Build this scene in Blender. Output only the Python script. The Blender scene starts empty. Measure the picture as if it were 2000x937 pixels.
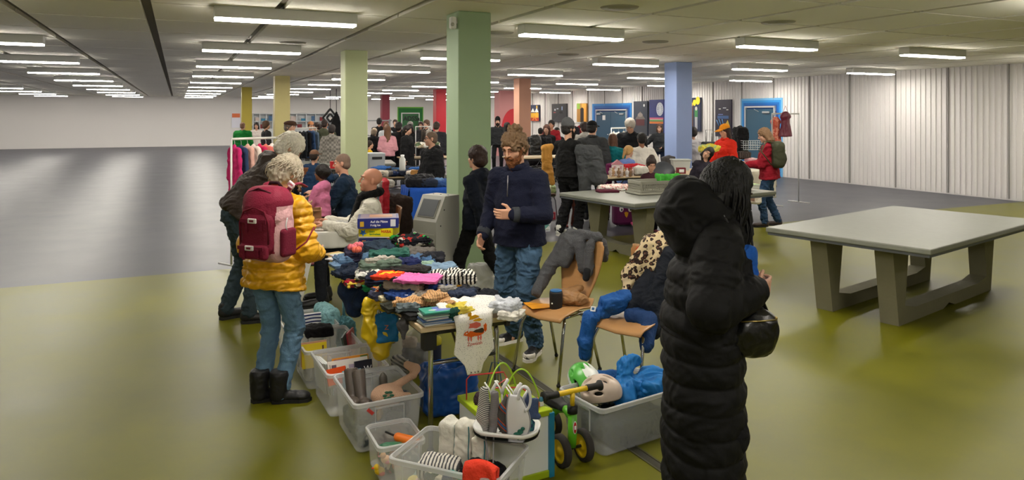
import bpy, math, random
import numpy as np
from mathutils import Vector as V, Matrix as M
random.seed(7)
sc = bpy.context.scene
C = sc.collection
R = math.radians
# ---------- camera, world, exposure ----------
F, H, HY, CX = 1400.0, 1.85, 225.0, 1000.0
cam = bpy.data.objects.new('camera', bpy.data.cameras.new('camera')); C.objects.link(cam)
cam.location = (0, 0, H); cam.rotation_euler = (R(90), 0, 0)
cam.data.sensor_width = 36; cam.data.lens = F/2000*36; cam.data.shift_y = -(468.5-HY)/2000
cam.data.clip_start = .05; cam.data.clip_end = 200
sc.camera = cam
w = bpy.data.worlds.new('world'); sc.world = w; w.use_nodes = True
w.node_tree.nodes['Background'].inputs[0].default_value = (.9, .95, 1, 1)
w.node_tree.nodes['Background'].inputs[1].default_value = .1
sc.view_settings.view_transform = 'Standard'; sc.view_settings.look = 'None'
sc.view_settings.gamma = 1; sc.view_settings.exposure = 0.38
try: sc.view_settings.use_curve_mapping = False
except Exception: pass
LAMP = 50.0          # strength of the fluorescent tubes
sc.cycles.max_bounces = 6; sc.cycles.transparent_max_bounces = 16
sc.cycles.diffuse_bounces = 5; sc.cycles.glossy_bounces = 3
sc.cycles.use_denoising = True
TH = R(25)
cT, sT = math.cos(TH), math.sin(TH)
VV, UU = V((cT, sT, 0)), V((-sT, cT, 0))     # hall axes: VV runs right, UU runs away
def UVp(v, u, z=0): return VV*v + UU*u + V((0, 0, z))
def P(px, py, z=0.0):                        # world point of a photo pixel at a known height
    s = (py-HY)/(H-z); return V(((px-CX)/s, F/s, z))
def D(px, py, d): return V(((px-CX)*d/F, d, H-(py-HY)*d/F))
# ---------- materials ----------
def lin(c):
    if isinstance(c, str): c = [int(c[i:i+2], 16)/255 for i in (0, 2, 4)]
    return tuple((x/12.92 if x <= .04045 else ((x+.055)/1.055)**2.4) for x in c) + (1,)
_m = {}
def mat(col, rough=.8, metal=0, bump=0, scale=60, var=0, vscale=6, alpha=1, emit=0, sheen=0, trans=0, coat=0, stretch=None, spec=.5):
    key = (col, rough, metal, bump, scale, var, vscale, alpha, emit, sheen, trans, coat, stretch, spec)
    if key in _m: return _m[key]
    m = bpy.data.materials.new('paint_'+str(len(_m))); m.use_nodes = True
    nt = m.node_tree; b = nt.nodes['Principled BSDF']; L = nt.links
    b.inputs['Base Color'].default_value = lin(col); b.inputs['Roughness'].default_value = rough
    b.inputs['Metallic'].default_value = metal; b.inputs['Alpha'].default_value = alpha
    b.inputs['Specular IOR Level'].default_value = spec
    if sheen: b.inputs['Sheen Weight'].default_value = sheen
    if trans: b.inputs['Transmission Weight'].default_value = trans
    if coat: b.inputs['Coat Weight'].default_value = coat
    if emit:
        b.inputs['Emission Color'].default_value = lin(col); b.inputs['Emission Strength'].default_value = emit
    tc = None
    if bump or var:
        tc = nt.nodes.new('ShaderNodeTexCoord'); src = tc.outputs['Object']
        if stretch:
            mp = nt.nodes.new('ShaderNodeMapping'); mp.inputs['Scale'].default_value = stretch
            L.new(src, mp.inputs[0]); src = mp.outputs[0]
    if bump:
        n = nt.nodes.new('ShaderNodeTexNoise'); n.inputs['Scale'].default_value = scale; n.inputs['Detail'].default_value = 3
        L.new(src, n.inputs['Vector']); bp = nt.nodes.new('ShaderNodeBump')
        bp.inputs['Strength'].default_value = bump; bp.inputs['Distance'].default_value = .01
        L.new(n.outputs[0], bp.inputs['Height']); L.new(bp.outputs[0], b.inputs['Normal'])
    if var:
        n = nt.nodes.new('ShaderNodeTexNoise'); n.inputs['Scale'].default_value = vscale; n.inputs['Detail'].default_value = 4
        L.new(src, n.inputs['Vector']); mx = nt.nodes.new('ShaderNodeMix'); mx.data_type = 'RGBA'
        c = lin(col); lo = tuple(x*(1-var) for x in c[:3])+(1,); hi = tuple(min(1, x*(1+var)+.01*var) for x in c[:3])+(1,)
        mx.inputs[6].default_value = lo; mx.inputs[7].default_value = hi
        L.new(n.outputs[0], mx.inputs[0]); L.new(mx.outputs[2], b.inputs['Base Color'])
    _m[key] = m; return m
def cloth(c, **k):
    k.setdefault('rough', .9); k.setdefault('bump', .35); k.setdefault('scale', 90); k.setdefault('spec', .25)
    return mat(c, **k)
def ramp_mat(kind, cols, scale=10, rough=.85, rot=(0, 0, 0), stretch=(1, 1, 1), bump=.2, pos=None, dist=0):
    """patterned cloth: kind 'stripe', 'spots', 'noise', 'check'"""
    m = bpy.data.materials.new('pattern_'+kind); m.use_nodes = True
    nt = m.node_tree; b = nt.nodes['Principled BSDF']; L = nt.links; b.inputs['Roughness'].default_value = rough
    b.inputs['Specular IOR Level'].default_value = .25
    tc = nt.nodes.new('ShaderNodeTexCoord'); mp = nt.nodes.new('ShaderNodeMapping')
    mp.inputs['Rotation'].default_value = rot; mp.inputs['Scale'].default_value = stretch
    L.new(tc.outputs['Object'], mp.inputs[0])
    if kind == 'stripe':
        t = nt.nodes.new('ShaderNodeTexWave'); t.bands_direction = 'X'; t.inputs['Distortion'].default_value = dist
        t.inputs['Scale'].default_value = scale; fac = t.outputs['Fac'] if 'Fac' in t.outputs else t.outputs[1]
    elif kind == 'spots':
        t = nt.nodes.new('ShaderNodeTexVoronoi'); t.inputs['Scale'].default_value = scale; fac = t.outputs['Distance']
    elif kind == 'cells':
        t = nt.nodes.new('ShaderNodeTexVoronoi'); t.inputs['Scale'].default_value = scale
        sp = nt.nodes.new('ShaderNodeSeparateColor'); L.new(t.outputs['Color'], sp.inputs[0]); fac = sp.outputs[0]
    elif kind == 'check':
        t = nt.nodes.new('ShaderNodeTexChecker'); t.inputs['Scale'].default_value = scale; fac = t.outputs['Fac']
    else:
        t = nt.nodes.new('ShaderNodeTexNoise'); t.inputs['Scale'].default_value = scale; t.inputs['Detail'].default_value = 3; fac = t.outputs[0]
    L.new(mp.outputs[0], t.inputs['Vector'])
    r = nt.nodes.new('ShaderNodeValToRGB'); r.color_ramp.interpolation = 'CONSTANT' if kind != 'noise' else 'LINEAR'
    pos = pos or [i/len(cols) for i in range(len(cols))]
    while len(r.color_ramp.elements) < len(cols): r.color_ramp.elements.new(.5)
    for e, c, p in zip(r.color_ramp.elements, cols, pos): e.color = lin(c)
    for i, p in enumerate(pos): r.color_ramp.elements[i].position = p
    for i, c in enumerate(cols): r.color_ramp.elements[i].color = lin(c)
    L.new(fac, r.inputs[0]); L.new(r.outputs[0], b.inputs['Base Color'])
    if bump:
        n = nt.nodes.new('ShaderNodeTexNoise'); n.inputs['Scale'].default_value = 120
        L.new(tc.outputs['Object'], n.inputs['Vector']); bp = nt.nodes.new('ShaderNodeBump'); bp.inputs['Strength'].default_value = bump
        bp.inputs['Distance'].default_value = .01
        L.new(n.outputs[0], bp.inputs['Height']); L.new(bp.outputs[0], b.inputs['Normal'])
    return m
# ---------- objects ----------
def tag(o, label=None, cat=None, group=None, kind=None):
    if label: o['label'] = label
    if cat: o['category'] = cat
    if group: o['group'] = group
    if kind: o['kind'] = kind
    return o
def empty(name, loc=(0, 0, 0), rz=0, label=None, cat=None, group=None):
    o = bpy.data.objects.new(name, None); C.objects.link(o); o.location = loc; o.rotation_euler = (0, 0, rz)
    o.empty_display_size = .1
    return tag(o, label, cat, group)
def place(me, name, mats, parent=None, loc=None, rz=0):
    if not isinstance(mats, (list, tuple)): mats = [mats]
    for m in mats: me.materials.append(m)
    o = bpy.data.objects.new(name, me); C.objects.link(o)
    if parent: o.parent = parent
    if loc is not None: o.location = loc
    if rz: o.rotation_euler = (0, 0, rz)
    return o
def npmesh(name, verts, faces, smooth=True, mi=None):
    """mesh from arrays; faces is a (n,4) or (n,3) array"""
    me = bpy.data.meshes.new(name); n = len(faces); k = faces.shape[1] if n else 4
    me.vertices.add(len(verts)); me.vertices.foreach_set('co', np.asarray(verts, np.float32).ravel())
    me.loops.add(n*k); me.loops.foreach_set('vertex_index', faces.astype(np.int32).ravel())
    me.polygons.add(n); me.polygons.foreach_set('loop_start', np.arange(0, n*k, k, dtype=np.int32))
    me.polygons.foreach_set('loop_total', np.full(n, k, np.int32))
    if smooth: me.polygons.foreach_set('use_smooth', np.ones(n, bool))
    if mi is not None: me.polygons.foreach_set('material_index', np.asarray(mi, np.int32))
    me.update(calc_edges=True); return me
class MB:
    """collects shapes, builds ONE mesh object"""
    def __init__(s): s.v = []; s.f = []; s.mi = []; s.sm = []; s.m = 0
    def add(s, vs, fs, smooth=False, m=None):
        n = len(s.v); s.v += [tuple(x) for x in vs]
        for f in fs: s.f.append([i+n for i in f]); s.mi.append(s.m if m is None else m); s.sm.append(smooth)
        return s
    def box(s, c, size, rz=0, rot=None, bev=0, m=None, taper=1):
        Rm = rot if rot is not None else M.Rotation(rz, 3, 'Z')
        x, y, z = [a/2 for a in size]; c = V(c)
        if bev:
            b = min(bev, x*.95, y*.95, z*.95); vs = []; n = 0
            pr = [(x, y-b), (x-b*.3, y-b*.3), (x-b, y), (-x+b, y), (-x+b*.3, y-b*.3), (-x, y-b), (-x, -y+b), (-x+b*.3, -y+b*.3), (-x+b, -y), (x-b, -y), (x-b*.3, -y+b*.3), (x, -y+b)]
            rings = []
            for zz, sh in ((-z, b), (-z+b*.3, b*.3), (-z+b, 0), (z-b, 0), (z-b*.3, b*.3), (z, b)):
                t = taper if zz < 0 else 1
                rings.append([c+Rm@V((px*(x-sh)/x*t, py*(y-sh)/y*t, zz)) for px, py in pr])
            vs = [p for r in rings for p in r]; k = 12
            fs = [[i*k+j, i*k+(j+1) % k, (i+1)*k+(j+1) % k, (i+1)*k+j] for i in range(5) for j in range(k)]
            fs += [list(range(k))[::-1], [5*k+j for j in range(k)]]
            return s.add(vs, fs, False, m)
        t = taper
        vs = [c+Rm@V((a*x*(t if e < 0 else 1), b_*y*(t if e < 0 else 1), e*z)) for a, b_, e in
              ((-1, -1, -1), (1, -1, -1), (1, 1, -1), (-1, 1, -1), (-1, -1, 1), (1, -1, 1), (1, 1, 1), (-1, 1, 1))]
        return s.add(vs, [[0, 3, 2, 1], [4, 5, 6, 7], [0, 1, 5, 4], [1, 2, 6, 5], [2, 3, 7, 6], [3, 0, 4, 7]], False, m)
    def tube(s, pts, r, n=10, m=None, flat=1, caps=True):
        pts = [V(p) for p in pts]; k = len(pts); rs = r if isinstance(r, (list, tuple)) else [r]*k
        up = V((0, 0, 1)); vs = []; prev = None
        for i, p in enumerate(pts):
            t = (pts[min(i+1, k-1)]-pts[max(i-1, 0)]); t = t.normalized() if t.length > 1e-9 else V((0, 0, 1))
            a = prev if prev is not None else (t.cross(up) if abs(t.z) < .95 else t.cross(V((0, 1, 0))))
            a = (a - t*a.dot(t)); a = a.normalized() if a.length > 1e-6 else t.orthogonal().normalized(); prev = a; b = t.cross(a)
            for j in range(n):
                q = 2*math.pi*j/n; vs.append(p+a*(math.cos(q)*rs[i])+b*(math.sin(q)*rs[i]*flat))
        fs = [[i*n+j, i*n+(j+1) % n, (i+1)*n+(j+1) % n, (i+1)*n+j] for i in range(k-1) for j in range(n)]
        if caps: fs += [list(range(n))[::-1], [(k-1)*n+j for j in range(n)]]
        return s.add(vs, fs, True, m)
    def cyl(s, c, r, h, n=24, axis=(0, 0, 1), m=None):
        a = V(axis).normalized()*h/2; c = V(c); n0 = len(s.v)
        s.tube([c-a, c+a], r, n, m); s.sm[-1] = s.sm[-2] = False; return s
    def lathe(s, prof, c=(0, 0, 0), n=24, axis=None, m=None):
        c = V(c); q = V((0, 0, 1)).rotation_difference(V(axis)).to_matrix() if axis else M.Identity(3)
        vs = []
        for r, z in prof:
            for j in range(n):
                a = 2*math.pi*j/n; vs.append(c+q@V((r*math.cos(a), r*math.sin(a), z)))
        fs = [[i*n+j, i*n+(j+1) % n, (i+1)*n+(j+1) % n, (i+1)*n+j] for i in range(len(prof)-1) for j in range(n)]
        return s.add(vs, fs, True, m)
    def ball(s, c, r, n=12, m=None):
        r = (r, r, r) if not isinstance(r, (tuple, list)) else r; vs = []; k = n//2+1; c = V(c)
        for i in range(k):
            a = math.pi*i/(k-1)
            for j in range(n):
                b = 2*math.pi*j/n; vs.append(c+V((r[0]*math.sin(a)*math.cos(b), r[1]*math.sin(a)*math.sin(b), -r[2]*math.cos(a))))
        return s.add(vs, [[i*n+j, i*n+(j+1) % n, (i+1)*n+(j+1) % n, (i+1)*n+j] for i in range(k-1) for j in range(n)], True, m)
    def prism(s, poly, o, ax, ay, d, m=None):
        """polygon poly (2D) in plane o,ax,ay extruded along vector d"""
        o, ax, ay, d = V(o), V(ax), V(ay), V(d); a = [o+ax*x+ay*y for x, y in poly]; b = [p+d for p in a]; n = len(a)
        return s.add(a+b, [list(range(n))[::-1], list(range(n, 2*n))]+[[i, (i+1) % n, n+(i+1) % n, n+i] for i in range(n)], False, m)
    def sheet(s, fn, nu, nv, th=.004, m=None):
        """thick sheet over fn(u,v) -> point"""
        g = [[V(fn(i/nu, j/nv)) for j in range(nv+1)] for i in range(nu+1)]; top = []; bot = []
        for i in range(nu+1):
            for j in range(nv+1):
                a = g[min(i+1, nu)][j]-g[max(i-1, 0)][j]; b = g[i][min(j+1, nv)]-g[i][max(j-1, 0)]
                nn = a.cross(b); nn = nn.normalized() if nn.length > 1e-12 else V((0, 0, 1))
                top.append(g[i][j]+nn*th/2); bot.append(g[i][j]-nn*th/2)
        k = nv+1; N = len(top); fs = []
        for i in range(nu):
            for j in range(nv):
                q = [i*k+j, (i+1)*k+j, (i+1)*k+j+1, i*k+j+1]; fs.append(q); fs.append([x+N for x in q[::-1]])
        for i in range(nu):
            for j in (0, nv):
                q = [i*k+j, (i+1)*k+j, (i+1)*k+j+N, i*k+j+N]; fs.append(q if j else q[::-1])
        for j in range(nv):
            for i in (0, nu):
                q = [i*k+j, i*k+j+1, i*k+j+1+N, i*k+j+N]; fs.append(q[::-1] if i else q)
        return s.add(top+bot, fs, True, m)
    def build(s, name, mats, parent=None, loc=None, rz=0, world=False):
        vs = s.v
        if world and (parent or loc is not None):
            l = V(parent.location) if parent else V(loc); a = parent.rotation_euler.z if parent else rz
            q = M.Rotation(-a, 3, 'Z'); vs = [tuple(q@(V(v)-l)) for v in vs]
        me = bpy.data.meshes.new(name); me.from_pydata(vs, [], s.f)
        me.polygons.foreach_set('material_index', s.mi); me.polygons.foreach_set('use_smooth', s.sm); me.update()
        return place(me, name, mats, parent, loc, rz)
# ---------- smooth solids ----------
def vnoise(p, f, seed=0):
    q = p*f + seed*17.31; i = np.floor(q).astype(np.int64); t = q-i; t = t*t*(3-2*t)
    def h(a, b, c):
        n = (a*73856093) ^ (b*19349663) ^ (c*83492791) ^ (seed*2654435); n = (n ^ (n >> 13))*1274126177; n &= 0x7fffffff
        return ((n ^ (n >> 16)) & 0xffff)/65535.0
    x, y, z = i[:, 0], i[:, 1], i[:, 2]; u, v, w_ = t[:, 0], t[:, 1], t[:, 2]
    l = lambda a, b, k: a+(b-a)*k
    return l(l(l(h(x, y, z), h(x+1, y, z), u), l(h(x, y+1, z), h(x+1, y+1, z), u), v),
             l(l(h(x, y, z+1), h(x+1, y, z+1), u), l(h(x, y+1, z+1), h(x+1, y+1, z+1), u), v), w_)*2-1
def folds(p, f, seed=0, st=(1, 1, 1)):
    """ridged warped noise, 0..1, like cloth creases"""
    q = p*np.array(st); wv = np.stack([vnoise(q, f*.5, seed+3), vnoise(q, f*.5, seed+5), vnoise(q, f*.5, seed+9)], 1)*.5/f*1.6
    return 1-np.abs(vnoise(q+wv, f, seed+1))*1.25-np.abs(vnoise(q+wv*1.5, f*2.3, seed+11))*.7
class S:
    """smooth union of round cones, ellipsoids and boxes, meshed as one skin"""
    def __init__(s): s.p = []
    def cone(s, a, b, ra, rb, k=.02, sx=1, ax=(1, 0, 0), op=1):
        s.p.append(('c', np.array(a, float), np.array(b, float), ra, rb, k, sx, np.array(ax, float), op)); return s
    def ell(s, c, r, rot=None, k=.02, op=1):
        if not isinstance(r, (tuple, list)): r = (r, r, r)
        s.p.append(('e', np.array(c, float), np.array(r, float), np.eye(3) if rot is None else np.array(rot), k, op)); return s
    def box(s, c, hf, rot=None, rad=.01, k=.01, op=1):
        s.p.append(('b', np.array(c, float), np.array(hf, float), np.eye(3) if rot is None else np.array(rot), rad, k, op)); return s
    def bb(s, p):
        if p[0] == 'c':
            m = max(p[3], p[4])*max(1, p[6]); return np.minimum(p[1], p[2])-m, np.maximum(p[1], p[2])+m
        m = float(np.max(p[2])) if p[0] == 'e' else float(np.linalg.norm(p[2])); return p[1]-m, p[1]+m
    def verts(s, vox, post=None):
        bbs = [s.bb(p) for p in s.p if p[-1] > 0]; lo = np.min([b[0] for b in bbs], 0)-vox*3; hi = np.max([b[1] for b in bbs], 0)+vox*3
        n = np.ceil((hi-lo)/vox).astype(int)+1; G = np.full(n, .5, np.float32)
        ax = [lo[i]+np.arange(n[i])*vox for i in range(3)]
        for p in s.p:
            k = p[5] if p[0] in 'cb' else p[4]; mg = k*1.2+vox*3; b = s.bb(p)
            i0 = np.maximum(0, np.floor((b[0]-mg-lo)/vox).astype(int)); i1 = np.minimum(n, np.ceil((b[1]+mg-lo)/vox).astype(int)+1)
            if (i1 <= i0).any(): continue
            sl = tuple(slice(i0[i], i1[i]) for i in range(3))
            X = np.stack(np.meshgrid(*[ax[i][sl[i]] for i in range(3)], indexing='ij'), -1)
            if p[0] == 'c':
                a, b_, ra, rb, k, sx, xa = p[1:8]; q = X-a; ba = b_-a
                if sx != 1:
                    q = q+(q@xa)[..., None]*(1/sx-1)*xa; ba = ba+(ba@xa)*(1/sx-1)*xa
                t = np.clip(q@ba/max(ba@ba, 1e-12), 0, 1); d = np.linalg.norm(q-t[..., None]*ba, axis=-1)-(ra+(rb-ra)*t)
            elif p[0] == 'e':
                c, r, rt, k = p[1:5]; q = (X-c)@rt; k0 = np.linalg.norm(q/r, axis=-1); k1 = np.linalg.norm(q/(r*r), axis=-1)
                d = k0*(k0-1)/np.maximum(k1, 1e-9)
            else:
                c, hf, rt, rad, k = p[1:6]; q = np.abs((X-c)@rt)-hf+rad
                d = np.linalg.norm(np.maximum(q, 0), axis=-1)+np.minimum(q.max(-1), 0)-rad
            g = G[sl]
            if p[-1] > 0:
                h = np.clip(.5+.5*(g-d)/k, 0, 1); G[sl] = g+(d-g)*h-k*h*(1-h)
            else:
                d = -d; h = np.clip(.5-.5*(g-d)/k, 0, 1); G[sl] = g+(d-g)*h+k*h*(1-h)
        return nets(G, lo, vox)
    def build(s, name, mats, parent=None, vox=.01, loc=None, rz=0, disp=None, world=False, mi=None):
        v, f = s.verts(vox)
        if disp is not None:
            me = npmesh('tmp', v, f); nn = np.empty(len(v)*3, np.float32); me.vertices.foreach_get('normal', nn); bpy.data.meshes.remove(me)
            d = disp(v); v = v+nn.reshape(-1, 3)*d[:, None]
        m_i = mi(v[f].mean(1)) if mi is not None else None
        if world and (parent or loc is not None):
            l = V(parent.location) if parent else V(loc); a = -(parent.rotation_euler.z if parent else rz)
            v = v-np.array(l); v = v@np.array([[math.cos(a), -math.sin(a), 0], [math.sin(a), math.cos(a), 0], [0, 0, 1]]).T
        return place(npmesh(name, v, f, True, m_i), name, mats, parent, loc, rz)
def nets(G, lo, vox):
    sg = G < 0; c8 = [(a, b, c) for a in (0, 1) for b in (0, 1) for c in (0, 1)]; n = np.array(G.shape)
    cnt = sum(sg[a:n[0]-1+a, b:n[1]-1+b, c:n[2]-1+c].astype(np.int8) for a, b, c in c8)
    act = (cnt > 0) & (cnt < 8); I = np.argwhere(act); idx = np.full(act.shape, -1, np.int64); idx[act] = np.arange(len(I))
    vals = np.stack([G[I[:, 0]+a, I[:, 1]+b, I[:, 2]+c] for a, b, c in c8], 1); acc = np.zeros((len(I), 3)); num = np.zeros(len(I))
    cc = np.array(c8, float)
    for i in range(8):
        for j in range(i+1, 8):
            if np.abs(cc[i]-cc[j]).sum() == 1:
                a, b = vals[:, i], vals[:, j]; x = (a < 0) != (b < 0); t = np.where(x, a/np.where(a == b, 1, a-b), 0)
                acc += np.where(x[:, None], cc[i]+(cc[j]-cc[i])*t[:, None], 0); num += x
    v = lo+(I+acc/np.maximum(num, 1)[:, None])*vox; fs = []
    for d in range(3):
        e, g = (d+1) % 3, (d+2) % 3
        s0 = [slice(0, None)]*3; s1 = [slice(0, None)]*3; s0[d] = slice(0, -1); s1[d] = slice(1, None)
        a, b = sg[tuple(s0)], sg[tuple(s1)]; E = np.argwhere(a != b)
        E = E[(E[:, e] > 0) & (E[:, g] > 0) & (E[:, e] < n[e]-1) & (E[:, g] < n[g]-1)]
        if not len(E): continue
        ins = a[E[:, 0], E[:, 1], E[:, 2]]; q = []
        for de, dg in ((-1, -1), (0, -1), (0, 0), (-1, 0)):
            T = E.copy(); T[:, e] += de; T[:, g] += dg; q.append(idx[T[:, 0], T[:, 1], T[:, 2]])
        q = np.stack(q, 1); q[~ins] = q[~ins][:, ::-1]; fs.append(q)
    return v, np.concatenate(fs)
def text_obj(body, name, size, m, parent=None, loc=(0, 0, 0), rot=(R(90), 0, 0), ext=.001, bold=.0, align='LEFT', sx=1):
    cu = bpy.data.curves.new(name, 'FONT'); cu.body = body; cu.size = size; cu.extrude = ext; cu.offset = bold; cu.align_x = align
    o = bpy.data.objects.new(name, cu); C.objects.link(o)
    me = bpy.data.meshes.new_from_object(o.evaluated_get(bpy.context.evaluated_depsgraph_get())); bpy.data.objects.remove(o)
    me.materials.clear(); me.materials.append(m)
    o = bpy.data.objects.new(name, me); C.objects.link(o); o.location = loc; o.rotation_euler = rot; o.scale = (sx, 1, 1)
    if parent: o.parent = parent
    return o
CHROME = mat('c8c8c8', rough=.18, metal=1); BLACK = mat('141414', rough=.6); WHITE = mat('e8e8e6', rough=.6)
# ---------- the hall ----------
CEIL = 2.97
def zone_mat(name, cols, rough, scale):
    m = bpy.data.materials.new(name); m.use_nodes = True; nt = m.node_tree; b = nt.nodes['Principled BSDF']; L = nt.links
    tc = nt.nodes.new('ShaderNodeTexCoord'); n = nt.nodes.new('ShaderNodeTexNoise'); n.inputs['Scale'].default_value = scale
    n.inputs['Detail'].default_value = 6; n.inputs['Roughness'].default_value = .6; L.new(tc.outputs['Object'], n.inputs['Vector'])
    r = nt.nodes.new('ShaderNodeValToRGB'); r.color_ramp.elements[0].color = lin(cols[0]); r.color_ramp.elements[1].color = lin(cols[1])
    r.color_ramp.elements[0].position = .3; r.color_ramp.elements[1].position = .7
    L.new(n.outputs[0], r.inputs[0]); L.new(r.outputs[0], b.inputs['Base Color'])
    mr = nt.nodes.new('ShaderNodeMapRange'); mr.inputs[3].default_value = rough*.8; mr.inputs[4].default_value = rough*1.25
    L.new(n.outputs[0], mr.inputs[0]); L.new(mr.outputs[0], b.inputs['Roughness'])
    b.inputs['Specular IOR Level'].default_value = .4; b.inputs['Coat Weight'].default_value = .06; b.inputs['Coat Roughness'].default_value = .3
    return m
FLOOR_A = zone_mat('olive_linoleum', ('565600', '6c6a06'), .42, 1.2)
FLOOR_B = zone_mat('grey_linoleum', ('3a3b44', '4a4a54'), .42, 1.5)
v0, v1, u0, u1 = -24.0, 16.4, -4.0, 47.0     # extent along the hall axes; wall_right lies on v = v1
UB = P(1050, 474).dot(UU)                    # where olive meets grey
mb = MB()
mb.add([UVp(v0, u0), UVp(v1, u0), UVp(v1, UB), UVp(v0, UB)], [[0, 1, 2, 3]], m=0)
mb.add([UVp(v0, UB), UVp(v1, UB), UVp(v1, u1), UVp(v0, u1)], [[0, 1, 2, 3]], m=1)
tag(mb.build('floor', [FLOOR_A, FLOOR_B]), kind='structure')
mb = MB(); ca = P(955, 683); cb = P(1290, 912); dr = (cb-ca).normalized(); 
for off, wd, z, mm in ((-.03, .012, .0035, 0), (.03, .012, .0035, 0), (0, .045, .0015, 1)):
    nrm = V((-dr.y, dr.x, 0)); o = ca-dr*1.5+nrm*off; e = cb+dr*3+nrm*off
    mb.box(((o+e)/2).to_tuple()[:2]+(z/2,), ((e-o).length, wd, z), rz=math.atan2(dr.y, dr.x), m=mm)
tag(mb.build('trim_1', [mat('5d5a45', rough=.4, metal=.6), mat('2e2c1c', rough=.7)]), kind='structure')
# ceiling: panels under a darker slab
WALLW = mat('dddad8', rough=.85, bump=.05, scale=30); CEILP = mat('eae7da', rough=.9, bump=.15, scale=40, var=.06, vscale=.6)
BEAM = mat('6a6455', rough=.8)
mb = MB(); mb.box(UVp((v0+v1)/2, (u0+u1)/2, CEIL+.1), (v1-v0, u1-u0, .1), rz=TH, m=1)
vv = 2.23-1.26*20
while vv < v1:
    uu = 9.37-1.4*9
    while uu < u1:
        a0, a1 = max(vv+.05, v0), min(vv+1.26-.05, v1); b0, b1 = max(uu+.022, u0), min(uu+1.4-.022, u1)
        if a1 > a0 and b1 > b0: mb.box(UVp((a0+a1)/2, (b0+b1)/2, CEIL+.025), (a1-a0, b1-b0, .05), rz=TH, m=0)
        uu += 1.4
    vv += 1.26
tag(mb.build('ceiling', [CEILP, BEAM]), kind='structure')
def wall(name, a, b, m, th=.2, z1=CEIL+.15):
    a, b = V(a), V(b); d = b-a; n = V((-d.y, d.x, 0)).normalized(); mb = MB()
    c = (a+b)/2+n*th/2; mb.box((c.x, c.y, z1/2), (d.length, th, z1), rz=math.atan2(d.y, d.x))
    return tag(mb.build(name, m), kind='structure')
wall('wall_back', UVp(v0, u1), UVp(v1, u1), WALLW)
wall('wall_left', UVp(v0, u0), UVp(v0, u1), WALLW)
wall('wall_front', UVp(v1, u0), UVp(v0, u0), WALLW)
# right wall: corrugated white cladding
mb = MB(); u = u0; n = UU; 
mb.box(UVp(v1+.12, (u0+u1)/2, 1.55), (.2, u1-u0, 3.1), rz=TH)
k = 0
while u < u1:
    mb.box(UVp(v1+.012, u+.05, 1.5), (.024, .065, 2.94), rz=TH, m=0); u += .13; k += 1
    if k % 10 == 0: mb.box(UVp(v1+.005, u+.03, 1.5), (.04, .012, 2.94), rz=TH, m=1); u += .06
tag(mb.build('wall_right', [WALLW, mat('8d8a88', rough=.8)]), kind='structure')
# points on the right wall
def RW(px, py=None, off=0.0):
    """point of the right wall (v = v1) seen at photo column px; height from row py"""
    t = (px-CX)/F; d = (v1-off)/(t*cT+sT); z = H-(py-HY)*d/F if py is not None else 0
    return V((t*d, d, z))
def BW(px, py=None, off=0.0):
    t = (px-CX)/F; d = (u1-off)/(cT-t*sT); z = H-(py-HY)*d/F if py is not None else 0
    return V((t*d, d, z))
def wall_rect(mb, fn, x0, x1, y0, y1, th, off=0, m=0, ref=None):
    """box standing on a wall between columns x0..x1; rows measured at the left edge x0"""
    a, b = fn(x0, y0, off), fn(x1, None, off); zt = a.z; zb = fn(x0, y1, off).z; c = (a+b)/2
    d = V((b.x-a.x, b.y-a.y, 0)); nrm = (-VV if fn is RW else -UU)
    mb.box((c.x+nrm.x*th/2, c.y+nrm.y*th/2, (zt+zb)/2), (d.length, th, zt-zb), rz=math.atan2(d.y, d.x), m=m)
    return a, b, zt, zb
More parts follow.
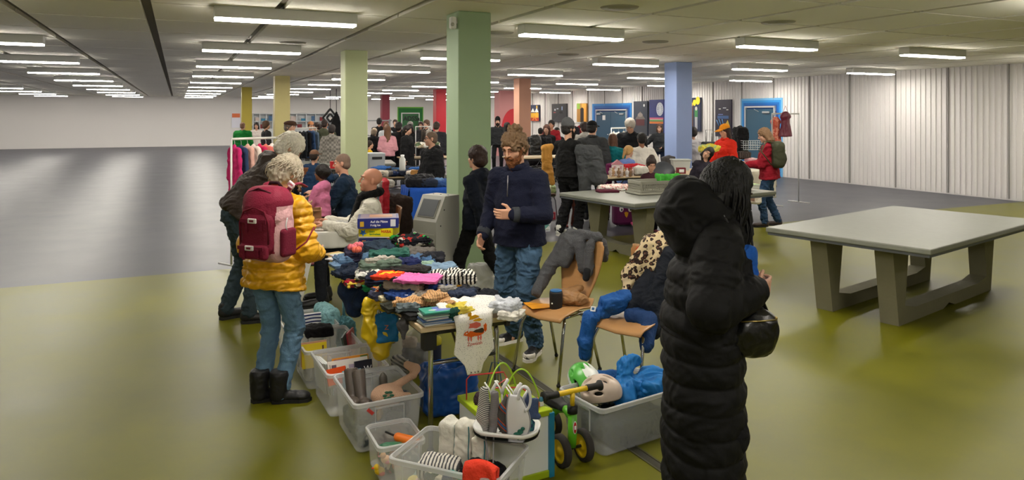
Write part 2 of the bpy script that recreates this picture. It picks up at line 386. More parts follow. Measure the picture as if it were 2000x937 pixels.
def wall_things():
    # blue painted borders (nested bands) and the doors on the right wall
    for i, (x0, x1, y0, cols, dx0, dx1, dy, closer) in enumerate((
            (1157, 1234, 203, ('2f7fc4', '1f5da6', '123c80'), 1167, 1226, 215, 2),
            (1447, 1529, 193, ('6fb4e4', '2f8ed6', '1668b8', '0f4f9a'), 1459, 1516, 209, 1))):
        mb = MB(); n = len(cols)
        for j, c in enumerate(cols):
            f = j/n; X0 = x0+(dx0-x0)*f; X1 = x1+(dx1-x1)*f; Y0 = y0+(dy-y0)*f
            za = RW(X0, Y0).z; a, b = RW(X0), RW(X1); c_ = (a+b)/2; L = (b-a).length
            mb.box((c_.x-VV.x*(.006+j*.003), c_.y-VV.y*(.006+j*.003), za/2), (L, .012+j*.004, za), rz=TH+R(90), m=j)
        tag(mb.build('trim_%d' % (i+2), [mat(c, rough=.7) for c in cols]), kind='structure')
        a, b = RW(dx0), RW(dx1); zt = RW(dx0, dy).z; c_ = (a+b)/2-VV*.05; L = (b-a).length
        e = empty('door_%d' % (i+1), (c_.x, c_.y, 0), TH-R(90)); tag(e, kind='structure')
        n = 2 if closer == 2 else 1
        for k in range(n):
            w_ = L/n; m = MB(); m.box(((k-(n-1)/2)*w_, 0, zt/2-.03), (w_-.02, .05, zt-.08)); m.build('door_leaf', mat('1f4e68', rough=.45), e)
            m = MB(); m.box(((k-(n-1)/2)*w_+(w_*.25 if n == 1 else (k*2-1)*w_*.25), -.06, zt-.17), (.28, .06, .06), bev=.01)
            m.tube([((k-(n-1)/2)*w_, -.06, zt-.15), ((k-(n-1)/2)*w_-.15, -.1, zt-.07)], .01); m.build('door_closer', mat('a8adb0', rough=.4, metal=.6), e)
            m = MB(); m.tube([((k-.5)*.12 if n == 2 else -L*.38, -.05, 1.05), ((k-.5)*.12+.0 if n == 2 else -L*.38, -.08, 1.05), ((k-.5)*.35 if n == 2 else -L*.25, -.08, 1.05)], .011)
            m.build('door_handle', CHROME, e)
        m = MB(); fw = .05
        m.box((-L/2, 0, zt/2), (fw, .08, zt)); m.box((L/2, 0, zt/2), (fw, .08, zt)); m.box((0, 0, zt), (L+fw, .08, fw))
        m.build('door_frame', mat('b9bcbd', rough=.4, metal=.4), e)
        if n == 2:
            m = MB(); m.box((-.5, -.035, 1.75), (.22, .006, .2)); m.build('paper_notice', WHITE, e)
        else:
            s = tag(MB().box((0, 0, .0), (.9, .01, 1.3)).build('paper_poster', mat('e6d9a0', rough=.8)), 'cream paper poster reading OPEN taped to the right blue door', 'poster')
            c2 = RW(1490)-VV*.09; s.location = (c2.x+.15, c2.y, RW(1490, 262).z); s.rotation_euler = (0, 0, TH-R(90))
            c3 = (0, 0, 0)
            text_obj('OPEN', 'letters', .24, BLACK, s, (-.34, -.008, .33), bold=.006)
            text_obj('BALL', 'letters', .24, BLACK, s, (-.34, -.008, .08), bold=.006)
    # green door on the back wall
    x0, x1 = 778, 825; a, b = BW(x0), BW(x1); zt = BW(x0, 211).z; c_ = (a+b)/2; L = (b-a).length
    mb = MB(); mb.box((c_.x-UU.x*.01, c_.y-UU.y*.01, zt/2+.04), (L+.12, .016, zt+.08), rz=TH, m=0); mb.box((c_.x-UU.x*.02, c_.y-UU.y*.02, zt/2), (L, .02, zt), rz=TH, m=1)
    tag(mb.build('trim_4', [mat('6fae3c', rough=.7), mat('1f6e30', rough=.7)]), kind='structure')
    a, b = BW(784), BW(818); zt = BW(784, 221).z; c_ = (a+b)/2-UU*.06; L = (b-a).length
    e = empty('door_3', (c_.x, c_.y, 0), TH); tag(e, kind='structure')
    MB().box((0, 0, zt/2), (L, .05, zt)).build('door_leaf', mat('18592a', rough=.5), e)
    m = MB(); m.box((-L/2, 0, zt/2), (.07, .08, zt)); m.box((L/2, 0, zt/2), (.07, .08, zt)); m.box((0, 0, zt), (L+.07, .08, .07)); m.build('door_frame', mat('c9ccca', rough=.4), e)
    MB().box((0, -.05, 1.1), (.1, .05, .35)).build('door_handle', CHROME, e)
    text_obj('ADSSa', 'door_letters', .42, BLACK, e, (-L*.42, -.04, zt-.5), bold=.01)
    # entrance: dark framed glass doors in a cream recess, red mural beside
    mb = MB(); wall_rect(mb, BW, 955, 990, 192, 262, .12, .02); tag(mb.build('wall_entrance', mat('cdbf9c', rough=.8)), kind='structure')
    e = empty('door_4', BW(976)-UU*.2, TH); tag(e, kind='structure')
    h = BW(976, 209).z
    m = MB()
    for x in (-.55, 0, .55): m.box((x, 0, h/2), (.1, .08, h))
    m.box((0, 0, h), (1.2, .08, .3)); m.box((0, 0, .05), (1.2, .08, .1)); m.build('door_frame', mat('22201f', rough=.5), e)
    MB().box((0, .02, h/2), (1.1, .012, h-.1)).build('door_glass', mat('cfc6b0', rough=.1, alpha=.45), e)
    e2 = empty('exit_sign', BW(970, 202)-UU*.3, TH, 'small lit white sign above the glass entrance door', 'sign')
    MB().box((0, 0, 0), (.3, .06, .22)).build('sign_panel', mat('e8f4ff', emit=3), e2); MB().box((.4, 0, 0), (.2, .06, .22)).build('sign_panel', mat('d8d8e8', emit=1.5), e2)
    mb = MB(); mb.box((0, 0, CEIL/2), (1.3, .6, CEIL), m=0)
    o = mb.build('wall_mural', [mat('c98c8c', rough=.7), mat('c22a35', rough=.7)]); mid = D(996, 225, 33); o.location = (mid.x, mid.y, 0); o.rotation_euler = (0, 0, TH); tag(o, kind='structure')
    mb = MB(); mb.prism([(.6*math.cos(a), .9*math.sin(a)) for a in [R(x) for x in range(0, 181, 12)]]+[(-.6, -.3), (.6, -.3)], (0.05, -.3, 1.25), (1, 0, 0), (0, 0, 1), (0, -.012, 0))
    q = mb.build('red_disc', mat('c22a35', rough=.7), o)
wall_things()
# ---------- columns ----------
def column(px0, px1, ytop, ca, label, sw=None):
    s = (HY-ytop)/(CEIL-H); d = F/s; cx = (px0+px1)/2; wpx = px1-px0; a = wpx*d/F/(cT+sT)
    c = D(cx, 225, d+a*.5); e = tag(MB().box((0, 0, CEIL/2), (a, a, CEIL), bev=.012).build('column', mat(ca, rough=.55, bump=.08, scale=25, var=.05, vscale=3)), label, 'column')
    e.location = (c.x, c.y, 0); e.rotation_euler = (0, 0, TH); return e
GCOL = column(869, 961, 22, '94ac88', 'sage green square column, tallest and nearest, beside the waste bin')
column(662, 721, 98, 'c0c99c', 'pale lime square column behind the seated man in the white jacket')
column(531, 569, 148, 'b0a670', 'ochre yellow square column rising behind the man in the brown flat cap')
column(469, 494, 170, 'ab9a35', 'mustard square column behind the clothes rail, leftmost of all columns')
column(742, 762, 185, '7d1830', 'dark maroon square column left of the green door')
column(845, 872, 174, 'b81c2c', 'bright red square column half hidden by the sage green column')
column(1003, 1037, 153, 'cf9a80', 'peach coloured square column beyond the bearded man')
column(1299, 1350, 121, '8ea2cf', 'pale blue square column in the right half of the hall')
# ---------- ceiling lights ----------
TUBE = mat('fff8ec', emit=LAMP); CASE = mat('c9cac6', rough=.5)
def light_proto():
    e = empty('ceiling_light')
    m = MB(); m.box((0, 0, -.06), (1.46, .2, .12), bev=.008); m.build('light_housing', CASE, e)
    m = MB(); m.box((0, 0, -.13), (1.44, .165, .022)); m.build('diffuser', TUBE, e); return e
lp = light_proto(); first = True
LL = {(0, 0): 'long white strip light nearest on the right half of the ceiling', (-1, 0): 'long white strip light nearest on the left, cut by the photo edge',
      (1, 0): 'white strip light at upper right, cut by the right photo edge', (-1, 1): 'second strip light from the camera along the left edge',
      (0, 1): 'white strip light passing behind the sage green column', (1, 1): 'white strip light hanging left of the blue column top'}
for i in range(-7, 5):
    for j in range(-2, 12):
        p = V((.77, 9.15, 0))+VV*(3.5*i)+UU*(3.97*j)
        vc, uc = p.dot(VV), p.dot(UU)
        if vc < v0+1 or vc > v1-.7 or uc < u0+1 or uc > u1-1: continue
        if p.y > 2 and abs(p.x) > p.y*.80+1.5: continue
        if p.y <= 2 and abs(p.x) > 6: continue
        if first: o = lp; first = False; kids = list(lp.children)
        else:
            o = lp.copy(); C.objects.link(o)
            for ch in kids: c = ch.copy(); C.objects.link(c); c.parent = o
        o.location = (p.x, p.y, CEIL); o.rotation_euler = (0, 0, TH)
        for kx in ('label', 'category', 'group'):
            if kx in o: del o[kx]
        ORD = 'first second third fourth fifth sixth seventh eighth ninth tenth eleventh twelfth thirteenth fourteenth'.split()
        tag(o, LL.get((i, j), 'white strip light in the %s row from the camera, %s file from the left' % (ORD[j+2], ORD[i+7])), 'ceiling light', 'strip lights on the ceiling')
# round ceiling diffusers, motion sensor
for k, (px, py) in enumerate(((1210, 14), (1280, 81), (572, 83), (1520, 43), (1110, 106), (975, 63))):
    c = P(px, py, CEIL); o = MB().lathe([(.0, -.018), (.11, -.02), (.13, -.006), (.19, -.012), (.2, 0)], n=28).build('ceiling_vent', mat('9c9888', rough=.7))
    o.location = (c.x, c.y, CEIL); tag(o, ['round grey ceiling vent nearest to the camera', 'round ceiling vent right of the near strip light', 'round ceiling vent near the left strip lights',
        'round ceiling vent close to the right photo edge', 'small round ceiling vent above the peach column', 'round ceiling vent just right of the green column'][k], 'ceiling vent')
e = empty('motion_sensor', GCOL.location+V((0, 0, 2.86)), TH, 'white motion sensor near the top of the sage green column', 'sensor')
m = MB(); m.box((-.2, -.26+.12, 0), (.03, .04, .05)); m.box((-.235, -.14, -.02), (.07, .07, .13), bev=.015); m.build('sensor_body', WHITE, e)
MB().ball((-.25, -.17, -.04), .022).build('sensor_lens', mat('b8b8b0', rough=.3), e)
# ---------- paintings on the right wall ----------
def painting(x0, x1, y0, y1, base, label, deco, th=.06):
    a, b = RW(x0, y0), RW(x1); zt = a.z; zb = RW(x0, y1).z; L = (b-a).length; c = (a+b)/2-VV*(th/2+.03)
    L = V((b.x-a.x, b.y-a.y)).length; hgt = zt-zb; e = empty('painting', (c.x, c.y, (zt+zb)/2), TH-R(90), label, 'painting')
    MB().box((0, 0, 0), (L, th, hgt)).build('canvas', base, e)
    mb = MB(); mats = []
    for kind, col, *g in deco:
        mats.append(mat(col, rough=.7)); k = len(mats)-1; y = -th/2-.001-k*.0006
        if kind == 'r': x, z, w_, h_ = g; mb.box((x*L/2, y, z*hgt/2), (w_*L, .004, h_*hgt), m=k)
        elif kind == 'o': x, z, rx, rz_ = g; mb.prism([(rx*L*math.cos(t*R(15)), rz_*hgt*math.sin(t*R(15))) for t in range(24)], (x*L/2, y, z*hgt/2), (1, 0, 0), (0, 0, 1), (0, -.003, 0), m=k)
        elif kind == 'p': mb.prism([(x*L/2, z*hgt/2) for x, z in g[0]], (0, y, 0), (1, 0, 0), (0, 0, 1), (0, -.003, 0), m=k)
        elif kind == 'l':
            for q in g[0]: mb.tube([(x*L/2, y, z*hgt/2) for x, z in q], g[1], 5, m=k)
    mb.build('painted_motif', mats, e)
painting(1039, 1056, 205, 236, mat('1f2a4a', rough=.6), 'small painting of yellow arches under a night sky beside the peach column',
    [('r', 'd9a52a', 0, -.35, .9, .35), ('r', 'b03024', 0, -.8, .95, .2), ('p', 'e8e8e0', [(-.9, .1), (-.4, .6), (0, .1)]), ('p', 'e8e8e0', [(0, .1), (.45, .6), (.9, .1)]), ('r', 'd9a52a', .5, .3, .12, .6), ('p', 'd9882a', [(-.6, -.95), (0, -.3), (.6, -.95), (.3, -.95), (0, -.6), (-.3, -.95)])])
painting(1081, 1110, 203, 238, mat('24242a', rough=.6), 'dark square painting of a figure on a night street',
    [('p', '3b3b40', [(-.9, -.95), (.1, 0), (.4, 0), (.8, -.95)]), ('r', '121216', .25, -.45, .22, .55), ('r', 'd8dce4', -.55, .35, .08, .1), ('r', 'c8ccd8', -.2, .45, .12, .05), ('r', 'a8c0e8', .4, .5, .05, .2), ('r', 'c05050', -.6, .05, .15, .04), ('o', '121216', .25, .05, .07, .07)])
painting(1130, 1149, 202, 238, mat('9c7030', rough=.6), 'painting of a black silhouette against an orange door',
    [('r', '7ba03c', -.65, .7, .3, .3), ('r', 'd99a3c', .5, 0, .45, .95), ('r', '201814', .1, -.3, .35, .75), ('o', '201814', .1, .35, .15, .1)])
painting(1241, 1268, 198, 264, mat('2b3342', rough=.6), 'tall dark painting of a domed building under a small moon',
    [('o', 'e8ecec', .55, .75, .05, .04), ('p', '6b6460', [(-.75, -.05), (-.4, .15), (-.2, .3), (0, .4), (.2, .3), (.4, .15), (.75, -.05)]), ('r', '552a2e', 0, -.25, .6, .22), ('o', '857c76', 0, .2, .18, .06), ('r', '3c4048', 0, -.7, .95, .28)])
spokes = [[(.5+.0, .45), (.5+.42*math.cos(R(a))*1., .45+.42*math.sin(R(a))*.85)] for a in range(0, 360, 24)]
ring = [[(.5+.42*math.cos(R(a)), .45+.42*.85*math.sin(R(a))) for a in range(0, 361, 15)]]
painting(1272, 1300, 195, 262, mat('2a357a', rough=.6), 'tall painting of a white Ferris wheel over pink and orange stalls',
    [('r', '3a3f48', 0, -.7, .98, .3), ('l', 'e8ecf4', spokes+ring, .022), ('r', 'd86a8a', 0, -.08, .95, .05), ('r', '6a9a5a', 0, -.2, .95, .05), ('r', 'd87a3a', 0, -.32, .95, .06), ('r', 'd8c8b8', 0, -.14, .9, .02)])
painting(1352, 1372, 191, 256, mat('28304a', rough=.6), 'tall painting of a standing man under yellow lanterns',
    [('o', 'e8c22a', .5, .82, .2, .12), ('o', 'e8c22a', -.15, .7, .15, .09), ('o', 'e8c22a', -.7, .6, .11, .07), ('r', '3c7a4a', .2, 0, .3, .3), ('o', 'b8b4ac', .2, .35, .11, .06), ('r', '9a9aa0', .2, -.5, .25, .35), ('r', '5a4034', -.6, -.1, .2, .6)])
painting(1401, 1432, 195, 266, mat('211c30', rough=.6), 'tall dark painting of harbour lights and a yellow boat bow, left of the right door',
    [('r', '3a5a8a', 0, .05, .7, .08), ('r', '6a7ab8', -.3, .2, .3, .02), ('r', 'd8d8d0', -.4, .5, .12, .02), ('r', 'c8d0d8', .2, .55, .2, .02), ('r', 'd8d8d0', .55, .45, .12, .02),
     ('p', 'c9a83a', [(.2, -.95), (.35, -.3), (.6, -.1), (.85, -.4), (.95, -.95)]), ('p', '5a7ab8', [(.4, -.95), (.5, -.4), (.65, -.3), (.75, -.95)]), ('l', '5a86b8', [[(-.8, -.1), (-.5, -.4)], [(-.5, -.05), (-.2, -.4)], [(-.1, -.05), (.1, -.4)]], .02)])
# ---------- people ----------
def rotx(a): return M.Rotation(a, 3, 'X')
def ik(a, b, l1, l2, pole):
    d = b-a; L = min(d.length, (l1+l2)*.999); dn = d.normalized() if d.length > 1e-6 else V((0, 0, -1)); b2 = a+dn*L
    x = (l1*l1-l2*l2+L*L)/(2*L); h = math.sqrt(max(0, l1*l1-x*x)); pl = V(pole); pl = pl-dn*pl.dot(dn)
    pl = pl.normalized() if pl.length > 1e-6 else dn.orthogonal(); return a+dn*x+pl*h, b2
SKIN = ('c99a80', 'b98468', '8a5a40', 'd8aa90')
def seg_t(v, a, b):
    a, b = np.array(a), np.array(b); ba = b-a; t = np.clip(((v-a)@ba)/(ba@ba), 0, 1)
    return t*np.linalg.norm(ba), np.linalg.norm(v-a-t[:, None]*ba, axis=1)
def person(loc, yaw, h, label, **o):
    """a clothed figure; the front is local -Y, metres at 1.75 m tall scaled by h"""
    g = o.get; k = h/1.75; vox = g('vox', .013); near = vox < .009
    e = empty('person', loc, R(yaw), label, 'person', g('group')); wd = g('w', 1.0); fem = g('fem', 0)
    pz = g('pz', .93); pel = V((g('px', 0), g('py', 0), pz))*k; lean = R(g('lean', 0)); side = R(g('side', 0)); tw = R(g('twist', 0))
    T = M.Rotation(side, 3, 'Y') @ rotx(lean) @ M.Rotation(tw, 3, 'Z')
    def tp(x, y, z): return pel + T@(V((x, y, z))*k)
    nb = tp(0, .005, .51); up = (T@V((0, 0, 1)))
    HR = T @ M.Rotation(R(g('hy', 0)), 3, 'Z') @ rotx(R(g('hp', 0))) @ M.Rotation(R(g('hr', 0)), 3, 'Y'); hs = g('head', 1.0)*k
    hc = nb + (T@rotx(R(g('hp', 0))*.5)@V((0, -.014, .158*g('head', 1.0))))*k
    def hp(x, y, z): return hc+HR@(V((x, y, z))*hs)
    sw_ = (.165 if fem else .182)*wd**.5; sh = [tp(s*sw_*.96, 0, .42) for s in (1, -1)]; hip = [pel+T@(V((s*.092, 0, -.02))*k) for s in (1, -1)]
    arms = []
    for i, s in enumerate((1, -1)):
        hd = g('hl' if i == 0 else 'hr_', None)
        tgt = V(hd)*k if hd else tp(s*(sw_+.07), -.04, -.11)
        if not hd and abs(lean) > .2: tgt = sh[i]+V((s*.03, -.06, -.53))*k
        pole = V(g('pl' if i == 0 else 'pr', (s*.5, .8, -.5)))
        el, wr = ik(sh[i], tgt, .285*k, .25*k, pole); arms.append((sh[i], el, wr))
    legs = []
    fy = g('ft', ((.11, 0), (-.11, 0)))
    for i, s in enumerate((1, -1)):
        f = fy[i]; an = V((f[0], f[1]+.03, f[2] if len(f) > 2 else .085))*k
        kn, an2 = ik(hip[i], an, .435*k, .425*k, V(g('kp', (s*.15, -1, .1)))); legs.append((hip[i], kn, an2))
    # --- the body, one skin ---
    b = S(); K = .03*k
    def c(a, b_, ra, rb, kk=K, **q): b.cone(a, b_, ra*k, rb*k, kk, **q)
    X = tuple(T@V((1, 0, 0)))
    c(tp(0, 0, .0), tp(0, 0, .22), .10*wd, .095*wd, sx=1.35, ax=X); c(tp(0, 0, .22), tp(0, 0, .40), .10*wd, .085, sx=1.45, ax=X)
    c(tp(.1, 0, .425), tp(-.1, 0, .425), .052, .052); c(nb-up*.05*k, hp(0, .012, -.06), .058 if not fem else .048, .052 if not fem else .044, .02*k)
    for s, (a, el, wr) in zip((1, -1), arms): c(a, el, .048, .038); c(el, wr, .037, .026, .015*k)
    for s, (a, kn, an) in zip((1, -1), legs): c(a, kn, .072, .05); c(kn, an, .048, .034, .02*k); c(an, an+V((0, -.05, -.045))*k, .03, .022, .02*k)
    def he(x, y, z, rx, ry, rz, kk=.012, op=1, rot=None): b.ell(hp(x, y, z), (rx*hs, ry*hs, rz*hs), (HR if rot is None else HR@rot), kk*hs, op)
    he(0, .014, .034, .075, .094, .084); he(0, -.028, -.04, .058, .062, .072, .02); he(0, -.071, -.094, .024, .02, .017, .02)
    fat = g('cheek', 1)
    for s in (1, -1):
        he(s*.041, -.052, -.026, .024*fat, .024, .028, .015); b.cone(hp(s*.012, -.088, .032), hp(s*.042, -.074, .036), .009*hs, .009*hs, .012*hs)
        he(s*.077, .012, -.006, .010, .018, .032, .006); he(s*.032, -.098, .012, .017, .014, .011, .008, -1)
    b.cone(hp(0, -.09, .018), hp(0, -.110, -.022), .008*hs, .0112*hs, .008*hs)
    for s in (1, -1): he(s*.012, -.1, -.024, .008, .01, .007, .005)
    he(0, -.086, -.05, .026, .013, .007, .008); he(0, -.085, -.063, .022, .013, .007, .006)
    if g('smile'): he(0, -.1, -.056, .02, .014, .005, .003, -1)
    hands = []
    for i, s in enumerate((1, -1)):
        a, el, wr = arms[i]; d = (wr-el).normalized(); d = (d+V(g('hd'+'lr'[i], (0, 0, 0)))).normalized()
        th = V(g('tl' if i == 0 else 'tr', (0, -1, .25))); th = (th-d*th.dot(d)).normalized()
        n = d.cross(th); inw = V(g('nl' if i == 0 else 'nr', (-s, 0, 0)))
        if n.dot(inw) < 0: n = -n
        Rm = M((th, d, n)).transposed(); hk = k*g('hand', 1)*(.92 if fem else 1)
        b.box(wr+d*.045*hk, (.039*hk, .047*hk, .014*hk), Rm, .013*hk, .012*hk); cu = g('curl', .45)
        ln = (.066, .075, .07, .054)
        for f in range(4):
            p = wr+(d*.086+th*(.029-.0195*f))*hk; dd = d.copy(); l = ln[f]*hk
            for j, (q, r0) in enumerate(((.45, .0095), (.3, .0088), (.25, .0078))):
                an_ = cu*(.6, 1.1, .8)[j]*(1+.12*f); dd = (dd*math.cos(an_)+(n*1.0)*math.sin(an_)).normalized() if j == 0 else (dd*math.cos(an_)+(n*dd.dot(d)-d*dd.dot(n)).normalized()*math.sin(an_)).normalized()
                p2 = p+dd*l*q; b.cone(p, p2, r0*hk, (r0-.0008)*hk, .003*hk); p = p2
        p = wr+(d*.022+th*.032+n*.004)*hk; t1 = p+(d*.6+th*.75+n*.25).normalized()*.04*hk; t2 = t1+(d*.85+th*.25+n*.45).normalized()*.032*hk
        b.cone(p, t1, .0135*hk, .0115*hk, .008*hk); b.cone(t1, t2, .011*hk, .009*hk, .003*hk); hands.append((wr, d, th, n))
    sk = g('skin', SKIN[0])
    b.build('body', mat(sk, rough=.55, var=.06, vscale=9), e, vox)
    # --- face ---
    m = MB(); m2 = MB()
    if not g('noface'):
        for s in (1, -1):
            if g('eyes', 'open') == 'open':
                m.ball(hp(s*.032, -.0745, .012), .0098*hs, 10, m=0); m.ball(hp(s*.032, -.0815, .0115), .0048*hs, 8, m=1)
            m2.tube([hp(s*.014, -.096, .031), hp(s*.03, -.096, .037), hp(s*.05, -.08, .032)], [.0035*hs, .0045*hs, .0025*hs], 6)
        if g('eyes', 'open') == 'open': m.build('eyes', [mat('e6e0da', rough=.3), mat('2a1c14', rough=.2)], e)
        else:
            for s in (1, -1): m.tube([hp(s*.02, -.0885, .007), hp(s*.033, -.0905, .004), hp(s*.047, -.08, .007)], .0025*hs, 6)
            m.build('eyelashes', mat('6a4636', rough=.7), e)
        m2.build('eyebrows', mat(g('brow', '3a2a20'), rough=.9), e)
        S().ell(hp(0, -.0905, -.0505), (.021*hs, .0085*hs, .0045*hs), HR, .004*hs).ell(hp(0, -.0895, -.0605), (.018*hs, .0085*hs, .0055*hs), HR, .004*hs).build('lips', mat(g('lip', 'a8604f'), rough=.5), e, max(vox*.5, .003)) if vox < .012 else None
        if g('smile'): MB().ball(hp(0, -.0885, -.0555), (.017*hs, .007*hs, .0035*hs)).build('teeth', mat('efe9df', rough=.3), e)
    if g('glasses'):
        m = MB()
        for s in (1, -1):
            q = [hp(s*.033+.021*math.cos(R(t)), -.101, .01+.017*math.sin(R(t))) for t in range(0, 361, 30)]; m.tube(q, .0018*hs, 5); m.tube([hp(s*.054, -.1, .014), hp(s*.08, -.0, .012)], .0018*hs, 5)
        m.tube([hp(-.012, -.103, .014), hp(.012, -.103, .014)], .0018*hs, 5); m.build('glasses', mat('2b2320', rough=.3), e)
    # --- hair ---
    st = g('hair'); hcx = g('hcol', '2a1d16'); hm = cloth(hcx, rough=.6, bump=.7, scale=70, stretch=(1, 1, .25), var=.25, vscale=60, spec=.4) if isinstance(hcx, str) else hcx
    if st:
        q = S(); z = .012 if st != 'buzz' else .004
        def E(x, y, zz, rx, ry, rz, kk=.012, op=1): q.ell(hp(x, y, zz), (rx*hs, ry*hs, rz*hs), HR, kk*hs, op)
        if st == 'fringe': E(0, .04, -.015, .080, .075, .05); E(0, .03, .075, .07, .09, .065, .01, -1); E(0, -.07, 0, .09, .075, .12, .006, -1)
        else:
            E(0, .018, .04, .074+z, .092+z, .082+z); E(0, .045, -.02, .066+z, .06+z, .065)
            if st in ('long', 'bob', 'wavy'):
                L = {'long': .26, 'wavy': .34, 'bob': .06}[st]*g('hlen', 1)
                for s in (1, -1): q.cone(hp(s*.066, .012, .02), hp(s*.075, .03, -.06-L*.6), .026*hs, .03*hs, .03*hs)
                q.cone(hp(0, .05, 0), hp(0, .075, -.06-L), .07*hs, .06*hs, .03*hs)
            if st in ('pony',): q.ell(hp(0, .11, .03), (.03*hs,)*3, HR, .02); q.cone(hp(0, .12, .02), hp(0, .14, -.16), .03*hs, .016*hs, .02)
            if st in ('bun', 'topbun'): E(0, .03 if st == 'topbun' else .06, .125, .05, .05, .045, .012)
            if st == 'afro': E(0, .03, .05, .105, .11, .105, .02); E(0, .11, .03, .06, .06, .06, .03)
            if st == 'puff': E(0, .02, .055, .092, .105, .092, .02); E(0, .06, -.02, .08, .07, .08, .02)
            E(0, -.098+g('frl', 0), -.035, .064, .062, .095, .01, -1); E(0, -.11, -.09, .1, .07, .07, .01, -1)
        if g('hat') in ('beanie', 'cap', 'flat'): q.box(hp(0, .02, .15), (.2*hs, .2*hs, .105*hs), HR, .005, .006, -1)
        amp = .0012 if st == 'buzz' else g('hamp', .006)
        q.build('hair', hm, e, max(vox*.9, .004), disp=lambda v: .003*k*(st != 'buzz')+amp*k*(folds(v, 26, 3, (1, 1, .5))-.2)+amp*.8*k*vnoise(v, 70, 4))
        if g('locks'): locks(e, hp, hs, hm, **g('locks'))
    if g('beard'):
        q = S(); q.ell(hp(0, -.052, -.088), (.056*hs, .047*hs, .052*hs), HR, .01*hs).cone(hp(-.03, -.098, -.043), hp(.03, -.098, -.043), .011*hs, .011*hs, .01*hs, op=1)
        for s in (1, -1): q.cone(hp(s*.064, -.005, -.01), hp(s*.05, -.045, -.075), .014*hs, .022*hs, .015*hs)
        L = g('beard'); q.cone(hp(0, -.072, -.1), hp(0, -.078, -.1-.05*L), .036*hs, .02*hs, .02*hs)
        q.ell(hp(0, -.105, -.0575), (.02*hs, .014*hs, .006*hs), HR, .004*hs, -1)
        q.build('beard', cloth(g('bcol', '7a4a2c'), bump=.8, scale=110, var=.3, vscale=70), e, max(vox*.8, .004), disp=lambda v: .004*k*vnoise(v, 90, 4)+.003*k*folds(v, 50, 3, (1, 1, .4)))
    # --- hats ---
    ht = g('hat'); hcl = g('hatcol', '4a4a4c')
    if ht:
        q = S(); E = lambda x, y, zz, rx, ry, rz, kk=.01, op=1: q.ell(hp(x, y, zz), (rx*hs, ry*hs, rz*hs), HR, kk*hs, op)
        if ht == 'beanie': E(0, .016, .07, .086, .104, .086); E(0, .03, .115, .06, .07, .06, .03); q.box(hp(0, .0, -.06), (.15*hs, .2*hs, .085*hs), HR, .005, .005, -1)
        elif ht == 'cap': E(0, .014, .05, .086, .103, .082); q.box(hp(0, .0, -.07), (.15*hs, .2*hs, .1*hs), HR, .005, .005, -1); q.box(hp(0, -.135, .035), (.062*hs, .062*hs, .007*hs), HR@rotx(R(8)), .006*hs, .008)
        elif ht == 'flat': E(0, .0, .068, .1, .125, .05); E(0, .01, .045, .087, .104, .04); q.cone(hp(-.04, -.118, .035), hp(.04, -.118, .035), .014*hs, .014*hs, .02*hs); q.box(hp(0, .0, -.075), (.15*hs, .2*hs, .1*hs), HR, .005, .005, -1)
        elif ht == 'hood':
            E(0, .03, .03, .105, .12, .13, .02); q.cone(hp(0, .07, -.04), nb+T@V((0, .07*k, -.06*k)), .08*hs, .1*hs, .04*hs); E(0, -.13, -.01, .08, .12, .12, .01, -1)
        q.build({'beanie': 'beanie', 'cap': 'peaked_cap', 'flat': 'flat_cap', 'hood': 'hood'}[ht], cloth(hcl, bump=.5), e, max(vox*.8, .004), disp=lambda v: .003*k*folds(v, 20, 3))
    # --- upper clothing ---
    top = dict(col='222222', th=.018, hem=-.06, quilt=0, wr=.006, sleeve=1, hood=0, collar=0, flare=1.12); top.update(g('top', {}))
    th_ = top['th']; q = S()
    q.cone(tp(0, 0, .02), tp(0, 0, .22), (.112*wd+th_)*k, (.105*wd+th_)*k, .04*k, 1.32, X); q.cone(tp(0, .003, .22), tp(0, 0, .385), (.108*wd+th_)*k, (.088+th_)*k, .04*k, 1.45, X)
    q.cone(tp(.1, 0, .415), tp(-.1, 0, .415), (.05+th_)*k, (.05+th_)*k, .04*k)
    for s in (1, -1): q.cone(tp(s*.13, 0, .43), nb-up*.012*k+T@V((s*.04*k, 0, 0)), (.034+th_*.7)*k, (.026+th_*.5)*k, .03*k)
    if fem: q.cone(tp(.06, -.075, .3), tp(-.06, -.075, .3), (.055+th_)*k, (.055+th_)*k, .04*k)
    if g('belly'): q.ell(tp(0, -.06, .1), (.15*k*wd, .12*k, .15*k), T, .05*k)
    he_ = top['hem']; dn = V((0, 0, -1)) if abs(lean) < .7 else -up; hb = pel+ (T@V((0, 0, 0)))+dn*(-he_)*k
    if g('hemy'): hb = hb+V((0, g('hemy')*k, 0))
    q.cone(tp(0, 0, .03), hb, (.115*wd+th_)*k, (.118*wd*top['flare']+th_)*k, .04*k, 1.35, X)
    # flat hem
    q.box(hb+dn*(.13*k), (.5*k, .5*k, .13*k+.0), T if abs(lean) < 1.2 else None, .004, .006, -1) if top.get('cut', 1) else None
    for i, (a, el, wr) in enumerate(arms):
        if top['sleeve'] >= 1:
            cw = wr-(wr-el).normalized()*.012*k; q.cone(a, el, (.054+th_)*k, (.045+th_)*k, .035*k); q.cone(el, cw, (.044+th_)*k, (.032+th_*.7)*k, .02*k)
        else: q.cone(a, a+(el-a)*.75, (.055+th_)*k, (.055+th_)*k, .03*k)
    if top['hood'] == 1:
        q.ell(tp(0, .085, .475), (.115*k, .065*k, .085*k), T, .03*k); q.cone(tp(.07, -.01, .5), tp(.03, .08, .53), .03*k, .035*k, .03*k); q.cone(tp(-.07, -.01, .5), tp(-.03, .08, .53), .03*k, .035*k, .03*k)
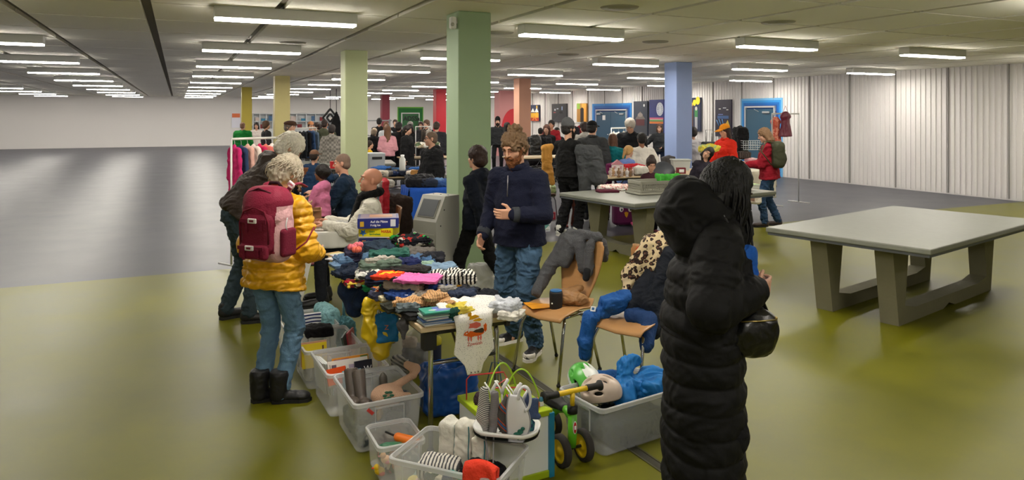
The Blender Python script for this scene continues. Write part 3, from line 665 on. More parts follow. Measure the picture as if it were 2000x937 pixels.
    if top['collar']:
        cz = top['collar']
        for j in range(10):
            a0, a1 = 2*math.pi*j/10, 2*math.pi*(j+1)/10; rr = .066
            p0 = nb+T@(V((rr*math.sin(a0), rr*1.05*math.cos(a0), .01*cz+(.012*math.cos(a0))))*k); p1 = nb+T@(V((rr*math.sin(a1), rr*1.05*math.cos(a1), .01*cz+.012*math.cos(a1)))*k)
            q.cone(p0, p1, .021*k, .021*k, .012*k)
    A = top['quilt']; QL = top.get('ql', .085); W = top['wr']; mx_ = top['mat'] if 'mat' in top else cloth(top['col'], **top.get('mk', {}))
    seg = [(a, el) for a, el, wr in arms]+[(el, wr) for a, el, wr in arms]; sd = g('seed', 1)
    def disp(v):
        d = W*k*(folds(v, top.get('fs', 9), sd, (1, 1, 1.5))-.35)+W*.3*k*vnoise(v, 35, sd)
        if A:
            upn = np.array(up); t = (v-np.array(pel))@upn; below = t < 0; t = np.where(below, -(np.array(pel)[2]-v[:, 2]), t)
            ad = np.linalg.norm((v-np.array(pel))-np.outer(t, upn), axis=1)-.12*k
            arm_ = np.zeros(len(v), bool)
            for n_, (s0, s1) in enumerate(seg):
                ts, ds = seg_t(v, s0, s1); w_ = (ds-.05*k) < ad; arm_ |= w_; t = np.where(w_, ts+(.0 if n_ < 2 else .285*k), t); ad = np.minimum(ad, ds-.05*k)
            t = t+.012*vnoise(v, 6, 8)*k; s_ = np.abs(np.sin(np.pi*t/(QL*k))); d = d+A*k*(s_**.5-.75)*np.where(arm_, top.get('qa', 1), 1)
        return d
    nm = top.get('name', 'jacket'); tv = max(vox*.95, .006)
    q.build(nm, mx_, e, tv, disp=disp)
    if top.get('cuff'):
        for i, (a, el, wr) in enumerate(arms): MB().tube([wr-(wr-el).normalized()*.05*k, wr-(wr-el).normalized()*.004*k], [(.040+th_*.7)*k, (.038+th_*.7)*k], 16).build('cuff', cloth(top['cuff']), e)
    if top.get('zip'):
        m = MB(); m.tube([tp(0, -(.1*wd+th_+.008), .46), tp(0, -(.108*wd+th_+.02), .3)], .004*k, 6); m.build('zip', mat('8a8a8c', metal=.6, rough=.4), e)
    if g('scarf'):
        q = S()
        for j in range(10):
            a0, a1 = 2*math.pi*j/10, 2*math.pi*(j+1)/10; f = lambda a_: nb+T@(V((.085*math.sin(a_), .085*math.cos(a_), .03+.025*math.cos(a_)))*k)
            q.cone(f(a0), f(a1), .034*k, .034*k, .02*k)
        q.cone(tp(.05, -.1, .5), tp(.055, -.16*wd, .12), .028*k, .032*k, .01, 1.6, X); q.cone(tp(-.04, -.1, .5), tp(-.05, -.16*wd, .16), .028*k, .03*k, .01, 1.6, X)
        q.build('scarf', cloth(g('scarf'), bump=.8), e, max(vox*.8, .006), disp=lambda v: .005*k*(folds(v, 16, 5)-.3))
    # --- trousers or skirt ---
    bt = dict(col='1c1d20', wr=.006, th=.012, flare=1.0); bt.update(g('bot', {})); q = S(); t_ = bt['th']
    q.cone(tp(0, 0, .05), pel+T@(V((0, 0, -.03))*k), (.094*wd+t_*.5)*k, (.104*wd+t_*.6)*k, .03*k, 1.28, X)
    for a, kn, an in legs:
        q.cone(a, kn, (.074*wd+t_*.8)*k, (.054+t_)*k, .03*k); q.cone(kn, an+V((0, 0, (-.025 if t_ < .018 else .012)*k)), (.053+t_)*k, (.038+t_)*bt['flare']*k, .02*k)
    q.build('trousers', bt['mat'] if 'mat' in bt else cloth(bt['col'], **bt.get('mk', {})), e, max(vox*.95, .006), disp=lambda v: bt['wr']*k*(folds(v, 11, sd+2, (1, 1, 1.6))-.35)+bt['wr']*.3*k*vnoise(v, 40, sd))
    # --- shoes ---
    sh_ = dict(col='1a1a1a', sole='1a1a1a', boot=0); sh_.update(g('shoe', {}))
    for i, (a, kn, an) in enumerate(legs):
        s = (1, -1)[i]; tw_ = R(g('toe', (12, 12))[i])*s; fz = an.z-.085*k; Rz = M.Rotation(tw_, 3, 'Z')
        if len(fy[i]) > 3: Rz = Rz@rotx(R(fy[i][3]))
        def fp(x, y, z): return V((an.x, an.y, fz))+V((0, 0, .085*k))+Rz@(V((x, y, z-.085))*k)
        q = S(); q.cone(fp(0, .02, .05), fp(0, -.1, .042), .04*k, .036*k, .02*k); q.ell(fp(0, -.14, .038), (.046*k, .065*k, .036*k), Rz, .02*k); bt_ = sh_['boot'] > .03; q.cone(fp(0, .03-.02*bt_, .06), fp(0, .015-.01*bt_, .11+sh_['boot']), (.042+.018*bt_)*k, (.046+.01*(sh_['boot'] > 0)+.013*bt_)*k, .02*k)
        q.box(fp(0, -.06, -.2), (.2*k, .3*k, .2*k), Rz, .003, .004, -1)
        if sh_['boot'] > .03: q.box(fp(0, .015, .245+sh_['boot']), (.1*k, .1*k, .1*k), Rz, .003, .004, -1)
        so = q.build('shoe', mat(sh_['col'], rough=.5, bump=.15, var=.1), e, max(vox*.7, .006), disp=(lambda v: .003*k*(folds(v, 25, 2)-.3)) if sh_['boot'] else None)
        m = MB(); out = [(.036, .05), (.042, 0), (.036, -.06), (.047, -.13), (.035, -.19), (0, -.21), (-.035, -.19), (-.047, -.13), (-.036, -.06), (-.042, 0), (-.036, .05), (0, .065)]
        z0 = 0; m.add([fp(x*1.04, y*1.02, z0) for x, y in out]+[fp(x*1.04, y*1.02, .024) for x, y in out], [list(range(12)), list(range(12, 24))[::-1]]+[[j, 12+j, 12+(j+1) % 12, (j+1) % 12] for j in range(12)])
        m.build('sole', mat(sh_['sole'], rough=.7), so)
        if sh_.get('lace'):
            m = MB()
            for j in range(5): m.tube([fp(-.022, -.035-.017*j, .098-.011*j), fp(0, -.04-.017*j, .106-.011*j), fp(.022, -.035-.017*j, .098-.011*j)], .004*k, 6)
            m.build('laces', mat(sh_['lace'], rough=.8), so)
        if sh_.get('patch'):
            m = MB(); q = S(); q.ell(fp(0, -.15, .04), (.049*k, .055*k, .036*k), Rz, .01).box(fp(0, -.12, .12), (.1*k, .1*k, .06*k), Rz, .003, .004, -1); q.build('toe_cap', mat(sh_['patch'], rough=.5), so, .006)
    return e, dict(tp=tp, hp=hp, hs=hs, k=k, arms=arms, legs=legs, hands=hands, HR=HR, T=T, nb=nb, pel=pel)
def locks(e, hp, hs, hm, n=120, L=.15, r=.007, curl=.02, zlo=-.2, spread=1.0, seed=1, zmin=-.02, back=1, top=1):
    rg = random.Random(seed); m = MB()
    for i in range(n):
        a = rg.uniform(-2.35, 2.35)*spread; el = rg.uniform(zmin, 1)**1; ca_, sa_ = math.cos(el*1.5), math.sin(el*1.5)
        x, y, z = .085*math.sin(a)*ca_, .02+.10*math.cos(a)*ca_, .045+.088*sa_*top; pts = []; l = L*rg.uniform(.6, 1.15); ph = rg.uniform(0, 6.28); st = 9
        ox, oy = math.sin(a), math.cos(a)
        for j in range(st):
            t = j/(st-1); s_ = l*t; out = .018*math.sin(min(1, t*2)*1.57)+.02*t
            zz = z-s_*(.5+.5*t)-.0; wave = curl*t
            pts.append(hp(x*(1+.0*t)+ox*out+wave*math.sin(ph+t*9), y+oy*out+wave*math.cos(ph+t*9), zz))
        m.tube(pts, [r*hs*(1-.75*(j/(st-1))**2) for j in range(st)], 5)
    return m.build('hair_locks', hm, e)
def at(px, d): return ((px-CX)*d/F, d, 0)
JEANS = dict(wr=.012, bump=.5)
# ----- foreground figures -----
def foreground():
    # woman in yellow quilted jacket
    e, r = person(at(534, 4.66), 158, 1.61, 'person with curly grey hair in a yellow quilted jacket and black boots', vox=.008, fem=1,
        hair='puff', hcol='a89d8a', hamp=.012, lean=9, hp=22, hy=-12, locks=dict(n=420, L=.10, r=.0055, curl=.014, spread=1.3), hl=(.16, -.26, 1.0), hr_=(-.17, -.27, 1.0),
        ft=((.07, .02), (-.07, -.02)), toe=(-45, 60), top=dict(col='d8a010', th=.038, hem=-.14, quilt=.016, ql=.06, wr=.016, fs=12, collar=1, mk=dict(rough=.45, bump=.25, scale=30, spec=.5), name='quilted_jacket'),
        bot=dict(col='5f7f9c', wr=.012, th=.014, mk=dict(var=.15, vscale=14)), shoe=dict(col='15151a', sole='0f0f0f', boot=.08), w=1.05)
    # stooping man, brown jacket
    person(at(466, 6.45), 118, 1.86, 'person with white hair stooping in a dark brown jacket, at the left photo edge', vox=.009, hair='puff', hcol='d8d2c4', hamp=.01,
        lean=38, hp=6, ft=((.12, .05), (-.1, -.1)), hl=(.12, -.5, .95), hr_=(-.15, -.45, .9), top=dict(col='3a302b', th=.035, hem=-.1, wr=.018, hood=1, mk=dict(rough=.6)),
        bot=dict(col='34424a', th=.022, wr=.014), shoe=dict(col='17171a'), locks=dict(n=160, L=.09, r=.006, curl=.006), w=1.1)
    # bearded man
    person((.06, 5.66, 0), -32, 1.76, 'bearded person with curly hair bun in a navy fleece and jeans, looking down', vox=.0055, hair='bun', hcol='6b5238', hamp=.014,
        beard=1.05, bcol='7a4c2e', brow='6b4a30', hp=20, hy=-4, lean=4, eyes='shut', cheek=1.05, skin='cf9c80', w=1.06, hl=(.10, -.27, 1.10), hr_=(-.235, -.17, .90), pl=(.9, .6, -.5),
        ft=((.16, -.06), (-.14, .13)), toe=(12, 25), curl=.55, tl=(-.1, -.3, 1), nl=(-.2, .9, -.3), hair_top=1,
        top=dict(col='171b30', th=.026, hem=-.09, wr=.010, fs=8, collar=1, zip=1, cuff='3c4046', name='fleece_jumper', mk=dict(bump=.6, scale=140)),
        bot=dict(col='3f5a74', wr=.02, th=.026, mk=dict(var=.25, vscale=7)), shoe=dict(col='17171b', sole='e8e4dc', boot=.02, lace='101014', patch='e4dfd6'))
    # walking teenager
    person(at(932, 7.1), -112, 1.56, 'teenager in dark navy hoodie walking left in front of the sage green column', vox=.009, hair='puff', hcol='2a1712', hy=-14,
        ft=((.09, -.24), (-.09, .34, .15, 25)), top=dict(col='0c121e', th=.03, hem=-.1, hood=1, wr=.012), bot=dict(col='0a0a0c', th=.02, wr=.012), shoe=dict(col='18181c', sole='d8d8d8'), hr_=(-.28, -.14, .86), hl=(.2, .15, .85))
    # seated man in white
    person(at(716, 7.15), -76, 1.80, 'bald smiling person in a white jacket and black scarf seated at the white table', vox=.0065, hair=None, smile=1, skin='cd8f74', brow='8a7a70', pz=.50, lean=-4, hp=-2,
        ft=((.12, -.45), (-.12, -.42)), hl=(.14, -.38, .77), hr_=(-.12, -.36, .77), scarf='0b0b0d', cheek=1.1, w=1.15, top=dict(col='dcd8cc', th=.028, hem=-.06, wr=.012, fs=10, collar=0, name='padded_jacket'), bot=dict(col='22252c'), cut=0)
    person(at(680, 9.4), -84, 1.80, 'person with shaved head in a dark blue jacket seated behind the smiling one', vox=.01, hair='buzz', hcol='7a6254', skin='c9937a', pz=.52, lean=6,
        ft=((.12, -.45), (-.12, -.45)), hl=(.14, -.4, .8), hr_=(-.12, -.4, .8), top=dict(col='15273c', th=.035, hood=0, wr=.015), bot=dict(col='202228'))
    person(at(628, 8.9), -105, 1.22, 'child with dark curly hair in a pink hoodie behind the cardboard box', vox=.009, fem=1, head=1.12, hair='afro', hcol='140d0b', skin='80553c', glasses=1, hlen=1,
        hl=(.15, -.3, .95), hr_=(-.15, -.3, .95), top=dict(col='b8688a', th=.025, hood=1, wr=.012), bot=dict(col='3a3036'), shoe=dict(col='8c4a52', boot=.1))
    # hooded sweatshirt man behind the blue table
    person(at(846, 11.0), -52, 1.63, 'bald person with glasses in a black hoodie and beige trousers behind the blue covered table', vox=.01, hair='buzz', hcol='6a5648', glasses=1, hy=-25, skin='c8957c',
        lean=3, hr_=(-.15, -.22, .92), w=1.1, top=dict(col='1d1d1f', th=.035, hood=1, wr=.016), bot=dict(col='9c8c70'))
    # grey beanie man, arm out with the coat
    person(at(1110, 11.0), 128, 1.80, 'bearded person in grey beanie, black jumper, black joggers and white trainers', vox=.01, hat='beanie', hatcol='58595c', hair='short', hcol='1c1614', beard=1, bcol='1c1512', w=1.15,
        ft=((.1, .05), (-.1, -.12)), hl=(.12, -.34, 1.05), hr_=(-.24, -.3, 1.0), pr=(-.8, .6, -.5), hy=-10, top=dict(col='0f0f10', th=.03, hem=-.04, wr=.012), bot=dict(col='141416', th=.03, wr=.018), shoe=dict(col='dedcd4', sole='ece9e2', boot=.01))
    person(at(1157, 12.6), 172, 1.78, 'person in black cap, charcoal wool jacket and dark jeans with their back turned', vox=.01, hair='short', hcol='15110f', hat='cap', hatcol='121215', hy=-180+160+0,
        hl=(.3, -.1, .85), hr_=(-.28, .0, .82), w=1.1, top=dict(col='3a3c3e', th=.035, hem=-.1, wr=.012, collar=1), bot=dict(col='1c2028', th=.02), shoe=dict(col='15151a', sole='dcdcdc'))
    # backpack wearer at right
    person(at(1503, 11.95), -105, 1.67, 'person with brown bob in red jacket and blue jeans wearing a green backpack', vox=.01, fem=1, hair='bob', hcol='7a5c40', skin='cfa088', hp=18, lean=5,
        hl=(.1, -.38, 1.08), hr_=(-.15, -.36, 1.06), pr=(-.5, .8, -.6), ft=((.12, -.12), (-.1, .12)), top=dict(mat=cloth('8c1525'), col='x', th=.03, hem=-.1, wr=.014), bot=dict(col='28405c', wr=.02, th=.02), shoe=dict(col='3a2c28'), w=1.1)
    # red coat, orange cap
    person(at(1417, 13.0), -62, 1.72, 'person with long brown hair in an orange cap and bright red coat', vox=.01, fem=1, hair='long', hlen=.9, hcol='2f1f1a', hat='cap', hatcol='d98a1c', hp=12,
        hl=(.2, -.25, .95), hr_=(-.15, -.3, .98), top=dict(col='cc2a18', th=.03, hem=-.2, wr=.012, collar=1), bot=dict(col='2a2c34'))
foreground()
person(at(1113, 11.9), 20, 1.02, 'small child in beige top and brown trousers hidden behind the grey beanie wearer', vox=.014, hair='short', top=dict(col='b4a488', th=.025), bot=dict(col='5a3228', th=.025), shoe=dict(col='7a2a24'))
# ----- the crowd further back: (px, depth, yaw, height, label, options) -----
def col_t(c, **k): d = dict(col=c, th=.03, wr=.014); d.update(k); return d
crowd = [
 (566, 13.8, 72, 1.78, 'person in brown flat cap and black coat, walking right behind the stooping one', dict(hat='flat', hatcol='4a3326', hair='short', hcol='6a6058', top=col_t('121213', hem=-.25, hood=1), w=1.1)),
 (474, 22, 178, 1.66, 'person in a bright green jacket with their back turned, far left', dict(hair='buzz', hcol='7a5a44', top=col_t('14702c', th=.05), w=1.2)),
 (501, 25, 10, 1.62, 'person with dark bob in a pale top beyond the clothes rail', dict(fem=1, hair='bob', hcol='241a18', top=col_t('d8ccc4'))),
 (520, 21, 130, 1.70, 'brown haired person in a dark coat left of the ochre column', dict(hair='puff', hcol='5a4030', top=col_t('2c2a2c', hem=-.2))),
 (607, 20.5, 30, 1.70, 'person in a tan cap among the clothes racks, far left', dict(hat='cap', hatcol='a8714c', hair='short', top=col_t('24406a'))),
 (619, 19.5, -60, 1.68, 'person with tied dark hair in a navy top beside the back racks', dict(fem=1, hair='pony', hcol='2a1a16', top=col_t('1a2440'))),
 (634, 18, 175, 1.78, 'person in an olive parka with a hood, back turned', dict(hair='buzz', hcol='2c1d18', skin=SKIN[1], top=col_t('4f5240', hem=-.3, th=.045, hood=1), w=1.15)),
 (648, 16.5, 190, 1.66, 'person in a grey plaid coat with their back turned, left of the lime column', dict(hair='short', hcol='2a2220', top=dict(col='x', mat=ramp_mat('check', ['6c6862', '8d8880'], 20), th=.04, hem=-.4, wr=.01, hood=1))),
 (614, 12.8, 165, 1.55, 'seated person in brown cap and navy jacket seen from behind', dict(hat='cap', hatcol='7a5a48', hair='short', pz=.6, ft=((.1, -.4), (-.1, -.4)), top=col_t('1c3350'), hr_=(-.35, -.25, .85))),
 (741, 24, 175, 1.78, 'dark coated person behind the lime column, back turned', dict(hair='short', hcol='15110f', top=col_t('141416', hem=-.3), w=1.15)),
 (731, 20, 175, 1.50, 'child in a black jacket with a fur trimmed hood down, back turned', dict(hair='puff', hcol='8a7a66', top=col_t('141416', hood=1, th=.05), bot=dict(col='b8bcc4'))),
 (722, 17.5, 100, 1.22, 'small child in a yellow coat half hidden by the lime column', dict(head=1.15, hair='short', top=col_t('c8a018'), bot=dict(col='1a1a1e'))),
 (754, 23, 15, 1.66, 'person with long fair hair in a white top, facing the crowd', dict(fem=1, hair='long', hcol='7a5238', top=col_t('d0d4d8'))),
 (757, 18.5, 195, 1.60, 'person with long hair in a pink hoodie and black skirt, back turned', dict(fem=1, hair='long', hcol='6a4a34', top=col_t('d69aa4'), bot=dict(col='0e0e10', th=.05), hl=(.1, -.2, 1.05), hr_=(-.1, -.2, 1.05))),
 (772, 26, 0, 1.72, 'person in dark clothes standing left of the green door', dict(hair='short', hcol='3a2a22', top=col_t('1c1c20'))),
 (779, 19, 170, 1.68, 'person in long black coat with their back turned beside the pink hoodie', dict(fem=1, hair='puff', hcol='181210', top=col_t('0d0d0f', hem=-.5, th=.05))),
 (795, 17.5, 75, 1.63, 'person with dark ponytail in a long black coat, in profile to the right', dict(fem=1, hair='pony', hcol='1c1310', top=col_t('0e0e10', hem=-.5, th=.045), hp=10)),
 (801, 23, -10, 1.66, 'grey haired person in a black coat, behind the ponytailed one', dict(hair='puff', hcol='9a9690', top=col_t('121214'))),
 (812, 21, -35, 1.66, 'person with dark hair bending over the far stall', dict(fem=1, hair='long', hcol='1c1412', lean=22, top=col_t('161618'), hr_=(-.2, -.45, .9))),
 (822, 24, 5, 1.66, 'dark haired person behind the far stall, right of the bending one', dict(fem=1, hair='bob', hcol='3a2620', top=col_t('3c3436'))),
 (833, 22.5, -30, 1.72, 'brown haired person in black at the far stall left of the red column', dict(hair='puff', hcol='5a4232', top=col_t('1a1a1c'))),
 (853, 19, 165, 1.70, 'person in a dark grey jacket in front of the red column, back turned', dict(hair='short', hcol='3c2e26', top=col_t('2c2e32', th=.045), w=1.2)),
 (972, 23, 0, 1.80, 'person in a black beanie and dark jacket by the glass entrance', dict(hat='beanie', hatcol='141416', beard=1, bcol='1c1512', top=col_t('26282a', hood=1))),
 (991, 21.5, 60, 1.66, 'person with long dark hair beside the red mural wall', dict(fem=1, hair='long', hcol='1a1210', top=col_t('2a2426'))),
 (1077, 20, -20, 1.74, 'dark haired person in a dark red top behind the two in black', dict(hair='short', hcol='1a1412', skin=SKIN[1], top=col_t('8a1c24'))),
 (1069, 18.5, -15, 1.64, 'person with long auburn hair in a black jacket, right of the peach column', dict(fem=1, hair='long', hcol='4a2a1e', lean=8, top=col_t('101012'))),
 (1048, 16.5, 20, 1.38, 'smiling person with long black hair low beside the peach column', dict(fem=1, hair='long', hcol='120c0c', smile=1, top=col_t('1a1618'))),
 (1056, 21, 160, 1.50, 'dark haired person bending at racks right of the peach column', dict(hair='short', hcol='15100e', top=col_t('15151a'))),
 (1088, 20.5, 30, 1.52, 'dark haired person just left of the grey beanie', dict(hair='short', hcol='181210', top=col_t('1a1a1c'))),
 (1140, 17, 200, 1.70, 'person in a pale grey hoodie beyond the charcoal jacket', dict(hair='puff', hcol='2a1a18', top=col_t('a8a49c', hood=1), w=1.1)),
 (1197, 12.7, 165, 1.54, 'child with long brown hair in a teal and navy jacket', dict(fem=1, hair='long', hlen=1.2, hcol='5a3a28', top=dict(col='x', mat=cloth('127078'), th=.04, hem=-.1, wr=.014, hood=1), bot=dict(col='5a1c4a'))),
 (1220, 12.35, 120, 1.34, 'blonde child in a light blue fleece with a dark strap across the back', dict(fem=1, head=1.05, hair='pony', hcol='b8925c', lean=10, top=col_t('7088c8'))),
 (1234, 14.0, -18, 1.84, 'grey haired person in a black padded jacket looking down', dict(hair='puff', hcol='b4ae a4'.replace(' ', ''), lean=15, hp=22, hl=(.1, -.35, 1.0), hr_=(-.08, -.35, 1.0), top=col_t('17181c', th=.05, collar=1), w=1.15)),
 (1253, 12.7, 188, 1.56, 'child with short black hair in a white t-shirt, back turned', dict(hair='short', hcol='0e0b0a', skin=SKIN[2], hl=(.28, -.05, .9), hr_=(-.28, -.05, .9), top=dict(col='d8d4cc', th=.03, wr=.012, sleeve=0, name='t_shirt'), w=1.1)),
 (1288, 20.5, -15, 1.63, 'person with glasses in a dark cardigan gesturing beside the stalls, left of the blue column', dict(fem=1, hair='bob', hcol='4a3024', glasses=1, hr_=(-.38, -.22, 1.12), hl=(.08, -.25, 1.0), top=col_t('26282a'), bot=dict(col='1c2638'))),
 (1271, 11.3, 4, 1.14, 'small girl with a hair tuft looking down behind the grey basket', dict(fem=1, head=1.4, hair='topbun', hcol='2a1a14', hp=22, eyes='shut', top=col_t('3a1c24'), bot=dict(col='17171b'), shoe=dict(col='c0607c'))),
 (1369, 11.5, -25, 1.36, 'dark haired child tilting the head beside the blue column', dict(fem=1, head=1.1, hair='bob', hcol='14100f', hr=28, side=12, top=col_t('26222c'))),
 (1353, 16, 190, 1.60, 'dark haired person in light grey sitting behind the blue column', dict(hair='puff', hcol='201714', top=col_t('b4b0b0'))),
]
for px, d, yaw, h, lab, o in crowd:
    o.setdefault('vox', .013 if d < 15 else .017); o.setdefault('hair', 'short'); person(at(px, d), yaw, h, lab, seed=int(px) % 13, **o)
# ---------- near things: stall table, bins, chairs, toys ----------
E1, E2 = V((.891, .454, 0)), V((-.454, .891, 0)); TA = V((-.48, 3.77, 0)); TZ = .73; TROT = math.atan2(.454, .891)
def Tp(a, b, z=TZ): return TA+E1*a+E2*b+V((0, 0, z))
WOODTOP = mat('cbb592', rough=.55, bump=.05, var=.06, vscale=20, stretch=(1, 8, 1)); STEEL = mat('8f8f90', rough=.25, metal=1)
def folding_table(o, L, W, label, topm=WOODTOP, rz=TROT, h=TZ, group=None, cloth_=None):
    """corner o, width W along E1, length L along E2 (local y)"""
    e = empty('folding_table', o, rz, label, 'table', group)
    MB().box((W/2, L/2, h-.014), (W, L, .028), bev=.004).build('tabletop', topm, e)
    m = MB(); 
    for x in (.06, W-.06): m.box((x, L/2, h-.05), (.025, L-.1, .045))
    for y in (.09, L-.09): m.box((W/2, y, h-.05), (W-.1, .03, .04))
    m.build('frame', mat('3a3a38', rough=.5), e)
    for x in (.1, W-.1):
        for y, s in ((.12, -1), (L-.12, 1)):
            MB().tube([(x, y+s*-.02, h-.05), (x, y, h-.12), (x, y, .015)], .0145, 12).build('leg', CHROME, e)
            MB().cyl((x, y, .012), .019, .024).build('foot', BLACK, e)
    for y, s in ((.12, 1), (L-.12, -1)):
        MB().tube([(W/2, y+s*.28, h-.06), (W/2, y+s*.1, h-.2), (W/2, y, h-.24)], .008, 8).tube([(.1, y, h-.24), (W-.1, y, h-.24)], .01, 8).build('brace', STEEL, e)
    return e
folding_table(Tp(0, 0, 0), 1.2, .6, 'beech topped folding table heaped with clothes, its near corner holding the booklets')
MB_ = MB().box((0, 0, 0), (.07, .06, .11)); c = Tp(.07, .07, TZ-.084); q = MB_.build('corner_block', BLACK); q.location = c; q.rotation_euler = (0, 0, TROT); tag(q, 'black plastic corner block hanging under the near corner of the clothes table', 'bracket')
folding_table(Tp(0, 1.22, 0), .95, .6, 'beech topped folding table at the far end of the clothes stall, with magazines')
# --- garments ---
def garment(px, py, lift, size, rot, m, label, name='folded_garment', cat='garment', amp=.012, fs=14, seed=0, layers=1, vox=.0065, group=None, loc=None):
    w_, l, h_ = size; z = TZ+lift+h_/2; c = P(px, py, z) if loc is None else V(loc); s = S()
    s.box((0, 0, -h_*.08), (w_/2, l/2, h_*.38), None, min(h_*.3, .02), .01)
    rg = random.Random(seed+int(px)); 
    for _ in range(3): s.cone((rg.uniform(-.45, .45)*w_, -l*.42, h_*.3), (rg.uniform(-.45, .45)*w_, l*.42, h_*.32), h_*.24, h_*.2, .012)
    s.cone((-w_*.45, rg.uniform(-.4, .4)*l, h_*.32), (w_*.45, rg.uniform(-.4, .4)*l, h_*.28), h_*.2, h_*.22, .012)
    sd = seed+int(px) % 17
    def disp(v):
        d = amp*.8*(folds(v, fs, sd, (1, 1, 1.6))-.5)+amp*.55*(folds(v, 30, sd+4, (1.6, .7, 1) if sd % 2 else (.7, 1.6, 1))-.5)
        if layers: d = d+.0035*np.sign(np.sin(v[:, 2]*math.pi*2/.017+3*vnoise(v, 6, 2)))*(np.abs(v[:, 2]) < h_*.35)
        return d
    o = s.build(name, m, None, vox, disp=disp); o.location = c; o.rotation_euler = (0, 0, R(rot)); return tag(o, label, cat, group)
DEN = lambda c: cloth(c, bump=.5, scale=180, var=.22, vscale=12)
ST_BW = ramp_mat('stripe', ['e6e2da', '1a1a1c'], 14, rot=(0, 0, .5), pos=[0, .55], dist=.6); ST_PEACH = ramp_mat('stripe', ['c99a68', 'd9b48c', '8c6238'], 22, pos=[0, .4, .8], rot=(0, 0, .3), dist=.8)
FLOR = ramp_mat('cells', ['b01c34', 'e8c84a', '28402a', 'e4d8c4', '7a1a2a'], 40); LOGO = ramp_mat('cells', ['c8381c', 'e8b41c', '2a2224'], 12, pos=[0, .6, .75])
XMAS = ramp_mat('cells', ['15151d', '15151d', '2f9a4a', 'b8322c', 'd8d4cc'], 26, pos=[0, .3, .66, .8, .93])
PRINT = ramp_mat('cells', ['d87a2c', 'e8b48c', '3a4a7a', 'c84a2c'], 40)
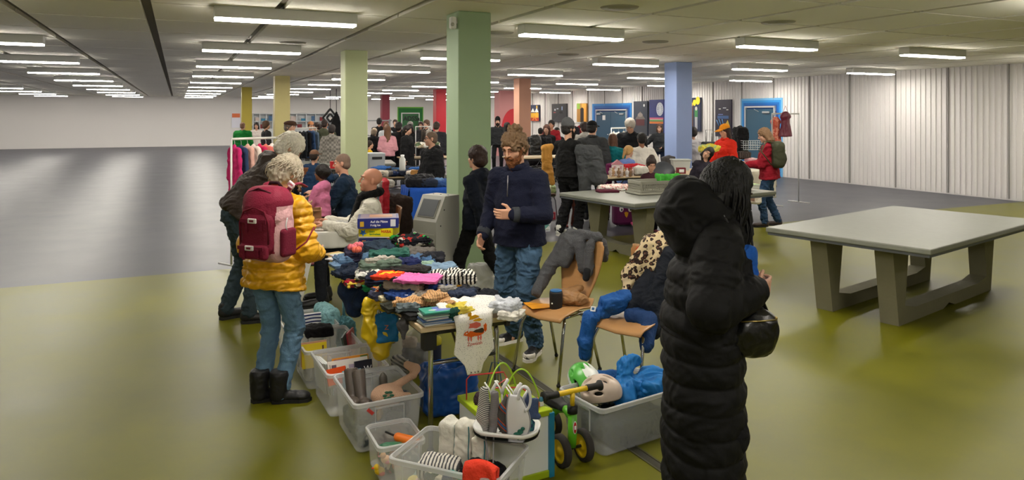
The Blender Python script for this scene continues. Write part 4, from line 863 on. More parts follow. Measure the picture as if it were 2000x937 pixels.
gs = [
 # px, py, lift, size, rot, mat, label
 (800, 478, .01, (.34, .30, .11), 20, cloth('3a3634'), 'dark folded jumper at the bottom of the pile, under the Christmas jumper'),
 (798, 468, .10, (.27, .27, .075), 35, XMAS, 'black Christmas jumper with green reindeer and red motifs, on top of the far pile'),
 (806, 496, .02, (.34, .22, .10), 10, cloth('6f6a66'), 'taupe grey folded trousers below the Christmas jumper'),
 (750, 482, .02, (.30, .34, .12), 40, DEN('3c4c60'), 'dark blue jeans at the bottom of the pile behind the teal trousers'),
 (722, 500, .08, (.15, .50, .055), -62, DEN('5c7a9a'), 'light blue jeans laid diagonally across the far pile'),
 (700, 512, .05, (.14, .40, .05), -58, DEN('6a88a8'), 'second pale jeans leg lying under the diagonal jeans'),
 (680, 532, .03, (.20, .17, .06), -50, DEN('1e2a3e'), 'dark navy jeans turn-up at the left table edge'),
 (702, 520, .0, (.28, .30, .09), 20, cloth('182338'), 'navy folded trousers at the left edge of the far pile'),
 (760, 494, .12, (.28, .15, .055), 12, cloth('34665c'), 'teal green folded trousers on the far pile'),
 (742, 516, .10, (.27, .16, .07), 18, cloth('5e6e62'), 'sage green rolled jumper left of the middle of the pile'),
 (742, 508, .14, (.20, .06, .05), 20, cloth('b0aca2'), 'pale grey knitted cuff lying over the sage green jumper'),
 (725, 535, .06, (.20, .14, .06), 10, ramp_mat('cells', ['c8ccc4', '4a4a4c', 'e4e4e0'], 40), 'small white garment with black pattern left of the navy roll'),
 (778, 514, .08, (.30, .16, .06), 14, cloth('1c2450'), 'dark royal navy garment in the middle of the pile'),
 (815, 505, .06, (.26, .13, .06), 5, DEN('4c6c94'), 'mid blue denim folded behind the mint garment'),
 (845, 508, .02, (.16, .16, .10), 5, cloth('23242c'), 'dark navy folded jumper at the back right of the pile'),
 (812, 518, .06, (.26, .14, .05), 20, cloth('93b09c'), 'mint green garment behind the pink t-shirt'),
 (850, 524, .03, (.28, .18, .07), -12, DEN('7f9ab4'), 'pale blue denim skirt behind the striped top'),
 (745, 545, .04, (.20, .20, .075), 10, cloth('20263c'), 'navy garment with red logo lying left of the black t-shirt'),
 (788, 524, .09, (.34, .16, .045), -8, cloth('2c2829'), 'black t-shirt stretched behind the pink one'),
 (757, 538, .13, (.17, .15, .03), -10, LOGO, 'red and yellow lettered t-shirt front in the middle of the pile'),
 (705, 549, .0, (.22, .16, .05), 25, FLOR, 'small red and yellow flowered garment at the left edge'),
 (735, 547, .05, (.12, .08, .04), 15, cloth('6e5a50'), 'brown rolled sock beside the flowered garment'),
 (752, 560, .01, (.26, .13, .065), -20, cloth('1f7a4e'), 'bright green garment edge below the lettered t-shirt'),
 (790, 556, .06, (.24, .12, .06), -15, cloth('a09484'), 'beige rolled jumper left of the pink t-shirt'),
 (816, 543, .12, (.27, .19, .035), -8, cloth('e070b0'), 'bright pink t-shirt on top of the middle of the pile'),
 (885, 540, .07, (.27, .17, .085), 14, ST_BW, 'black and white striped top folded at the right of the pile'),
 (872, 556, .03, (.20, .10, .06), -5, cloth('d49a28'), 'ochre yellow garment under the striped top'),
 (800, 562, .02, (.36, .12, .075), -4, cloth('2a303c'), 'dark slate trousers running below the pink t-shirt'),
 (748, 568, .0, (.12, .10, .06), 40, PRINT, 'small orange and blue printed baby garment near the left edge'),
 (741, 576, .0, (.10, .12, .045), 30, cloth('484c66'), 'small grey blue roll at the left table edge'),
 (762, 574, .01, (.19, .17, .03), 35, cloth('e0d6b4'), 'cream cotton shirt near the left edge'),
 (787, 574, .02, (.18, .17, .055), 50, cloth('24407c'), 'royal blue garment right of the cream shirt'),
 (855, 566, .02, (.14, .10, .07), -30, cloth('243c7c'), 'bright navy roll left of the grey rolled socks'),
 (874, 565, .06, (.11, .08, .05), 20, cloth('8a8884'), 'light grey rolled socks below the striped top'),
 (823, 575, .03, (.22, .10, .04), 8, ramp_mat('cells', ['d4d0c8', 'a8a49c', 'e8e4dc'], 30), 'white printed t-shirt right of the royal blue garment'),
 (902, 570, .03, (.22, .12, .07), -3, cloth('1b1b22'), 'black folded leggings right of the light grey socks'),
 (902, 578, .05, (.15, .12, .075), 5, cloth('283248'), 'round navy bundle behind the yellow garment'),
 (938, 578, .02, (.20, .15, .06), -10, cloth('14161e'), 'flat black garment at the right table edge'),
 (822, 590, .04, (.30, .11, .05), -2, ST_PEACH, 'peach ribbed knitted trousers lying near the booklets'),
 (848, 579, .09, (.13, .11, .05), 35, ST_PEACH, 'knot of the peach ribbed knitted trousers'),
 (870, 592, .05, (.16, .10, .06), -35, ST_PEACH, 'peach ribbed trouser leg right of the knot'),
 (780, 596, .0, (.20, .16, .05), 30, cloth('33342c'), 'dark olive garment at the left table edge'),
 (797, 600, .04, (.13, .08, .04), 10, cloth('5a6468'), 'pair of grey socks on the dark olive garment'),
 (818, 606, .01, (.22, .20, .045), 35, cloth('232324'), 'black t-shirt hanging toward the left edge beside the booklets'),
 (893, 606, .01, (.15, .14, .08), -50, cloth('d8c450'), 'pale yellow garment behind the white bodysuit'),
 (880, 612, .01, (.12, .09, .07), -40, cloth('154238'), 'dark green velvet bundle right of the booklets'),
 (985, 596, .02, (.17, .16, .07), -20, cloth('bcc0c8'), 'pale blue grey garment behind the bodysuit shoulder'),
 (1000, 612, .0, (.12, .16, .05), -20, cloth('dcd8d0'), 'white garment at the right end of the near table edge'),
 (690, 497, .08, (.12, .15, .10), 10, cloth('2c2a40'), 'dark purple garment under the pink toy flowers'),
]
for i, g in enumerate(gs): garment(*g, seed=i)
# hanging trouser bundle over left edge
s = S(); a = Tp(.03, 1.25, .76); s.cone(a, Tp(-.07, 1.2, .68), .075, .07, .03).cone(Tp(-.07, 1.2, .68), Tp(-.06, 1.12, .56), .07, .05, .03).cone(Tp(.05, 1.1, .74), Tp(-.04, 1.08, .62), .06, .045, .03)
tag(s.build('draped_trousers', DEN('1b2c48'), None, .007, disp=lambda v: .014*(folds(v, 12, 4)-.4)), 'dark navy trousers hanging over the left edge of the stall', 'garment')
s = S(); s.cone(Tp(.02, .25, .745), Tp(-.03, .2, .70), .035, .03, .02).cone(Tp(-.03, .2, .70), Tp(-.035, .17, .64), .03, .012, .02)
tag(s.build('draped_sleeve', cloth('4c4a4c'), None, .006, disp=lambda v: .008*(folds(v, 20, 4)-.4)), 'grey sleeve hanging over the left edge near the booklets', 'garment')
# toy flowers on the far pile
for i, (px, py) in enumerate(((688, 482), (700, 478), (697, 487))):
    c = P(px, py, .97); m = MB()
    for j in range(5): m.ball((.018*math.cos(j*1.256), .018*math.sin(j*1.256), 0), (.017, .017, .02), 8)
    o = m.build('toy_flower', cloth('d8707c' if i < 2 else 'd86a58')); o.location = c; tag(o, ['pink soft toy flower furthest left on the purple garment', 'pink soft toy flower standing highest beside the jeans', 'coral toy flower below the other two'][i], 'toy')
# magazines on far table
for i, (px, py, z, r_, c, lab) in enumerate(((660, 497, .735, 20, 'c8a04a', 'yellow illustrated children book at the far left table corner'), (668, 505, .742, 35, 'd8d4dc', 'white leaflet lying on the yellow book'), (672, 500, .75, 10, 'c9bccc', 'pale lilac booklet topmost at the far left corner'))):
    o = MB().box((0, 0, 0), (.15, .21, .007)).box((0, 0, .004), (.11, .1, .001), m=1).build('picture_book', [mat(c, rough=.5), mat(('d8dcb0', 'b8b4c8', '9a86b8')[i], rough=.5)]); o.location = P(px, py, z); o.rotation_euler = (0, 0, R(r_)+TROT); tag(o, lab, 'book')
# booklet stack near corner
cs = ['b9a684', 'd8dce4', '6a88b8', 'c8ccd8', '3a5a8c', 'dcd8d0', '8a94c8', 'a8c0b4', 'd8d8e0', '2f6a5c', '3fa08c']
for i, c in enumerate(cs):
    o = MB().box((0, 0, 0), (.16, .115, .0065)); 
    if i == len(cs)-1: o.box((.03, .0, .0036), (.09, .08, .001), m=1); o.ball((-.02, -.01, .0036), (.028, .016, .0008), 12, m=2)
    o = o.build('booklet', [mat(c, rough=.35), mat('6a78c8', rough=.35), mat('c8e0d8', rough=.35)]); rg = random.Random(i)
    k = P(853, 637, TZ); o.location = (k.x+rg.uniform(-.01, .01)-.01, k.y+.045+rg.uniform(-.012, .012), TZ+.004+i*.0072); o.rotation_euler = (0, 0, TROT+rg.uniform(-.2, .12))
    w_ = ['bottom tan', 'second lowest pale blue', 'third lowest mid blue', 'fourth lowest grey white', 'dark blue middle', 'sixth cream', 'lilac seventh', 'grey green eighth', 'white ninth', 'dark green second from top', 'turquoise topmost'][i]
    tag(o, w_+' booklet in the stack on the near table corner', 'booklet', 'booklets stacked on the near table corner')
# --- bodysuit hanging over the near edge ---
def bodysuit():
    DOT = ramp_mat('spots', ['85858a', 'ece9e4'], 130, pos=[0, .2], bump=.1)
    c0 = Tp(.29, 0, 0); L = .44
    prof = [(0, .07), (.06, .14), (.1, .175), (.25, .165), (.27, .115), (.45, .105), (.6, .112), (.72, .12), (.8, .085), (.88, .055), (.96, .045), (1, .04)]
    def wd(t):
        for (a, x), (b, y) in zip(prof, prof[1:]):
            if a <= t <= b: return x+(y-x)*(t-a)/(b-a)
        return .04
    def f(u, v):
        x = (u-.5)*2*wd(v)*1.0; s = v*L; on = .12
        if s < on: q = c0+E2*(on-s)+V((0, 0, TZ+.10-.055*(s/on)**2+.006*math.sin(u*14)))
        else:
            t = s-on; q = c0-E2*(.022+.018*math.sin(min(1, t/.05)*1.57)+.003*math.sin(u*9+v*3))+V((0, 0, TZ+.045-t*1.0))
        return q+E1*x
    o = MB().sheet(f, 22, 40, .006).build('baby_bodysuit', DOT); tag(o, 'white dotted baby bodysuit with orange print hanging off the near table edge', 'bodysuit')
    def at_(x, t, k): return f(.5+x/(2*wd(t)), t)-E2*(.006+.0006*k)
    m = MB()
    def blob(x, t, rx, rz_, k, n=10, rot=0):
        c = at_(x, t, k); m.prism([(rx*math.cos(a*6.283/n)*(1+.25*math.sin(a*2.3+x*90)), rz_*math.sin(a*6.283/n)*(1+.2*math.cos(a*3.1))) for a in range(n)], c, E1, (0, 0, 1), -E2*.001, m=k)
    blob(.0, .31, .03, .013, 0); blob(-.02, .28, .012, .016, 0); blob(.02, .34, .026, .008, 0); blob(.0, .40, .036, .016, 1)
    blob(.0, .50, .055, .016, 3, 12); blob(.03, .47, .035, .012, 2); blob(-.02, .47, .02, .01, 4); blob(-.045, .49, .016, .014, 3); blob(-.047, .49, .006, .006, 4); blob(.06, .44, .01, .022, 3)
    for x in (-.035, -.02, .02, .035): blob(x, .555, .005, .016, 1)
    m.build('printed_picture', [cloth('e0a81c'), cloth('d86a5c'), cloth('4a3a2c'), cloth('d8601c'), cloth('e8e4dc')], o)
    q = at_(-.045, .64, 9); text_obj('Zzwoish', 'printed_word', .026, cloth('c85a5c'), o, q, (R(90), 0, TROT), .0004)
    m = MB()
    for x in (-.04, 0, .04): m.ball(at_(x*.5, .97, 3), .004, 8)
    m.build('snap_buttons', mat('6a6a6c', rough=.3, metal=.7), o)
bodysuit()
# --- board game boxes behind the pile ---
def game_box(px, d, z, size, rz, c, label, words, tcol, extra=None):
    k = D(px, 225, d); e = empty('board_game_box', (k.x, k.y, z), R(rz), label, 'board game'); w_, l, h_ = size
    MB().box((0, 0, h_*.36), (w_-.004, l-.004, h_*.72)).build('box_base', mat('e8e4dc' if c == 'e4d41c' else c, rough=.4), e)
    MB().box((0, 0, h_*.55), (w_, l, h_*.9), bev=.002).build('box_lid', mat(c, rough=.35), e)
    for t, s, x, zz, tc in words: text_obj(t, 'lid_lettering', s, mat(tc, rough=.4), e, (x, -l/2-.0015, zz), (R(90), 0, 0), .0004, bold=.0006)
    m = MB(); [m.box(b[0], b[1], m=j) for j, b in enumerate(extra or [])]
    if extra: m.build('lid_picture', [mat(b[2], rough=.4) for b in extra], e)
    return e
game_box(742, 5.78, .735, (.30, .26, .075), 12, 'c8d4b0', 'pale green game box at the bottom of the game stack', [], '')
game_box(738, 5.78, .812, (.31, .25, .072), 14, '1c2456', 'dark blue game box under the yellow one', [('Mein Obstgarten', .022, -.06, .03, 'e8e4dc')], '', [((-.115, -.1265, .035), (.03, .002, .04), 'c87a2c'), ((.10, -.1265, .036), (.035, .002, .05), 'd8d8dc')])
e = game_box(741, 5.76, .886, (.275, .23, .075), -4, 'e4d41c', 'yellow HABA game box in the middle of the game stack', [('HABA', .03, .045, .04, 'c8281c'), ('Erster', .018, -.05, .042, '3c8a3c'), ('Spieleschatz', .018, -.05, .022, '3c8a3c')], '')
m = MB(); m.prism([(.03*(1 if j % 2 else .45)*math.sin(j*.6283), .03*(1 if j % 2 else .45)*math.cos(j*.6283)) for j in range(10)], (-.1, -.1165, .038), (1, 0, 0), (0, 0, 1), (0, -.001, 0)); m.build('star_motif', mat('2f78c8', rough=.4), e)
e = game_box(739, 5.76, .963, (.32, .27, .078), 10, '1e2a78', 'dark blue game box topmost of the stack with white lettering', [('Auf die Plätze', .024, -.06, .044, 'e8e8f0'), ('fertig los', .022, -.06, .018, 'e8e8f0')], '', [((.115, -.1365, .04), (.04, .002, .055), 'd8d8dc'), ((-.125, -.1365, .035), (.03, .002, .04), 'c8a02c'), ((0, 0, .0775), (.28, .23, .002), '8c7890'), ((.02, .01, .079), (.18, .14, .002), 'c8906a')])
# ---------- plastic bins ----------
PLAST = mat('f2f4f6', rough=.25, alpha=.27, spec=.5); RIM = mat('d8dadc', rough=.25, alpha=.62)
def rrect(a, b, r, n=5):
    r = min(r, a*.9, b*.9); out = []
    for cx, cy, s in ((a-r, b-r, 0), (-a+r, b-r, 90), (-a+r, -b+r, 180), (a-r, -b+r, 270)):
        for i in range(n+1):
            t = R(s+90*i/n); out.append((cx+r*math.cos(t), cy+r*math.sin(t)))
    return out
def bin_(c, rz, L, W, h, label, group=None, body=PLAST, rim=RIM, hand=True):
    """open clear box, long side along local y"""
    e = empty('storage_bin', (c[0], c[1], 0), rz, label, 'storage box', group); m = MB(); t = .9; th = .003
    rings = [(t, .004, 0), (t+.01, .004, .004), (1-.012, h-.03, 0)]
    def ring(s, z, ins): return [(x, y, z) for x, y in rrect(W/2*s-ins, L/2*s-ins, .035)]
    def loft(rs, close=False):
        vs = [p for r in rs for p in r]; k = len(rs[0]); fs = [[i*k+j, i*k+(j+1) % k, (i+1)*k+(j+1) % k, (i+1)*k+j] for i in range(len(rs)-1) for j in range(k)]
        if close: fs.append(list(range(k))[::-1])
        m.add(vs, fs, False)
    loft([ring(t, .002, 0), ring(t+.05, h*.5, 0), ring(.99, h-.012, 0), ring(.99, h-.012, th), ring(t+.05, h*.5, th), ring(t, .006, th)])
    k = 24; b = ring(t, .002, 0); m.add(b, [list(range(len(b)))[::-1]]); b = ring(t, .006, th); m.add(b, [list(range(len(b)))])
    m.build('bin_body', body, e); m = MB(); o_ = .009
    loft([ring(.99, h-.022, -.002), ring(1, h-.024, -o_), ring(1, h-.004, -o_), ring(1, h, -.005), ring(1, h, .002), ring(.99, h-.02, .004)]); m.build('rim', rim, e)
    if hand:
        for s in (1, -1):
            m = MB(); y = s*(L/2*.965+.004); w_ = W*.42; z0, z1 = h*.42, h*.84; q = .006
            m.box((0, y, z1), (w_, q, .008)).box((-w_/2, y, (z0+z1)/2), (.006, q, z1-z0)).box((w_/2, y, (z0+z1)/2), (.006, q, z1-z0)); m.build('handle_recess', rim, e)
    return e
BROT = TH+R(2)
bin_((-1.60, 5.58), BROT, .52, .38, .27, 'clear bin furthest from the camera, with the striped towel over its rim')
bin_((-1.32, 5.10), BROT, .50, .38, .27, 'clear bin second in the left row, holding a yellow book')
bin_((-1.06, 4.66), BROT, .50, .38, .275, 'clear bin with picture books, behind the one with rubber boots')
bin_((-.79, 4.20), BROT, .50, .39, .28, 'clear bin holding rubber boots and a plush goose')
bin_((-.615, 3.76), R(25), .29, .235, .19, 'small clear bin with an orange knife toy and rubber ducks', hand=False)
bin_((-.245, 3.38), R(-23)-R(90), .55, .37, .27, 'large clear bin nearest the camera, with folded baby clothes and a coral towel')
bin_((.63, 4.17), R(33)-R(90), .60, .38, .27, 'smoky clear bin with helmets beside the black coat', body=mat('b8bcc0', rough=.3, alpha=.36))
def lump(name, loc, size, m, label, cat, rz=0, amp=.012, fs=14, seed=1, parent=None, vox=.006, rad=.5, blobs=2, rx=0):
    a, b, c_ = [x/2 for x in size]; s = S(); s.box((0, 0, 0), (a, b, c_), None, min(a, b, c_)*rad, .01); rg = random.Random(seed)
    for _ in range(blobs): s.ell((rg.uniform(-.4, .4)*a, rg.uniform(-.4, .4)*b, c_*.5), (a*.5, b*.5, c_*.6), None, .03)
    o = s.build(name, m, parent, vox, disp=lambda v: amp*(folds(v, fs, seed)-.4)+amp*.3*vnoise(v, 50, seed)); o.location = loc; o.rotation_euler = (R(rx), 0, R(rz))
    return tag(o, label, cat) if not parent else o
NAVYST = ramp_mat('stripe', ['d4d4d8', '1c2858'], 12, rot=(0, R(90), 0), pos=[0, .6])
# striped towel and aqua towel over the far bin
def drape(name, a, b, top, hang1, hang2, w_dir, width, m, label, cat='towel', th=.008, wob=.006, sag=0):
    """cloth folded over a rim point a: hangs hang1 on side b and hang2 on the other"""
    a = V(a); n = V(b).normalized(); wdv = V(w_dir).normalized(); T_ = hang1+hang2
    def f(u, v):
        s = v*T_-hang1; x = (u-.5)*width
        if s < 0: q = a-n*(.018+.01*math.sin(u*7))*-1+V((0, 0, s)) if s < -.02 else a+n*.018*(-s/.02)+V((0, 0, s*.4))
        else: q = a-n*.018*min(1, s/.02)+V((0, 0, -s)) if s > .02 else a-n*.018*(s/.02)+V((0, 0, -s*.4))
        return q+wdv*x+n*(wob*math.sin(u*11+v*5)*abs(s)/max(hang1, hang2))+V((0, 0, top-sag*math.sin(u*3.14)))
    return tag(MB().sheet(f, 16, 30, th).build(name, m), label, cat)
uu_, vv_ = V((-math.sin(BROT), math.cos(BROT), 0)), V((math.cos(BROT), math.sin(BROT), 0))
fb = V((-1.60, 5.58, 0)); drape('striped_towel', fb-uu_*.02+V((.0, .0, .31)), -uu_, 0, .13, .06, vv_, .21, NAVYST, 'white towel with navy stripes hanging over the far bin')
lump('towel', fb+V((.13, .12, .25)), (.13, .34, .16), cloth('8fc0c8', bump=.8), 'aqua towel bundle at the right of the far bin', 'towel', 30, .018)
lump('towel', fb+V((.30, .02, .13)), (.10, .22, .26), cloth('5f97a4', bump=.8), 'teal towel hanging outside the far bin by the table leg', 'towel', 30, .018)
lump('black_garment', V((-1.42, 5.27, .27)), (.20, .13, .07), cloth('17171a'), 'black garment lying on the rim between the two furthest bins', 'garment', 20)
def book(c, size, rz, tilt, col, label, art=None, word=None):
    e = MB().box((0, 0, 0), size); cols = [col]
    for i, (x, z, w_, h_, cc) in enumerate(art or []): e.box((x, -size[1]/2-.0008, z), (w_, .001, h_), m=i+1); cols.append(cc)
    o = e.build('picture_book', [mat(x, rough=.35) for x in cols]); o.location = c; o.rotation_euler = (R(tilt), 0, R(rz))
    if word: text_obj(word[0], 'cover_lettering', word[1], mat(word[2], rough=.4), o, (word[3], -size[1]/2-.002, word[4]), (R(90), 0, 0), .0003)
    return tag(o, label, 'book')
b2 = V((-1.32, 5.10, 0)); b3 = V((-1.06, 4.66, 0)); DG = math.degrees(BROT)
book(b2+V((-.04, -.17, .20)), (.17, .012, .16), DG, -12, 'e8cc14', 'bright yellow picture book at the front of the second bin', [(.06, .03, .012, .06, '6a4a1c')])
book(b2+V((-.05, -.145, .205)), (.18, .01, .16), DG, -10, 'd8a890', 'pink and white picture book just behind the yellow one')
book(b2+V((.13, .06, .19)), (.16, .012, .17), DG+65, -14, '3a4a40', 'dark green book leaning at the right side of the second bin')
book(b2+V((.15, .12, .20)), (.16, .012, .17), DG+60, -8, 'a83848', 'crimson book leaning behind the dark green one')
lump('paper_leaflets', b2+V((-.08, .0, .08)), (.2, .3, .14), ramp_mat('cells', ['c8c4b8', '8a8a7c', 'dcd8d0'], 14), 'pile of pale papers at the bottom of the second bin', 'papers', DG, .006)
book(b3+V((.0, .05, .19)), (.24, .014, .15), DG, -14, 'd8902c', 'orange and purple picture book at the back of the third bin', [(-.06, .04, .1, .05, '7a3a6a'), (.09, .055, .05, .03, '5a7a3a')])
book(b3+V((.0, -.02, .19)), (.26, .014, .16), DG, -18, 'd8d4cc', 'white comic with black drawings in the third bin', [(-.05, 0, .07, .07, '2c2630'), (.03, .02, .05, .05, 'a89cb0'), (-.09, .03, .03, .05, '5a5060')])
book(b3+V((.11, -.07, .20)), (.115, .016, .16), DG+4, -10, '1c1a28', 'black book with large white letter W in the third bin', None, ('W', .05, 'e0e0e4', -.0, .01))
book(b3+V((-.05, -.12, .20)), (.13, .012, .10), DG+12, -22, 'e0501c', 'orange red book at the front of the third bin')
book(b3+V((.05, -.13, .19)), (.12, .012, .10), DG, -15, '5aa0b4', 'light blue booklet edge in front of the black book')
for i in range(6): book(b3+V((-.15-.012*i*.9, .02+.006*i, .15)), (.012, .3, .2) if 0 else (.2, .006, .20), DG+96, -6, ['b8bcb8', 'd8d8d4', '9aa09c', 'c8ccc8', 'a8a8a0', 'd0d0cc'][i], ['pale grey exercise book nearest the books inside the third bin', 'white exercise book second at the left wall of the third bin', 'grey exercise book third at the left wall of the third bin', 'light exercise book fourth at the left wall of the third bin', 'beige grey exercise book fifth at the left wall of the third bin', 'outermost pale exercise book against the left wall of the third bin'][i])
# boots
b4 = V((-.79, 4.20, 0))
def boot(loc, rz, label, tilt=0):
    s = S(); s.cone((0, 0, .06), (0, .02, .2), .032, .042, .02).ell((0, -.07, .03), (.034, .075, .032), None, .02).box((0, -.04, -.05), (.1, .2, .05), None, .003, .004, -1)
    s.cone((0, .022, .17), (0, .024, .24), .034, .038, .004, op=-1)
    o = s.build('rubber_boot', mat('59504a', rough=.35, var=.2, vscale=20), None, .005); o.location = loc; o.rotation_euler = (R(tilt), 0, R(rz)); return tag(o, label, 'boot', 'brown rubber boots in the third bin')
boot(b4+V((-.15, .03, .13)), 20, 'brown child rubber boot against the left wall of its bin', -16); boot(b4+V((-.09, .01, .13)), 28, 'brown child rubber boot with glitter, right one of the pair', -18)
s = S(); s.ell((0, 0, 0), (.095, .085, .06)).cone((.02, .03, .03), (.14, .07, .09), .024, .02, .015).cone((.14, .07, .09), (.15, .09, .12), .022, .026, .01).cone((.15, .09, .12), (.10, .1, .14), .03, .022, .01).cone((0, -.06, .02), (.13, -.06, .02), .022, .018, .01)
o = s.build('plush_goose', cloth('d0aa90', bump=.8, scale=200), None, .005); o.location = b4+V((.07, -.06, .235)); tag(o, 'peach knitted plush goose with long folded neck, lying in the boots bin', 'plush toy')
q = MB()
for j in range(6): q.ball((.02+.02*math.cos(j), -.082+.004*math.sin(j), .03+.018*math.sin(j*1.1)), (.014, .006, .008), 8)
q.build('stitched_leaf', cloth('3f6a54'), o)
lump('shoe_tongue', b4+V((.02, .10, .2)), (.035, .03, .16), mat('4a453c', rough=.5), 'dark olive shoe sticking up behind the plush goose', 'shoe', 20, .003, rx=-15)
lump('small_shoes', b4+V((-.04, -.13, .15)), (.12, .1, .09), mat('1b1b1f', rough=.5), 'black small shoe with an orange lining at the front of the boots bin', 'shoe', 40, .008)
lump('ochre_cloth', b4+V((.0, -.1, .15)), (.09, .08, .08), cloth('a8843c'), 'ochre cloth between black shoe and plush goose', 'cloth', 0, .008)
lump('grey_shoes', b4+V((.12, .06, .14)), (.12, .14, .12), cloth('3c4446'), 'dark grey shoe in the right corner of the boots bin', 'shoe', 0, .01)
lump('stored_clothes', b4+V((0, -.02, .065)), (.30, .42, .11), cloth('4a5258'), 'dark clothes filling the bottom of the boots bin', 'clothes', DG, .012)
q = MB().box((0, 0, 0), (.045, .002, .018), rot=M.Rotation(R(45), 3, 'Y')).build('price_sticker', mat('c83c34', rough=.5)); q.location = b4-V((.0, 0, 0))+vv_*-.11-uu_*.245+V((0, 0, .225)); q.rotation_euler = (0, 0, BROT); tag(q, 'small red and white sticker on the front of the boots bin', 'sticker')
# small bin content
b5 = V((-.615, 3.76, 0)); s = S(); s.cone((-.02, 0, 0), (.08, -.04, -.01), .021, .026, .02, 1.3, (0, 1, 0))
o = s.build('toy_saw', mat('e8761c', rough=.4), None, .004); o.location = b5+V((.03, .03, .15)); MB().tube([(-.03, .01, .0), (-.09, .035, .012)], .006, 8).build('blade', BLACK, o); tag(o, 'orange toy saw with black blade lying in the small bin', 'toy')
lump('green_toy', b5+V((-.01, -.04, .12)), (.12, .06, .04), mat('2f6a4c', rough=.4), 'dark green toy with red rim in the small bin', 'toy', 20, .006)
for i, (x, y, z, c, c2, lab) in enumerate(((-.06, -.10, .035, 'e8c01c', 'd8401c', 'yellow rubber duck at the bottom of the small bin'), (-.03, -.09, .09, 'e8b07c', 'd8788c', 'peach and pink rubber duck above the yellow one'), (.0, -.06, .11, '8c6a5c', 'c8785c', 'brown rubber animal topmost among the ducks'), (.03, -.10, .06, 'd87a3c', 'b8b43c', 'orange rubber toy at the right wall of the small bin'))):
    m = MB(); m.ball((0, 0, 0), (.028, .022, .02)); m.ball((-.014, -.006, .022), .016); m.ball((-.032, -.012, .02), (.008, .006, .004), m=1); m.ball((.012, -.012, -.008), (.018, .012, .012), m=1)
    o = m.build('rubber_duck', [mat(c, rough=.35), mat(c2, rough=.35)]); o.location = b5+V((x, y, z)); tag(o, lab, 'rubber toy')
lump('toy_mix', b5+V((.01, .03, .045)), (.17, .2, .07), ramp_mat('cells', ['4a4a44', '6a4a3c', 'a83c4c', '3a5a4a', 'c8bcae'], 22), 'mixed small toys at the bottom of the small bin', 'toys', 25, .01)
# clothes bin: folded white rompers, head bands, dark cloth, coral towel
b6 = V((-.245, 3.38, 0)); qx, qy = V((math.cos(R(-23)), math.sin(R(-23)), 0)), V((-math.sin(R(-23)), math.cos(R(-23)), 0))
QW = cloth('d8d6cc', bump=.6, scale=40)
for i, (a, b, z, w_, l, h_, m_, lab) in enumerate(((-.11, .12, .20, .10, .09, .30, QW, 'white quilted baby romper standing leftmost in the near bin'), (-.02, .10, .21, .09, .09, .31, cloth('e2dfd4', bump=.5, scale=30), 'white baby jacket with teal piping in the middle of the near bin'), (.07, .08, .185, .09, .08, .27, cloth('dcd8cc', bump=.6, scale=50), 'white padded romper right of the teal piped one'))):
    o = lump('baby_romper', b6+qx*(a)+qy*b+V((0, 0, z)), (w_, l, h_), m_, lab, 'baby clothes', -23, .012, 9, 3+i)
    MB().tube([(w_*.45, -l*.5-.006+.004*math.sin(t*1.3), h_*.5-t*h_/9) for t in range(10)], .003, 6).build('piping', cloth('3c7880'), o)
lump('baby_hat', b6+qx*-.08+qy*-.05+V((0, 0, .20)), (.20, .12, .08), ramp_mat('stripe', ['d0ccc4', '4c4c50'], 18, pos=[0, .6]), 'grey striped baby cap in the front left of the near bin', 'cap', -10, .01)
lump('bib_pile', b6+qx*-.02+qy*-.09+V((0, 0, .18)), (.2, .10, .05), ramp_mat('cells', ['1f3a30', '22345c', 'd8d0b8', 'c8483c', '14282a'], 24), 'pile of patterned bandana bibs in the near bin', 'bibs', -18, .01)
lump('dark_cloth', b6+qx*.13+qy*-.01+V((0, 0, .17)), (.2, .16, .11), cloth('15161c'), 'dark navy cloth heap in the right half of the near bin', 'cloth', -20, .014)
lump('aqua_strap', b6+qx*.04+qy*-.11+V((0, 0, .205)), (.1, .02, .02), cloth('4ab0a8'), 'thin aqua strap on the bib pile', 'strap', -30, .003)
lump('packed_clothes', b6+qx*-.02+qy*.0+V((0, 0, .08)), (.42, .26, .14), ramp_mat('cells', ['a8b4b4', 'c8c4bc', 'd8b8b0', '8c9c9c', 'd8c87c'], 12), 'pale baby clothes packed at the bottom of the near bin', 'clothes', -23, .012)
drape('coral_towel', b6+qx*.19-qy*.165+V((0, 0, .305)), -qy, 0, .16, .07, qx, .15, cloth('e8422c', bump=.9, scale=60), 'bright coral towel hanging over the front rim of the near bin', th=.022, wob=.014, sag=-.02)
